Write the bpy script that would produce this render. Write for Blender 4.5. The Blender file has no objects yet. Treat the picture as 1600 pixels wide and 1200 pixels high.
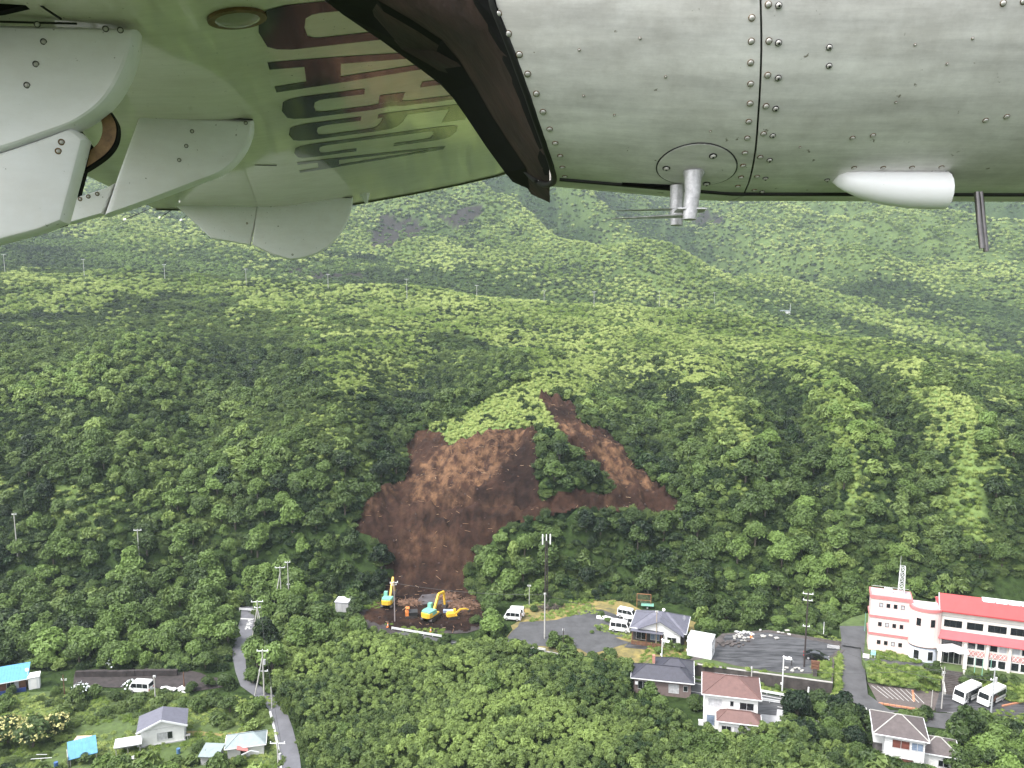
import bpy, math, random
import numpy as np
from mathutils import Vector, Matrix

# ------------------------------------------------------------------ camera, sky, sun, exposure
C = bpy.context.scene.collection
SC = bpy.context.scene
FPX = 1300.0                      # focal length in photograph pixels (1600 wide)
PITCH = math.radians(8.5)
CAMZ = 75.0
cam_data = bpy.data.cameras.new('camera')
cam_data.sensor_width = 36.0
cam_data.lens = 36.0 * FPX / 1600.0
cam_data.clip_start = 0.05
cam_data.clip_end = 9000.0
cam = bpy.data.objects.new('camera', cam_data)
C.objects.link(cam)
cam.location = (0, 0, CAMZ)
cam.rotation_euler = (math.pi / 2 - PITCH, 0, 0)
SC.camera = cam

SUN_EL, SUN_AZ = math.radians(57), math.radians(232)   # azimuth the light comes from, clockwise from +Y
world = bpy.data.worlds.new('World')
SC.world = world
world.use_nodes = True
wn, wl = world.node_tree.nodes, world.node_tree.links
wn.clear()
w_out = wn.new('ShaderNodeOutputWorld')
w_bg = wn.new('ShaderNodeBackground')
w_sky = wn.new('ShaderNodeTexSky')
w_sky.sky_type = 'NISHITA'
w_sky.sun_disc = False
w_sky.sun_elevation = SUN_EL
w_sky.sun_rotation = SUN_AZ
w_sky.dust_density = 4.0
w_sky.air_density = 1.2
w_hsv = wn.new('ShaderNodeHueSaturation')
w_hsv.inputs['Saturation'].default_value = 0.22      # overcast: the blue is veiled by cloud
wl.new(w_sky.outputs[0], w_hsv.inputs['Color'])
wl.new(w_hsv.outputs[0], w_bg.inputs['Color'])
w_bg.inputs['Strength'].default_value = 0.15
wl.new(w_bg.outputs[0], w_out.inputs['Surface'])

sun_data = bpy.data.lights.new('sun', 'SUN')
sun_data.energy = 1.5
sun_data.angle = math.radians(10)
sun_data.color = (1.0, 0.97, 0.92)
sun = bpy.data.objects.new('sun', sun_data)
C.objects.link(sun)
sd = Vector((math.sin(SUN_AZ) * math.cos(SUN_EL), math.cos(SUN_AZ) * math.cos(SUN_EL), math.sin(SUN_EL)))
sun.rotation_euler = sd.to_track_quat('Z', 'Y').to_euler()
sun.location = (0, 0, 900)

SC.view_settings.view_transform = 'Standard'
SC.view_settings.look = 'None'
SC.view_settings.exposure = 1.65
SC.view_settings.gamma = 1.0
SC.view_settings.use_curve_mapping = False
SC.render.engine = 'CYCLES'
SC.cycles.use_denoising = True
SC.cycles.max_bounces = 6
SC.cycles.diffuse_bounces = 3
SC.cycles.glossy_bounces = 3
SC.cycles.transmission_bounces = 2
SC.cycles.transparent_max_bounces = 6
SC.cycles.volume_bounces = 1
SC.cycles.use_light_tree = False
try:
    SC.cycles.texture_limit_render = 'OFF'
except Exception:
    pass

rnd = random.Random(7)
NR = np.random.RandomState(11)

# ------------------------------------------------------------------ small maths helpers
CP, SP = math.cos(PITCH), math.sin(PITCH)

def project(x, y, z):
    """world -> photograph pixel (used only to look up which cover grows where)"""
    zc = y * CP - (z - CAMZ) * SP
    yc = y * SP + (z - CAMZ) * CP
    zc = np.where(zc < 1, 1, zc)
    return 800 + FPX * x / zc, 600 - FPX * yc / zc

def ray(px, py):
    a, b = (px - 800) / FPX, (600 - py) / FPX
    return Vector((a, CP + b * SP, -SP + b * CP))

def G(px, py, z=0.0):
    """ground point at height z seen at a pixel of the photograph"""
    r = ray(px, py)
    t = (z - CAMZ) / r.z
    return Vector((r.x * t, r.y * t, z))

def smooth(a, b, x):
    t = np.clip((np.asarray(x, float) - a) / (b - a), 0, 1)
    return t * t * (3 - 2 * t)

def _hash(i, j, seed):
    n = (i.astype(np.int64) * 374761393 + j.astype(np.int64) * 668265263 + seed * 974711) & 0x7fffffff
    n = ((n ^ (n >> 13)) * 1274126177) & 0x7fffffff
    return ((n ^ (n >> 16)) & 0xffff) / 65535.0

def vnoise(x, y, seed=0):
    x = np.asarray(x, float); y = np.asarray(y, float)
    i, j = np.floor(x), np.floor(y)
    u, v = x - i, y - j
    u = u * u * (3 - 2 * u); v = v * v * (3 - 2 * v)
    a, b = _hash(i, j, seed), _hash(i + 1, j, seed)
    c, d = _hash(i, j + 1, seed), _hash(i + 1, j + 1, seed)
    return (a * (1 - u) + b * u) * (1 - v) + (c * (1 - u) + d * u) * v

def fbm(x, y, seed=0, octv=4):
    s, a, t = 0.0, 1.0, 0.0
    for k in range(octv):
        s = s + a * vnoise(x * 2 ** k, y * 2 ** k, seed + k * 17)
        t += a
        a *= 0.5
    return s / t

def in_poly(px, py, poly):
    px = np.asarray(px, float); py = np.asarray(py, float)
    ins = np.zeros(px.shape, bool)
    n = len(poly)
    for k in range(n):
        x0, y0 = poly[k]
        x1, y1 = poly[(k + 1) % n]
        if y0 == y1:
            continue
        cnd = ((y0 > py) != (y1 > py)) & (px < (x1 - x0) * (py - y0) / (y1 - y0) + x0)
        ins ^= cnd
    return ins

# ------------------------------------------------------------------ object helpers
class MB:
    """collects shapes with a material slot each, then links them as one mesh object"""
    def __init__(self):
        self.v, self.f, self.m = [], [], []
    def add(self, vs, fs, m=0):
        o = len(self.v)
        self.v += [tuple(p) for p in vs]
        self.f += [tuple(i + o for i in q) for q in fs]
        self.m += [m] * len(fs)
        return self
    def box(self, c, s, rz=0.0, m=0, taper=1.0, rx=0.0):
        hx, hy, hz = s[0] / 2, s[1] / 2, s[2] / 2
        vs = []
        for z, k in ((-hz, 1.0), (hz, taper)):
            for x, y in ((-hx, -hy), (hx, -hy), (hx, hy), (-hx, hy)):
                vs.append(Vector((x * k, y * k, z)))
        M = Matrix.Rotation(rz, 3, 'Z') @ Matrix.Rotation(rx, 3, 'X')
        vs = [M @ p + Vector(c) for p in vs]
        return self.add(vs, [(3, 2, 1, 0), (4, 5, 6, 7), (0, 1, 5, 4), (1, 2, 6, 5), (2, 3, 7, 6), (3, 0, 4, 7)], m)
    def bar(self, a, b, w, h=None, m=0):
        """square bar between two points"""
        a, b = Vector(a), Vector(b)
        d = (b - a).normalized()
        h = h or w
        up = Vector((0, 0, 1)) if abs(d.z) < 0.9 else Vector((0, 1, 0))
        s = d.cross(up).normalized()
        u = s.cross(d)
        vs = []
        for p in (a, b):
            for q, r in ((-1, -1), (1, -1), (1, 1), (-1, 1)):
                vs.append(p + s * q * w / 2 + u * r * h / 2)
        return self.add(vs, [(3, 2, 1, 0), (4, 5, 6, 7), (0, 1, 5, 4), (1, 2, 6, 5), (2, 3, 7, 6), (3, 0, 4, 7)], m)
    def tube(self, pts, r, n=8, m=0, r2=None, cap=True):
        pts = [Vector(p) for p in pts]
        L = len(pts)
        vs, fs = [], []
        for k, p in enumerate(pts):
            d = (pts[min(k + 1, L - 1)] - pts[max(k - 1, 0)]).normalized()
            up = Vector((0, 0, 1)) if abs(d.z) < 0.9 else Vector((0, 1, 0))
            s = d.cross(up).normalized()
            u = s.cross(d)
            rr = r if r2 is None else r + (r2 - r) * k / max(1, L - 1)
            for j in range(n):
                a = 2 * math.pi * j / n
                vs.append(p + s * math.cos(a) * rr + u * math.sin(a) * rr)
        for k in range(L - 1):
            for j in range(n):
                j2 = (j + 1) % n
                fs.append((k * n + j2, k * n + j, (k + 1) * n + j, (k + 1) * n + j2))
        if cap:
            fs.append(tuple(range(n)))
            fs.append(tuple((L - 1) * n + j for j in reversed(range(n))))
        return self.add(vs, fs, m)
    def prism(self, poly, z0, z1, m=0):
        """vertical prism over a plan polygon"""
        n = len(poly)
        ar = sum(poly[i][0] * poly[(i + 1) % n][1] - poly[(i + 1) % n][0] * poly[i][1] for i in range(n))
        if ar < 0:
            poly = list(reversed(poly))
        vs = [(p[0], p[1], z0) for p in poly] + [(p[0], p[1], z1) for p in poly]
        fs = [tuple(reversed(range(n))), tuple(range(n, 2 * n))]
        fs += [(i, (i + 1) % n, n + (i + 1) % n, n + i) for i in range(n)]
        return self.add(vs, fs, m)
    def loft(self, rings, m=0, cap=True, closed=True):
        n = len(rings[0])
        vs = [p for r in rings for p in r]
        fs = []
        for k in range(len(rings) - 1):
            for j in range(n if closed else n - 1):
                j2 = (j + 1) % n
                fs.append((k * n + j, k * n + j2, (k + 1) * n + j2, (k + 1) * n + j))
        if cap:
            fs.append(tuple(reversed(range(n))))
            fs.append(tuple((len(rings) - 1) * n + j for j in range(n)))
        return self.add(vs, fs, m)
    def dome(self, c, nrm, r, h, n=10, m=0, rings=3):
        """low rounded head (rivet, bolt) standing on a surface"""
        nrm = Vector(nrm).normalized()
        t = nrm.orthogonal().normalized()
        b = nrm.cross(t)
        c = Vector(c)
        vs, fs = [], []
        for k in range(rings):
            a = (k / rings) * math.pi / 2
            for j in range(n):
                q = 2 * math.pi * j / n
                vs.append(c + (t * math.cos(q) + b * math.sin(q)) * r * math.cos(a) + nrm * h * math.sin(a))
        vs.append(c + nrm * h)
        for k in range(rings - 1):
            for j in range(n):
                j2 = (j + 1) % n
                fs.append((k * n + j, k * n + j2, (k + 1) * n + j2, (k + 1) * n + j))
        for j in range(n):
            fs.append(((rings - 1) * n + j, (rings - 1) * n + (j + 1) % n, rings * n))
        return self.add(vs, fs, m)
    def mesh(self, name, mats, smooth_angle=None):
        me = bpy.data.meshes.new(name)
        me.from_pydata(self.v, [], self.f)
        for mt in (mats if isinstance(mats, (list, tuple)) else [mats]):
            me.materials.append(mt)
        me.polygons.foreach_set('material_index', self.m)
        if smooth_angle is not None:
            me.polygons.foreach_set('use_smooth', [True] * len(self.f))
            try:
                me.set_sharp_from_angle(angle=math.radians(smooth_angle))
            except Exception:
                pass
        me.update()
        return me
    def build(self, name, mats, parent=None, sm=None, label=None):
        o = bpy.data.objects.new(name, self.mesh(name, mats, sm))
        C.objects.link(o)
        if parent is not None:
            o.parent = parent
        if label:
            o['label'] = label
        return o

def thing(name, label, cat, loc=(0, 0, 0), rz=0.0, group=None):
    o = bpy.data.objects.new(name, None)
    C.objects.link(o)
    o.empty_display_size = 0.5
    o.location = loc
    o.rotation_euler = (0, 0, rz)
    o['label'] = label
    o['category'] = cat
    if group:
        o['group'] = group
    return o

def tag(o, label, cat, group=None):
    o['label'] = label
    o['category'] = cat
    if group:
        o['group'] = group
    return o

def children_of(o):
    return [c for c in C.objects if c.parent == o]

def copy_tree(root, loc, rz, label=None, group=None, scale=None):
    r = root.copy()
    C.objects.link(r)
    r.location = loc
    r.rotation_euler = (0, 0, rz)
    if scale:
        r.scale = scale
    if label:
        r['label'] = label
    if group:
        r['group'] = group
    for ch in root.children:
        c = ch.copy(); C.objects.link(c); c.parent = r
        for g in ch.children:
            d = g.copy(); C.objects.link(d); d.parent = c
    return r

# ------------------------------------------------------------------ materials
def mat(name, col, rough=0.6, metal=0.0, spec=0.5, var=0.12, scale=3.0, bump=0.0, bscale=30.0, coat=0.0, dirt=None, coords='Object'):
    """principled paint / plaster / metal with a little procedural unevenness and wear"""
    m = bpy.data.materials.new(name)
    m.use_nodes = True
    n, l = m.node_tree.nodes, m.node_tree.links
    b = n['Principled BSDF']
    b.inputs['Roughness'].default_value = rough
    b.inputs['Metallic'].default_value = metal
    b.inputs['Specular IOR Level'].default_value = spec
    b.inputs['Coat Weight'].default_value = coat
    b.inputs['Coat Roughness'].default_value = 0.08
    tc = n.new('ShaderNodeTexCoord')
    nz = n.new('ShaderNodeTexNoise')
    nz.inputs['Scale'].default_value = scale
    nz.inputs['Detail'].default_value = 6
    nz.inputs['Roughness'].default_value = 0.65
    l.new(tc.outputs[coords], nz.inputs['Vector'])
    rp = n.new('ShaderNodeValToRGB')
    rp.color_ramp.elements[0].position = 0.3
    rp.color_ramp.elements[1].position = 0.7
    lo = [c * (1 - var) for c in col[:3]]
    hi = [min(1, c * (1 + var)) for c in col[:3]]
    if dirt:
        lo = list(dirt)
    rp.color_ramp.elements[0].color = (*lo, 1)
    rp.color_ramp.elements[1].color = (*hi, 1)
    l.new(nz.outputs['Fac'], rp.inputs['Fac'])
    l.new(rp.outputs['Color'], b.inputs['Base Color'])
    if bump:
        nb = n.new('ShaderNodeTexNoise')
        nb.inputs['Scale'].default_value = bscale
        nb.inputs['Detail'].default_value = 5
        l.new(tc.outputs[coords], nb.inputs['Vector'])
        bp = n.new('ShaderNodeBump')
        bp.inputs['Strength'].default_value = bump
        bp.inputs['Distance'].default_value = 0.05
        l.new(nb.outputs['Fac'], bp.inputs['Height'])
        l.new(bp.outputs['Normal'], b.inputs['Normal'])
    return m

def leaf_mat(name, lo, hi, transl=0.25, rough=0.55):
    """foliage: colour differs from plant to plant (tint) and a little from patch to patch"""
    m = bpy.data.materials.new(name)
    m.use_nodes = True
    n, l = m.node_tree.nodes, m.node_tree.links
    n.clear()
    out = n.new('ShaderNodeOutputMaterial')
    at = n.new('ShaderNodeAttribute')
    at.attribute_type = 'INSTANCER'
    at.attribute_name = 'tint'
    geo = n.new('ShaderNodeNewGeometry')
    nz = n.new('ShaderNodeTexNoise')
    nz.inputs['Scale'].default_value = 0.9
    nz.inputs['Detail'].default_value = 3
    l.new(geo.outputs['Position'], nz.inputs['Vector'])
    mx = n.new('ShaderNodeMath'); mx.operation = 'MULTIPLY_ADD'
    l.new(nz.outputs['Fac'], mx.inputs[0])
    mx.inputs[1].default_value = 0.7
    l.new(at.outputs['Fac'], mx.inputs[2])
    sb = n.new('ShaderNodeMath'); sb.operation = 'SUBTRACT'
    l.new(mx.outputs[0], sb.inputs[0]); sb.inputs[1].default_value = 0.35
    rp = n.new('ShaderNodeValToRGB')
    rp.color_ramp.elements[0].color = (*lo, 1)
    rp.color_ramp.elements[1].color = (*hi, 1)
    l.new(sb.outputs[0], rp.inputs['Fac'])
    d = n.new('ShaderNodeBsdfPrincipled')
    d.inputs['Roughness'].default_value = rough
    d.inputs['Specular IOR Level'].default_value = 0.35
    t = n.new('ShaderNodeBsdfTranslucent')
    l.new(rp.outputs[0], d.inputs['Base Color'])
    l.new(rp.outputs[0], t.inputs['Color'])
    ms = n.new('ShaderNodeMixShader')
    ms.inputs[0].default_value = transl
    l.new(d.outputs[0], ms.inputs[1])
    l.new(t.outputs[0], ms.inputs[2])
    l.new(ms.outputs[0], out.inputs['Surface'])
    return m
# ------------------------------------------------------------------ terrain
PROF_Y = [-400, 150, 160, 166, 171, 175, 179, 186, 193, 204, 216, 232, 250, 290, 340, 420, 485, 2000]
PROF_Z = [0, 0, 0.1, 0.6, 1.6, 3.2, 5.4, 10.5, 15.6, 21, 25.6, 30.0, 33.4, 36.2, 38.6, 46, 52.5, 60]

def height(x, y):
    x = np.asarray(x, float); y = np.asarray(y, float)
    yy = y + 0.06 * x + (fbm(x / 34, y / 60, 3, 3) - 0.5) * 9 * smooth(160, 200, y)
    z = 0.0
    for k, w in ((-5, .2), (-2.5, .2), (0, .2), (2.5, .2), (5, .2)):
        z = z + w * np.interp(yy + k, PROF_Y, PROF_Z)
    z = z * np.clip(1 - x * 0.00125, 0.6, 1.5)
    z = z * smooth(0, 14, y - np.interp(x, [-300, -150, -70, 34, 42, 62, 120, 300], [166, 168, 177, 177, 165, 163, 168, 166]))
    # spurs and gullies running down the slope
    win = smooth(172, 205, y) * (1 - smooth(285, 350, y))
    def spur(x0, amp, wid, lean=0.5):
        xc = x0 * (np.maximum(y, 120) / 230.0) ** lean + (fbm(y / 30, y * 0 + x0, 5, 2) - .5) * 8
        return amp * np.exp(-((x - xc) / wid) ** 2) * win
    z = z + spur(60, 6, 10) + spur(93, 9, 10) + spur(124, 10.5, 10) - spur(78, 6, 8) - spur(108, 7, 8)
    z = z + spur(8, 5, 13, 0.2) - spur(-30, 6, 12, 0.2) - spur(38, 4, 12) + spur(-52, 4, 14) - spur(-85, 4, 14) + spur(-115, 5, 16)
    z = z + (fbm(x / 55, y / 55, 21, 4) - 0.5) * 9 * smooth(185, 300, y)
    z = z + (fbm(x / 14, y / 14, 31, 3) - 0.5) * 2.2 * smooth(172, 215, y)
    # plateau crest, then a dip behind it
    yc = 485 - 0.75 * np.maximum(0, x - 50)
    yc = np.maximum(yc, 300)
    z = z - smooth(0, 130, y - yc) * (16 + 0.06 * np.maximum(0, x)) - np.maximum(0, y - yc - 130) * 0.12
    # far hills of the volcano
    b0 = 40 - np.clip(x, -500, 420) * 0.085
    sl = 0.155 + np.clip(x - 150, 0, 480) * 0.0003
    dy = y - 600
    zf = b0 + np.where(dy > 0, dy * sl, dy * 0.08)
    far = smooth(600, 1000, y)
    zf = zf + 32 * np.exp(-((x - 165) / 105) ** 2 - ((y - 780) / 100) ** 2)
    zf = zf + 95 * np.exp(-((x - 20) / 190) ** 2 - ((y - 1260) / 260) ** 2)
    zf = zf - 34 * np.exp(-((x - 190) / 150) ** 2 - ((y - 915) / 70) ** 2)
    zf = zf - 48 * np.exp(-((x - 230) / 60) ** 2) * far
    u, v = x + 0.55 * y, y - 0.55 * x
    rid = 1 - np.abs(2 * fbm(u / 150, v / 700, 41, 3) - 1)
    zf = zf + (rid - 0.7) * 85 * far
    zf = zf + (fbm(x / 70, y / 70, 51, 4) - .5) * (10 + 26 * far)
    zf = zf + np.maximum(0, y - 1500) * 0.08
    zf = zf - 70 * (1 - smooth(400, 520, y))
    k = 6.0
    m = np.maximum(z, zf)
    return m + k * 0.5 * np.exp(-np.abs(z - zf) / k) * smooth(420, 520, y)

_T = np.concatenate([np.arange(80, 560, 0.75), np.arange(560, 2600, 4.0)])
def hits(pts):
    """where rays through pixels of the photograph meet the terrain"""
    out = []
    for px, py in pts:
        r = ray(px, py)
        X, Y, Z = r.x * _T, r.y * _T, CAMZ + r.z * _T
        below = np.nonzero(Z < height(X, Y))[0]
        k = below[0] if len(below) else len(_T) - 1
        out.append((float(X[k]), float(Y[k])))
    return out
def hit(px, py):
    x, y = hits([(px, py)])[0]
    return Vector((x, y, float(height(x, y))))

# bare soil of the landslide, traced on the slope
SLIDE_A = [(555, 822), (558, 788), (600, 760), (628, 748), (634, 692), (648, 668), (668, 664), (690, 680), (694, 697), (750, 677), (836, 660), (838, 700), (838, 765),
           (850, 785), (838, 800), (790, 822), (755, 850), (732, 885), (722, 915), (748, 945), (760, 962), (735, 985), (640, 985), (560, 968), (585, 948), (607, 905), (600, 860), (585, 838)]
SLIDE_B = [(843, 622), (870, 612), (898, 630), (908, 655), (950, 672), (1000, 728), (1040, 765), (1068, 782), (1062, 797), (1030, 808), (985, 797), (925, 788), (860, 797), (830, 800),
           (835, 785), (862, 768), (900, 762), (940, 768), (962, 764), (948, 745), (905, 706), (872, 676)]

def soil_at(px, py):
    wx = px + (fbm(px / 9.0, py / 9.0, 71, 3) - .5) * 22
    wy = py + (fbm(px / 9.0, py / 9.0, 77, 3) - .5) * 14
    return in_poly(wx, wy, SLIDE_A) | in_poly(wx, wy, SLIDE_B)

# light silver-grass, traced the same way (polygon, how much of it is grass)
GRASS = [
    ([(0, 428), (640, 452), (1000, 468), (1150, 470), (1060, 560), (930, 600), (860, 590), (800, 540), (600, 500), (330, 462), (0, 495)], .85),
    ([(690, 700), (676, 676), (745, 630), (822, 598), (842, 556), (950, 566), (912, 628), (872, 612), (856, 640), (875, 668), (842, 668), (760, 682), (705, 702)], 1.0),
    ([(470, 545), (620, 515), (690, 560), (640, 610), (560, 640), (500, 590)], .8),
    ([(860, 560), (900, 500), (1160, 500), (1260, 560), (1150, 640), (1080, 660), (1000, 600), (940, 620)], .8),
    ([(1265, 610), (1310, 620), (1350, 720), (1380, 800), (1345, 810), (1300, 730), (1260, 660)], .75),
    ([(1420, 600), (1500, 610), (1530, 720), (1590, 880), (1540, 870), (1480, 760), (1425, 660)], .8),
    ([(1095, 590), (1140, 600), (1180, 700), (1150, 720), (1110, 660)], .6),
    ([(1180, 500), (1400, 520), (1600, 600), (1600, 670), (1480, 600), (1300, 570), (1200, 560)], .7),
    ([(1500, 640), (1600, 650), (1600, 760), (1540, 740)], .45),
    ([(0, 735), (110, 740), (230, 780), (160, 850), (60, 800), (0, 800)], .55),
    ([(560, 740), (620, 700), (632, 745), (600, 760), (555, 785), (520, 770)], .6),
    ([(380, 620), (560, 580), (600, 640), (500, 740), (440, 720)], .3),
]
def relief(x, y, d=11.0):
    """how far a spot stands above (crest) or below (gully) its surroundings"""
    h0 = height(x, y)
    return h0 - (height(x + d, y) + height(x - d, y) + height(x + d * .5, y + d) + height(x - d * .5, y + d)) / 4 + (height(x, y + d) - height(x, y)) * .5
def grass_at(px, py, x, y):
    g = .08 + .24 * smooth(225, 300, y)
    wx = px + (fbm(x / 11.0, y / 16.0, 81, 3) - .5) * 90
    wy = py + (fbm(x / 11.0, y / 16.0, 83, 3) - .5) * 46
    for poly, a in GRASS:
        g = np.where(in_poly(wx, wy, poly), np.maximum(g, a), g)
    u, v = x + 0.55 * y, y - 0.55 * x
    rid = 1 - np.abs(2 * fbm(u / 150, v / 700, 41, 3) - 1)
    farg = np.clip(smooth(.55, .92, rid) * .75 + (fbm(x / 45.0, y / 70.0, 87, 4) - .5) * 1.3 + .12, 0, 1)
    farg = np.maximum(farg, .95 * np.exp(-((x - 165) / 70) ** 2 - ((y - 745) / 60) ** 2))
    farg = farg * (1 - .8 * np.exp(-((x - 225) / 45) ** 2) * smooth(820, 900, y))
    farg = farg * (1 - .85 * smooth(-140, 20, -x) * smooth(520, 560, y) * (1 - smooth(660, 760, y)))
    g = np.where(y > 520, farg * .85, g)
    tp = relief(x, y)
    g = np.where((y > 190) & (y < 520), g + np.clip((tp - 1.6) * .13, -.3, .22) * (.4 + 1.2 * fbm(x / 12.0, y / 12.0, 89, 2)), g)
    n = fbm(x / 9.0, y / 14.0, 85, 3)
    g = np.clip(g + (n - .5) * 0.9 * (g > .1), 0, 1)
    tongue = in_poly(px + (n - .5) * 24, py + (n - .5) * 14, GRASS[1][0]) & (y < 400)
    return np.where(tongue, 1.0, g)

LAVA = [[(572, 348), (600, 335), (645, 345), (668, 362), (610, 392), (575, 382)], [(690, 338), (742, 324), (738, 342), (700, 356)], [(430, 418), (550, 429), (566, 438), (470, 432)], [(1080, 330), (1110, 325), (1120, 345), (1090, 350)]]
def lava_at(px, py, x, y):
    m = np.zeros(np.shape(px), bool)
    wx = px + (fbm(x / 18.0, y / 30.0, 181, 3) - .5) * 60
    wy = py + (fbm(x / 18.0, y / 30.0, 183, 3) - .5) * 26
    for poly in LAVA:
        m |= in_poly(wx, wy, poly)
    return m & (y > 480)
xs = np.concatenate([-np.geomspace(2400, 330, 40), np.arange(-325, 325, 2.6), np.geomspace(330, 2400, 40)])
ys = np.concatenate([np.linspace(-400, 80, 10), np.arange(90, 360, 2.2), np.arange(360, 620, 4.0), np.geomspace(622, 2500, 140)])
TX, TY = np.meshgrid(xs, ys)
TZ = height(TX, TY)
tpx, tpy = project(TX, TY, TZ)
soil_mask = soil_at(tpx, tpy) & (TY < 330) & (TY > 150)
gr = grass_at(tpx, tpy, TX, TY)
gr = np.where(TY > 520, gr * .62, gr)
ny, nx = TX.shape
TZ2 = TZ - 3.0 * soil_mask * smooth(172, 182, TY)
co = np.stack([TX, TY, TZ2], -1).reshape(-1, 3)
idx = np.arange(ny * nx).reshape(ny, nx)
quads = np.stack([idx[:-1, :-1], idx[:-1, 1:], idx[1:, 1:], idx[1:, :-1]], -1).reshape(-1, 4)
me = bpy.data.meshes.new('ground')
me.from_pydata(co.tolist(), [], quads.tolist())
me.polygons.foreach_set('use_smooth', [True] * len(me.polygons))
a2 = me.attributes.new('lava', 'FLOAT', 'POINT')
a2.data.foreach_set('value', lava_at(tpx, tpy, TX, TY).reshape(-1).astype(np.float32))
at = me.attributes.new('cover', 'FLOAT', 'POINT')
at.data.foreach_set('value', gr.reshape(-1).astype(np.float32))
ground = bpy.data.objects.new('ground', me)
C.objects.link(ground)
ground['kind'] = 'structure'

def ground_mat():
    m = bpy.data.materials.new('undergrowth')
    m.use_nodes = True
    n, l = m.node_tree.nodes, m.node_tree.links
    b = n['Principled BSDF']
    b.inputs['Roughness'].default_value = 0.9
    b.inputs['Specular IOR Level'].default_value = 0.1
    geo = n.new('ShaderNodeNewGeometry')
    at = n.new('ShaderNodeAttribute'); at.attribute_name = 'cover'
    n1 = n.new('ShaderNodeTexNoise'); n1.inputs['Scale'].default_value = 0.55; n1.inputs['Detail'].default_value = 8
    n1.inputs['Roughness'].default_value = .7
    l.new(geo.outputs['Position'], n1.inputs['Vector'])
    r1 = n.new('ShaderNodeValToRGB')
    r1.color_ramp.elements[0].position, r1.color_ramp.elements[1].position = .32, .7
    r1.color_ramp.elements[0].color = (.004, .009, .003, 1); r1.color_ramp.elements[1].color = (.028, .052, .014, 1)
    r2 = n.new('ShaderNodeValToRGB')
    r2.color_ramp.elements[0].position, r2.color_ramp.elements[1].position = .3, .72
    r2.color_ramp.elements[0].color = (.05, .085, .025, 1); r2.color_ramp.elements[1].color = (.20, .27, .085, 1)
    l.new(n1.outputs['Fac'], r1.inputs[0]); l.new(n1.outputs['Fac'], r2.inputs[0])
    ms = n.new('ShaderNodeMix'); ms.data_type = 'RGBA'
    l.new(at.outputs['Fac'], ms.inputs['Factor'])
    l.new(r1.outputs[0], ms.inputs[6]); l.new(r2.outputs[0], ms.inputs[7])
    # a few patches of bare lava ground far up the slope
    r3 = n.new('ShaderNodeAttribute'); r3.attribute_name = 'lava'
    m2 = n.new('ShaderNodeMix'); m2.data_type = 'RGBA'
    l.new(r3.outputs['Fac'], m2.inputs['Factor'])
    l.new(ms.outputs[2], m2.inputs[6]); m2.inputs[7].default_value = (.020, .017, .016, 1)
    l.new(m2.outputs[2], b.inputs['Base Color'])
    bp = n.new('ShaderNodeBump'); bp.inputs['Strength'].default_value = .8; bp.inputs['Distance'].default_value = .6
    l.new(n1.outputs['Fac'], bp.inputs['Height']); l.new(bp.outputs['Normal'], b.inputs['Normal'])
    return m
me.materials.append(ground_mat())

# the slide: its own fine sheet with clods, ruts and a bench cut across it
def soil_mat():
    m = bpy.data.materials.new('volcanic_soil')
    m.use_nodes = True
    n, l = m.node_tree.nodes, m.node_tree.links
    b = n['Principled BSDF']
    b.inputs['Roughness'].default_value = 0.95
    b.inputs['Specular IOR Level'].default_value = 0.12
    geo = n.new('ShaderNodeNewGeometry')
    at = n.new('ShaderNodeAttribute'); at.attribute_name = 'straw'
    n1 = n.new('ShaderNodeTexNoise'); n1.inputs['Scale'].default_value = .8; n1.inputs['Detail'].default_value = 10; n1.inputs['Roughness'].default_value = .72
    l.new(geo.outputs['Position'], n1.inputs['Vector'])
    r1 = n.new('ShaderNodeValToRGB')
    e = r1.color_ramp.elements
    e[0].position, e[1].position = .28, .72
    e[0].color = (.013, .0066, .0045, 1); e[1].color = (.050, .025, .0175, 1)
    l.new(n1.outputs['Fac'], r1.inputs[0])
    mp = n.new('ShaderNodeMapping'); mp.inputs['Scale'].default_value = (1.5, .9, 1.2); mp.inputs['Rotation'].default_value = (0, 0, .5)
    l.new(geo.outputs['Position'], mp.inputs['Vector'])
    n2 = n.new('ShaderNodeTexNoise'); n2.inputs['Scale'].default_value = .30; n2.inputs['Detail'].default_value = 12; n2.inputs['Roughness'].default_value = .70
    l.new(mp.outputs[0], n2.inputs['Vector'])
    r2 = n.new('ShaderNodeValToRGB')
    r2.color_ramp.elements[0].position, r2.color_ramp.elements[1].position = .42, .66
    l.new(n2.outputs['Fac'], r2.inputs[0])
    mu = n.new('ShaderNodeMath'); mu.operation = 'MULTIPLY'
    l.new(r2.outputs[0], mu.inputs[0]); l.new(at.outputs['Fac'], mu.inputs[1])
    ms = n.new('ShaderNodeMix'); ms.data_type = 'RGBA'
    l.new(mu.outputs[0], ms.inputs['Factor'])
    l.new(r1.outputs[0], ms.inputs[6]); ms.inputs[7].default_value = (.165, .092, .050, 1)
    aw_ = n.new('ShaderNodeAttribute'); aw_.attribute_name = 'slide_shade'
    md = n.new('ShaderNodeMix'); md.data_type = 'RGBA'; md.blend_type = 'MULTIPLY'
    l.new(aw_.outputs['Fac'], md.inputs['Factor']); l.new(ms.outputs[2], md.inputs[6]); md.inputs[7].default_value = (.36, .36, .42, 1)  # darkens the soil colour by the painted relief shade
    l.new(md.outputs[2], b.inputs['Base Color'])
    bp = n.new('ShaderNodeBump'); bp.inputs['Strength'].default_value = .9; bp.inputs['Distance'].default_value = .35
    l.new(n1.outputs['Fac'], bp.inputs['Height']); l.new(bp.outputs['Normal'], b.inputs['Normal'])
    return m

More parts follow.
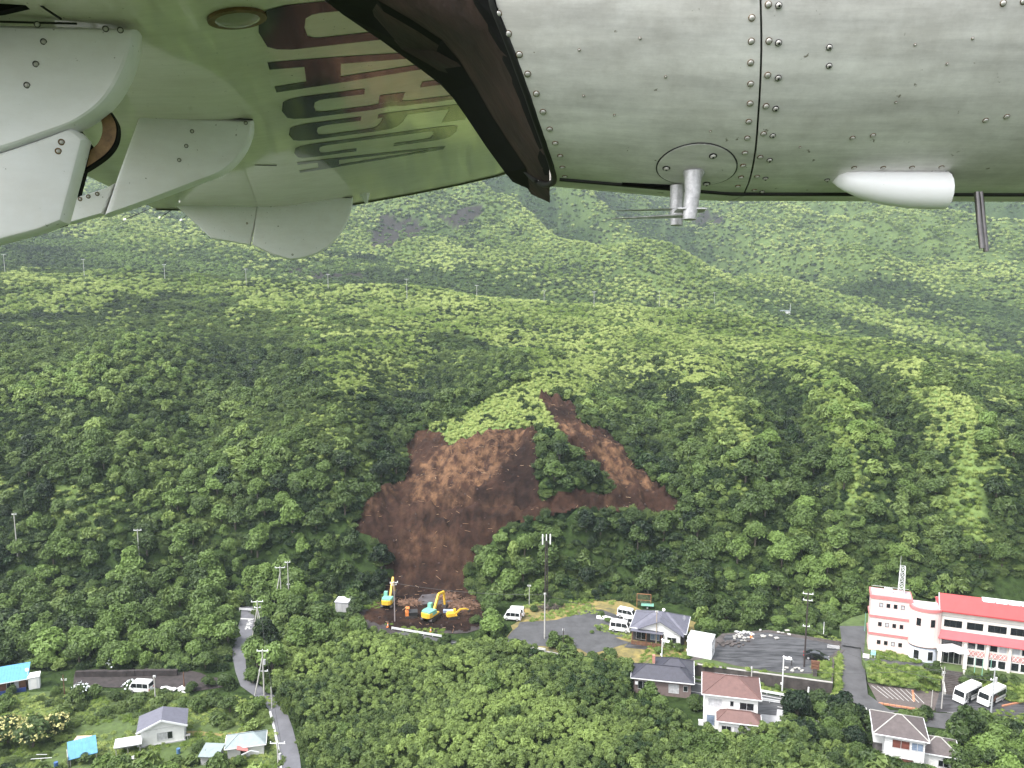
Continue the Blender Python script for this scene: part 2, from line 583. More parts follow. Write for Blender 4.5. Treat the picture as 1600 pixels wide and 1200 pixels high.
STRAW = [([(640, 760), (690, 700), (760, 675), (830, 662), (800, 690), (770, 740), (720, 775), (660, 775)], .95),
         ([(872, 655), (890, 655), (950, 690), (1010, 740), (1020, 775), (960, 750), (920, 700), (880, 672)], 1.0),
         ([(560, 790), (620, 755), (625, 775), (580, 810)], .5), ([(690, 770), (780, 768), (838, 790), (700, 780)], .45),
         ([(600, 840), (700, 815), (690, 850), (620, 870)], .4), ([(690, 920), (760, 925), (755, 962), (690, 955)], .7)]
gx, gy = np.meshgrid(np.arange(-46, 64, .5), np.arange(160, 262, .5))
gz = height(gx, gy)
spx, spy = project(gx, gy, gz)
sm = soil_at(spx, spy)
def benches(px, py):
    d = np.abs(py - (782 + (px - 850) * .02))
    return np.exp(-(d / 7.0) ** 2) * ((px > 640) & (px < 1060))
rut = np.exp(-((spx - (640 - (spy - 690) * .16)) / 12) ** 2) * ((spy > 680) & (spy < 900))
gzz = gz + .18 + (fbm(gx / 8, gy / 8, 91, 6) - .5) * 5.0 * smooth(176, 186, gy) + (fbm(gx / 1.7 + gy / 14, gy / 8, 93, 4) - .5) * 2.6 * smooth(178, 190, gy) + (vnoise(gx * 1.4, gy * 1.4, 95) - .5) * .6 * smooth(172, 180, gy)
gzz = gzz - 1.7 * benches(spx, spy) - 1.0 * rut * smooth(172, 182, gy)
hollow = np.exp(-((spx - 812) / 28) ** 2 - ((spy - 725) / 50) ** 2)
gzz = gzz - 1.6 * hollow
st = np.zeros_like(gx)
for poly, a in STRAW:
    st = np.where(in_poly(spx + (vnoise(gx / 2, gy / 2, 3) - .5) * 30, spy + (vnoise(gx / 2, gy / 2, 5) - .5) * 22, poly), np.maximum(st, a), st)
st = np.maximum(st, .22 * (fbm(gx / 6, gy / 6, 97, 3) > .52))
inner = sm.copy()
for dj in (-1, 0, 1):
    for di in (-1, 0, 1):
        inner &= np.roll(np.roll(sm, dj, 0), di, 1)
gzz = np.where(inner | (gy < 181), gzz, gz - .7)
ok = sm[:-1, :-1] | sm[1:, 1:]
ii = np.arange(gx.size).reshape(gx.shape)
q = np.stack([ii[:-1, :-1], ii[:-1, 1:], ii[1:, 1:], ii[1:, :-1]], -1)[ok]
used, inv = np.unique(q.reshape(-1), return_inverse=True)
co = np.stack([gx, gy, gzz], -1).reshape(-1, 3)[used]
me = bpy.data.meshes.new('landslide')
me.from_pydata(co.tolist(), [], inv.reshape(-1, 4).tolist())
me.polygons.foreach_set('use_smooth', [True] * len(me.polygons))
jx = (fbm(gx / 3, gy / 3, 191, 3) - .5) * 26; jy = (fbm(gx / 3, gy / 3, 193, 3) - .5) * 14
slide_shade = np.maximum(0, 1.1 * np.exp(-((spx + jx - 812) / 30) ** 2 - ((spy + jy - 730) / 48) ** 4))  # shade in the hollow, painted as darker soil
for yb, x0, x1, a in ((772, 690, 850, .8), (806, 640, 800, .7), (760, 640, 720, .5), (842, 600, 740, .55), (880, 610, 720, .6), (690, 640, 700, .6), (640, 845, 905, .7), (715, 760, 840, .5)):  # shade under the ledges, painted as dark bands in the soil colour
    slide_shade = np.maximum(slide_shade, a * np.exp(-((spy + jy - yb) / 8.0) ** 2) * smooth(x0 - 10, x0 + 20, spx + jx) * (1 - smooth(x1 - 20, x1 + 10, spx + jx)))
slide_shade = np.maximum(slide_shade, .8 * np.exp(-((spx + jx - (905 + (spy - 640) * .95 + 22)) / 16) ** 2) * (spy < 790) * (spx > 880))
slide_shade = np.maximum(slide_shade, .7 * smooth(885, 915, spy + jy) * (spx > 600))  # shaded foot of the slide, also painted into the colour
slide_shade = np.clip(slide_shade + .35 * (fbm(gx / 7, gy / 7, 195, 4) > .55), 0, 1)  # plus random darker blotches of soil
a3 = me.attributes.new('slide_shade', 'FLOAT', 'POINT')
a3.data.foreach_set('value', slide_shade.reshape(-1)[used].astype(np.float32))
at = me.attributes.new('straw', 'FLOAT', 'POINT')
at.data.foreach_set('value', st.reshape(-1)[used].astype(np.float32))
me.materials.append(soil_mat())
slide = bpy.data.objects.new('landslide', me)
C.objects.link(slide)
slide['kind'] = 'structure'
# ------------------------------------------------------------------ the aircraft the picture is taken from
# built in metres in the aircraft's own frame (right, up, ahead of the window), then set at the flying height
AM = Matrix.Translation((0, 0, CAMZ)) @ Matrix.Rotation(math.pi / 2 - PITCH, 4, 'X')
def aw(p):
    """window frame (right, up, away) -> world"""
    return AM @ Vector((p[0], p[1], -p[2]))
def cray(px, py):
    return Vector(((px - 800) / FPX, (600 - py) / FPX, 1.0))
AC_ORG = aw((.5, .95, 1.95))
aircraft = thing('aircraft', 'white twin turboprop aeroplane with high wing and engine nacelle in the foreground', 'aeroplane', AC_ORG)
AWORLD = AC_ORG

class AMB(MB):
    def build(self, name, mats, parent=None, sm=None, label=None):
        off = Vector((0, 0, 0))
        if parent is aircraft:
            off = AWORLD
            self.v = [tuple(aw(p) - off) for p in self.v]
        else:
            self.v = [tuple(aw(p) - AWORLD) for p in self.v]
        return MB.build(self, name, mats, parent, sm, label)

def paint(name, col, rough, streak=.16, coat=.0, spec=.5, grime=(.22, .2, .16)):
    """aircraft paint: faint streaks along the airflow, dull patches, small chips"""
    m = bpy.data.materials.new(name)
    m.use_nodes = True
    n, l = m.node_tree.nodes, m.node_tree.links
    b = n['Principled BSDF']
    b.inputs['Roughness'].default_value = rough
    b.inputs['Specular IOR Level'].default_value = spec
    b.inputs['Coat Weight'].default_value = coat
    b.inputs['Coat Roughness'].default_value = .06
    tc = n.new('ShaderNodeTexCoord')
    mp = n.new('ShaderNodeMapping'); mp.inputs['Scale'].default_value = (1.1, 9, 9)
    l.new(tc.outputs['Object'], mp.inputs['Vector'])
    n1 = n.new('ShaderNodeTexNoise'); n1.inputs['Scale'].default_value = 2.2; n1.inputs['Detail'].default_value = 8; n1.inputs['Roughness'].default_value = .7
    l.new(mp.outputs[0], n1.inputs['Vector'])
    r1 = n.new('ShaderNodeValToRGB')
    r1.color_ramp.elements[0].position, r1.color_ramp.elements[1].position = .28, .62
    r1.color_ramp.elements[0].color = (*[c * (1 - streak) for c in col], 1); r1.color_ramp.elements[1].color = (*col, 1)
    l.new(n1.outputs['Fac'], r1.inputs[0])
    n2 = n.new('ShaderNodeTexNoise'); n2.inputs['Scale'].default_value = 38; n2.inputs['Detail'].default_value = 4; n2.inputs['Roughness'].default_value = .6
    l.new(tc.outputs['Object'], n2.inputs['Vector'])
    r2 = n.new('ShaderNodeValToRGB')
    r2.color_ramp.elements[0].position, r2.color_ramp.elements[1].position = .69, .73
    l.new(n2.outputs['Fac'], r2.inputs[0])
    n4 = n.new('ShaderNodeTexNoise'); n4.inputs['Scale'].default_value = 3.2; n4.inputs['Detail'].default_value = 9; n4.inputs['Roughness'].default_value = .74
    l.new(tc.outputs['Object'], n4.inputs['Vector'])
    r4 = n.new('ShaderNodeValToRGB')
    r4.color_ramp.elements[0].position, r4.color_ramp.elements[1].position = .36, .60
    g4 = 1 - streak * .8
    r4.color_ramp.elements[0].color = (g4, g4 * .985, g4 * .96, 1); r4.color_ramp.elements[1].color = (1, 1, 1, 1)
    l.new(n4.outputs['Fac'], r4.inputs[0])
    mm = n.new('ShaderNodeMix'); mm.data_type = 'RGBA'; mm.blend_type = 'MULTIPLY'; mm.inputs['Factor'].default_value = 1
    l.new(r1.outputs[0], mm.inputs[6]); l.new(r4.outputs[0], mm.inputs[7])
    ms = n.new('ShaderNodeMix'); ms.data_type = 'RGBA'
    l.new(r2.outputs[0], ms.inputs['Factor'])
    l.new(mm.outputs[2], ms.inputs[6]); ms.inputs[7].default_value = (*grime, 1)
    l.new(ms.outputs[2], b.inputs['Base Color'])
    n3 = n.new('ShaderNodeTexNoise'); n3.inputs['Scale'].default_value = 240; n3.inputs['Detail'].default_value = 2
    l.new(tc.outputs['Object'], n3.inputs['Vector'])
    bp = n.new('ShaderNodeBump'); bp.inputs['Strength'].default_value = .04; bp.inputs['Distance'].default_value = .004
    l.new(n3.outputs['Fac'], bp.inputs['Height']); 
    if rough > .2:
        l.new(bp.outputs['Normal'], b.inputs['Normal'])
    return m

M_NAC = paint('nacelle_paint', (.88, .865, .84), .55, .34)
M_WING = paint('wing_gloss_paint', (.93, .87, .80), .07, .10)
M_FAIR = paint('fairing_paint', (.94, .94, .95), .42, .06)
M_SEAL = mat('black_sealant', (.008, .008, .008), .6, scale=80, var=.4)
M_RIVET = mat('rivet_metal', (.55, .53, .50), .38, .35, scale=60, var=.2)
M_SOOT = mat('sooty_steel', (.030, .015, .012), .75, .2, scale=5, var=.7, bump=.25, bscale=9)
M_BLACK = mat('black_duct', (.0045, .0045, .005), .8, spec=.15, scale=5, var=.3)
M_LETTER = mat('dark_green_lettering', (.010, .017, .009), .07, scale=3, var=.25)
M_HINGE = mat('greasy_hinge_steel', (.17, .105, .045), .45, .5, scale=20, var=.5)
M_ALU = mat('weathered_aluminium', (.52, .51, .52), .45, .3, scale=90, var=.28)
M_DARKTUBE = mat('dark_steel_tube', (.16, .15, .15), .3, .8, scale=30, var=.3)
M_BOLTR = mat('bolt_grime', (.06, .055, .05), .8, scale=60, var=.4)
M_LENS = mat('drain_cover', (.35, .33, .28), .2, scale=20)

# ---- wing: a surface swept along the span, its underside bending up behind
DS = Vector((-.211, .106, 1.0))
DF = Vector((1.0, .194, .190))
DR = Vector((1.0, .030, .208))
LP = .65                                    # letter pitch in metres
WZ0 = 3.07
W0 = cray(404, 50) * WZ0
WN = DF.cross(DS).normalized()
if WN.y > 0:
    WN = -WN                                # outward = downwards
_cs = np.arange(-4, 4.001, .02)
_dirs = [DR.lerp(DF, float(smooth(-.5, -.06, c))) for c in _cs]
_acc = [Vector((0, 0, 0))]
for k in range(1, len(_cs)):
    _acc.append(_acc[-1] + _dirs[k] * .02)
_i0 = int(round(4 / .02))
_acc = [a - _acc[_i0] for a in _acc]
def wing_c(c):
    f = (c + 4) / .02
    i = int(max(0, min(len(_acc) - 2, math.floor(f))))
    return _acc[i].lerp(_acc[i + 1], f - i)
def wing_p(s, c, off=0.0):
    return W0 + DS * s + wing_c(c) + WN * off
def wing_inv(px, py):
    r = cray(px, py)
    s, c = 0.5, 0.0
    for _ in range(40):
        e = 1e-3
        def F(s, c):
            p = wing_p(s, c)
            return p.x / p.z - r.x, p.y / p.z - r.y
        f0 = F(s, c); fs = F(s + e, c); fc = F(s, c + e)
        a, b_, c_, d = (fs[0] - f0[0]) / e, (fc[0] - f0[0]) / e, (fs[1] - f0[1]) / e, (fc[1] - f0[1]) / e
        det = a * d - b_ * c_
        ds_, dc_ = (f0[0] * d - f0[1] * b_) / det, (a * f0[1] - c_ * f0[0]) / det
        s -= max(-.5, min(.5, ds_)); c -= max(-.5, min(.5, dc_))
    return s, c

# planform: trailing edge corner points and tip, read in wing coordinates
tipA = wing_inv(300, 327)      # aft tip corner
tipB = wing_inv(420, 329)
tipC = wing_inv(550, 319)
tipD = wing_inv(640, 303)
tipE = wing_inv(720, 287)
tipF = wing_inv(780, 273)
tipG = wing_inv(840, 250)
te1 = wing_inv(128, 303)
def tip_s(c):
    xs_ = [tipA[1], tipB[1], tipC[1], tipD[1], tipE[1], tipF[1], tipG[1], tipG[1] + .5]
    ss_ = [tipA[0], tipB[0], tipC[0], tipD[0], tipE[0], tipF[0], tipG[0], tipG[0] - .9]
    return float(np.interp(c, xs_, ss_))
c_te = (tipA[1] + te1[1]) / 2
c_le = tipG[1] + .5
wb = AMB()
NC, NS = 46, 16
rings_lo, rings_hi = [], []
for i in range(NC + 1):
    t = i / NC
    c = c_te + (c_le - c_te) * t
    s1 = tip_s(c)
    lo = [wing_p(-1.25 + (s1 + 1.25) * k / NS, c) for k in range(NS + 1)]
    th = .03 + .30 * math.sin(math.pi * min(1, t * .98 + .02)) ** .7
    hi = [p - WN * th * (1 - .35 * k / NS) for k, p in enumerate(lo)]
    rings_lo.append(lo); rings_hi.append(hi)
n1 = NS + 1
vs = [p for r in rings_lo for p in r] + [p for r in rings_hi for p in r]
off = (NC + 1) * n1
fs = []
for i in range(NC):
    for k in range(NS):
        a, b_, c_, d = i * n1 + k, i * n1 + k + 1, (i + 1) * n1 + k + 1, (i + 1) * n1 + k
        fs.append((a, b_, c_, d)); fs.append((off + d, off + c_, off + b_, off + a))
    fs.append((i * n1 + NS, off + i * n1 + NS, off + (i + 1) * n1 + NS, (i + 1) * n1 + NS))
    fs.append((off + i * n1, i * n1, (i + 1) * n1, off + (i + 1) * n1))
for k in range(NS):
    fs.append((k, off + k, off + k + 1, k + 1))
    j = NC * n1 + k
    fs.append((j + 1, off + j + 1, off + j, j))
wb.add(vs, fs)
wing = wb.build('wing', M_WING, aircraft, 40)
# tip rib strip and a dark rubbing strip along the tip edge
tb = AMB()
for i in range(NC):
    c0, c1 = c_te + (c_le - c_te) * i / NC, c_te + (c_le - c_te) * (i + 1) / NC
    tb.bar(wing_p(tip_s(c0) + .004, c0, .004), wing_p(tip_s(c1) + .004, c1, .004), .02, .03)
tb.build('tip_strip', mat('dark_tip_strip', (.06, .07, .05), .4), wing)

# registration under the wing
LH, LW = 1.09, .78 * LP
B_O = [(0, .38), (0, .1), (.05, .045), (.14, .015), (.5, 0), (.86, .015), (.95, .045), (1, .1)]
B_I = [(.22, .38), (.22, .2), (.24, .175), (.3, .155), (.5, .148), (.7, .155), (.76, .175), (.78, .2)]
T_O = [(1, .9), (.95, .955), (.86, .985), (.5, 1), (.14, .985), (.05, .955), (0, .9)]
T_I = [(.78, .8), (.76, .825), (.7, .845), (.5, .852), (.3, .845), (.24, .825), (.22, .8)]
GL = {
    'J': [('s', B_O + [(1, .5), (1, 1)], B_I + [(.78, .5), (.78, 1)])],
    'A': [('q', [(0, 0), (.21, 0), (.25, .13), (.02, .09)]), ('q', [(.02, .09), (.25, .13), (.285, .27), (.06, .23)]), ('q', [(.06, .23), (.285, .27), (.47, .86), (.36, 1)]),
          ('q', [(1, 0), (.79, 0), (.75, .13), (.98, .09)]), ('q', [(.98, .09), (.75, .13), (.715, .27), (.94, .23)]), ('q', [(.94, .23), (.715, .27), (.53, .86), (.64, 1)]),
          ('q', [(.25, .13), (.75, .13), (.715, .27), (.285, .27)]), ('q', [(.36, 1), (.47, .86), (.53, .86), (.64, 1)])],
    '3': [('s', B_O + [(1, .44), (.96, .49), (.93, .515), (.96, .54), (1, .59)] + T_O + [(0, .64)],
           B_I + [(.78, .42), (.74, .455), (.72, .515), (.74, .575), (.78, .61)] + T_I + [(.22, .64)]),
          ('q', [(.36, .455), (.735, .458), (.718, .515), (.36, .515)]), ('q', [(.36, .515), (.718, .515), (.735, .572), (.36, .575)])],
    '5': [('s', B_O + [(1, .5), (.95, .57), (.84, .6), (.6, .62), (.22, .63)], B_I + [(.78, .4), (.76, .45), (.7, .475), (.5, .49), (.22, .5)]),
          ('q', [(0, .47), (.22, .47), (.22, 1), (0, 1)]), ('q', [(.22, .86), (1, .86), (1, 1), (.22, 1)])],
    'C': [('s', list(reversed([(1 - a, b) for a, b in T_O])) and ([(1, .62)] + T_O + [(0, .5)] + B_O[1:] + [(1, .38)]),
           [(.78, .62)] + T_I + [(.22, .5)] + B_I[1:] + [(.78, .38)])],
}
for i, ch in enumerate('JA35CA'):
    mb = AMB()
    def P(u, v):
        return wing_p(i * LP - LW / 2 + u * LW, v * LH, .0025)
    for item in GL[ch]:
        if item[0] == 's':
            o_, n_ = item[1], item[2]
            vs = [P(*q) for q in o_] + [P(*q) for q in n_]
            L_ = len(o_)
            mb.add(vs, [(k, k + 1, L_ + k + 1, L_ + k) for k in range(L_ - 1)])
        else:
            mb.add([P(*q) for q in item[1]], [(0, 1, 2, 3)])
    mb.build('registration_letter', M_LETTER, wing)

# small drain fitting and access cover under the wing
s_, c_ = wing_inv(370, 26)
mb = AMB(); mb.dome(wing_p(s_, c_, 0), WN, .085, .03, 20); mb.build('access_cover', M_LENS, wing, 50)
mb = AMB(); mb.tube([wing_p(s_, c_, .001), wing_p(s_, c_, .012)], .10, 24); mb.build('cover_ring', M_HINGE, wing, 40)
s_, c_ = wing_inv(570, 303)
mb = AMB(); mb.tube([wing_p(s_, c_, 0), wing_p(s_, c_, .10)], .055, 6, 0, .012); mb.build('tie_down_cover', M_FAIR, wing)
# static wicks on the trailing edge
for (ax, ay, bx, by) in ((236, 327, 195, 343), (272, 327, 250, 340), (300, 331, 283, 344)):
    a_ = wing_inv(ax, ay)
    pa = wing_p(a_[0], a_[1], -.01)
    zb = pa.z * .99
    pb = cray(bx, by) * zb
    mb = AMB(); mb.tube([pa, pb], .004, 5, 0); wk = mb.build('static_wick', M_SEAL, aircraft)
    mb = AMB(); mb.dome(pb, (pb - pa), .012, .016, 8); mb.dome(pb, (pa - pb), .012, .016, 8); mb.build('wick_tip', M_FAIR, wk)

# ---- flap track fairings: deep thin canoes hanging under the wing
FN = DR.cross(DS).normalized()
if FN.y > 0:
    FN = -FN
def fair_plane(s):
    O = W0 + DS * s + wing_c(-.9)
    n_ = DS.normalized()
    def at(px, py, off=0.0):
        r = cray(px, py)
        t = ((O + n_ * off).dot(n_)) / r.dot(n_)
        return r * t
    return at
def canoe(name, s, outline, w, material=M_FAIR, round_=.5, parent=aircraft):
    at = fair_plane(s)
    pts = [at(*q) for q in outline]
    cen = sum(pts, Vector()) / len(pts)
    n_ = DS.normalized()
    mb = AMB()
    rings = []
    for t in (-1.0, -.93, -.78, -.5, 0, .5, .78, .93, 1.0):
        inset = (1 - abs(t) ** 2.4) ** .45 if abs(t) < 1 else 0.0
        ring = []
        for p in pts:
            d = p - cen
            q = cen + d * (1 - round_ * (w / max(.25, d.length)) * (1 - inset))
            ring.append(q + n_ * (w * t + w))
        rings.append(ring)
    mb.loft(rings)
    return mb.build(name, material, parent, 28), at

def smooth_outline(pts, n=5):
    """rounds a run of outline points with a Catmull-Rom curve"""
    out = []
    for i in range(len(pts) - 1):
        p0 = pts[max(0, i - 1)]; p1 = pts[i]; p2 = pts[i + 1]; p3 = pts[min(len(pts) - 1, i + 2)]
        for k in range(n):
            t = k / n
            out.append(tuple(.5 * ((2 * p1[j]) + (-p0[j] + p2[j]) * t + (2 * p0[j] - 5 * p1[j] + 4 * p2[j] - p3[j]) * t * t + (-p0[j] + 3 * p1[j] - 3 * p2[j] + p3[j]) * t ** 3) for j in (0, 1)))
    out.append(pts[-1])
    return out

s1 = wing_inv(208, 41)[0] - .06
s2 = wing_inv(393, 187)[0] - .06
s3 = wing_inv(549, 308)[0] - .06
FAIR = [
    (s1, [(-190, 26), (-90, 30), (0, 33), (120, 36)] + smooth_outline([(211, 40), (209, 72), (196, 112), (176, 146), (150, 172), (112, 195), (60, 214), (0, 235), (-90, 258), (-190, 280)]), .075,
     [(68, 65), (56, 100), (42, 133), (58, 38), (165, 45), (188, 47)]),
    (s2, [(216, 176), (300, 181)] + smooth_outline([(395, 186), (394, 206), (384, 232), (367, 254), (342, 271), (305, 285), (250, 306), (205, 322), (160, 337)]) + [(185, 262)], .07,
     [(300, 205), (291, 228), (280, 250), (244, 182), (282, 182), (384, 192)]),
    (s3, [(378, 268), (397, 272), (440, 303), (500, 306)] + smooth_outline([(552, 307), (549, 328), (537, 358), (513, 386), (480, 402), (452, 406)]) + [(425, 398), (393, 382), (400, 330), (405, 300)], .06,
     [(423, 322), (452, 306), (492, 306), (457, 398)]),
]
for s_, ol, w_, bolts in FAIR:
    f_, at = canoe('flap_track_fairing', s_, ol, w_)
    n_ = -DS.normalized()
    for (bx, by) in bolts:
        mb = AMB(); mb.tube([at(bx, by, -.0002), at(bx, by, -.003)], .0105, 14, 0); mb.dome(at(bx, by, -.003), n_, .0078, .004, 10, 1)
        mb.build('bolt', [M_BOLTR, M_RIVET], f_, 40)
    # sealed joint between fairing and wing
    tp = [q for q in ol[:4 if s_ != s2 else 3]] if s_ != s3 else [(440, 304), (500, 307), (550, 308)]
    mb = AMB(); mb.tube([at(q[0], q[1] + 1, .002) for q in tp], .0035, 5); mb.build('seal', M_SEAL, f_)
AFT = [
    (s1, [(-190, 290), (0, 236), (60, 216), (108, 198), (122, 204), (132, 214), (127, 236), (97, 347), (60, 362), (0, 378), (-190, 430)], .06, [(96, 222), (91, 236)]),
    (s2, [(106, 312), (168, 292), (180, 285), (160, 334), (110, 348), (98, 350)], .05, [(112, 314), (125, 311), (138, 307), (152, 303)]),
    (s3, [(272, 320), (330, 304), (385, 297), (403, 300), (402, 330), (391, 383), (330, 373), (300, 345)], .05, [(308, 309), (330, 307), (355, 305), (381, 302), (386, 349)]),
]
for s_, ol, w_, bolts in AFT:
    f_, at = canoe('flap_arm_fairing', s_ + .02, ol, w_)
    for (bx, by) in bolts:
        mb = AMB(); mb.tube([at(bx, by, -.0002), at(bx, by, -.003)], .011, 12, 0); mb.dome(at(bx, by, -.003), -DS.normalized(), .007, .004, 10, 1)
        mb.build('bolt', [M_HINGE, M_RIVET], f_, 40)
# dark gap plates and the curved hinge arm between fairing halves
at = fair_plane(s1 + .12)
def plate(name, ol, w_, material, at_, parent=aircraft, sm=None):
    mb = AMB()
    pts = [at_(*q) for q in ol]
    mb.loft([pts, [p + DS.normalized() * w_ for p in pts]])
    return mb.build(name, material, parent, sm)
plate('hinge_web', [(114, 196), (124, 202), (143, 228), (136, 258), (124, 304), (107, 312), (124, 240), (128, 216)], .03, M_BLACK, at)
oh = smooth_outline([(150, 168), (158, 176), (164, 192), (164, 212), (156, 232), (138, 250), (122, 270)])
ih = smooth_outline([(124, 252), (138, 238), (150, 224), (158, 208), (158, 190), (152, 178), (146, 172)][::1])
plate('hinge_arm', smooth_outline([(152, 166), (170, 174), (181, 196), (179, 220), (165, 240), (140, 258), (120, 270)]) + smooth_outline([(124, 248), (140, 236), (154, 222), (160, 204), (157, 186), (146, 174)]), .035, M_HINGE, at)
plate('hinge_edge', smooth_outline([(166, 168), (173, 176), (183, 196), (181, 221), (167, 242), (141, 261), (121, 272)]) + smooth_outline([(121, 270), (140, 258), (165, 240), (179, 220), (181, 196), (170, 174), (163, 170)]), .05, M_BLACK, at)
at3 = fair_plane(s3 - .01)
plate('hinge_web', smooth_outline([(397, 293), (404, 297), (409, 308), (406, 320)]) + smooth_outline([(402, 318), (403, 308), (399, 299), (395, 295)]), .03, M_BLACK, at3)
plate('flap_edge', [(15, 374), (60, 362), (100, 351), (98, 347), (60, 357), (15, 370)], .05, M_BLACK, fair_plane(s1 + .2))
atc = fair_plane(s1 - .1)
plate('flap_gap', [(-190, -60), (160, -60), (98, -6), (62, 3), (0, 17), (-190, 40)], .04, M_BLACK, atc)
mb = AMB(); mb.tube([atc(56, 3), atc(76, 17), atc(96, 30)], .004, 5); mb.build('panel_gap', M_SEAL, aircraft)
# wire along the underside
a_, b_ = wing_inv(398, 257), wing_inv(432, 258)
mb = AMB(); mb.tube([wing_p(*a_, .004), wing_p(*b_, .004)], .003, 5); mb.build('bonding_wire', M_SEAL, wing)

# ---- engine nacelle: a barrel lying fore and aft, its axis ahead of and above the window
NYC, NZC = .956, 1.95
def nac_R(x):
    return float(np.interp(x, [-.3, .1, .5, 3], [.447, .480, .515, .522]))
def nac_P(x, th, off=0.0):
    """th = 0 straight down, positive towards the window"""
    R = nac_R(x) + off
    return Vector((x, NYC - R * math.cos(th), NZC - R * math.sin(th)))
def nac_N(th):
    return Vector((0, -math.cos(th), -math.sin(th)))
def nac_inv(px, py):
    r = cray(px, py)
    x = .3
    for _ in range(8):
        R = nac_R(x)
        a = r.y ** 2 + 1
        b2 = -(r.y * NYC + NZC)
        c2 = NYC ** 2 + NZC ** 2 - R * R
        D = b2 * b2 - a * c2
        t = (-b2 - math.sqrt(max(0, D))) / a
        x = r.x * t
    y, z = r.y * t, t
    th = math.atan2(NZC - z, NYC - y)
    return x, th
def edge_fn(pixels):
    q = [nac_inv(*p) for p in pixels]
    ths = [b for a, b in q][::-1]; xs_ = [a for a, b in q][::-1]
    o_ = np.argsort(ths)
    ths, xs_ = np.array(ths)[o_], np.array(xs_)[o_]
    def f(th):
        return float(np.interp(abs(th), ths, xs_))
    return f
left_x = edge_fn([(768, -2), (800, 78), (826, 150), (848, 215), (862, 255), (868, 278)])
seam_x = edge_fn([(1188, 0), (1190, 50), (1189, 110), (1185, 180), (1180, 240), (1172, 280), (1160, 307)])
def panel(name, xa, xb, material, off=0.0, parent=aircraft, nth=72, nxx=10, thick=.006):
    mb = AMB()
    rings = []
    for i in range(nth):
        th = -math.pi + 2 * math.pi * i / nth
        a_, b_ = xa(th), xb(th)
        ring = [nac_P(a_ + (b_ - a_) * k / nxx, th, off) for k in range(nxx + 1)]
        ring += [nac_P(a_ + (b_ - a_) * k / nxx, th, off - thick) for k in reversed(range(nxx + 1))]
        rings.append(ring)
    rings.append(rings[0])
    mb.loft(rings, cap=False)
    return mb.build(name, material, parent, 35)
G_ = .0022
cowl_aft = panel('nacelle_panel', lambda t: left_x(t), lambda t: seam_x(t) - G_, M_NAC)
cowl_fwd = panel('nacelle_panel', lambda t: seam_x(t) + G_, lambda t: 2.35, M_NAC)
panel('panel_seam', lambda t: seam_x(t) - .02, lambda t: seam_x(t) + .02, M_SEAL, -.0045, thick=.004)
mb = AMB()       # rounded nose of the nacelle, out of frame to the right, with a spinner
rr_ = [(2.35, .513), (2.5, .49), (2.62, .42), (2.68, .3), (2.7, .2), (2.85, .15), (2.95, .06)]
mb.loft([[Vector((x, NYC - R * math.cos(2 * math.pi * k / 36), NZC - R * math.sin(2 * math.pi * k / 36))) for k in range(36)] for x, R in rr_])
mb.build('nose_cowl', M_NAC, aircraft, 40)

RV_AFT = [(1174.7, 28), (1174, 64.5), (1173, 98), (1173, 131), (1172, 161.6), (1170, 190), (1167.6, 215.6), (1164, 239), (1161, 259), (1158, 277), (1153, 291), (1175.5, -8)]
RV_FWD = [(1200.6, 7), (1216.8, 8.5), (1201.4, 64), (1216.4, 67), (1199.5, 117.5), (1216, 122), (1197, 166), (1212, 170), (1193, 209), (1207.4, 212), (1188, 245.6), (1202.6, 250), (1183, 275.6), (1196, 278.6), (1178.6, 297), (1191, 299)]
RV_MISC = [(1295.9, 74), (1295.5, 103), (1332, 215.6), (1364, 211.5), (1540, 188), (1573, 182), (1567.4, 5), (1599, 2), (1292.5, 281), (1334.5, 262), (1380, 262), (1425, 261.5), (1471, 261)]
RV_EDGE = [(400 + a / 2.667, b / 2.667) for a, b in ((1010, 57), (1052, 141), (1097, 227), (1132, 308), (1168, 390), (1196, 466), (1224, 538), (1247, 597), (1268, 650), (1277, 697), (1287, 735))] + [(765, -12)]
rings_ = []
def rivet(px, py, par, r=.0056, big=False):
    x, th = nac_inv(px, py)
    mb = AMB()
    mb.tube([nac_P(x, th, -.001), nac_P(x, th, .0008)], r * 1.22, 16, 1)
    mb.dome(nac_P(x, th, .0012), nac_N(th), r, r * .5, 14, 0, 4)
    if big:
        mb.dome(nac_P(x, th, .0012 + r * .72), nac_N(th), r * .45, r * .12, 8, 1, 2)
    mb.build('rivet', [M_RIVET, M_HINGE if not big else M_SEAL], par, 50)
for q in RV_AFT: rivet(*q, cowl_aft, .0052)
for k, q in enumerate(RV_FWD): rivet(*q, cowl_fwd, .0052, k % 2 == 1)
for q in RV_MISC: rivet(*q, cowl_fwd, .0048, q[0] < 1300)
for q in RV_EDGE: rivet(*q, cowl_aft, .0055)
# faint second rivet line set flush along the left edge and bottom
for q in ((905, 78), (912, 150), (960, 180), (1000, 60), (1040, 120), (1110, 205), (1480, 100), (1520, 60), (1430, 70), (1400, 160), (1250, 230)):
    rivet(*q, cowl_aft if q[0] < 1180 else cowl_fwd, .0022)

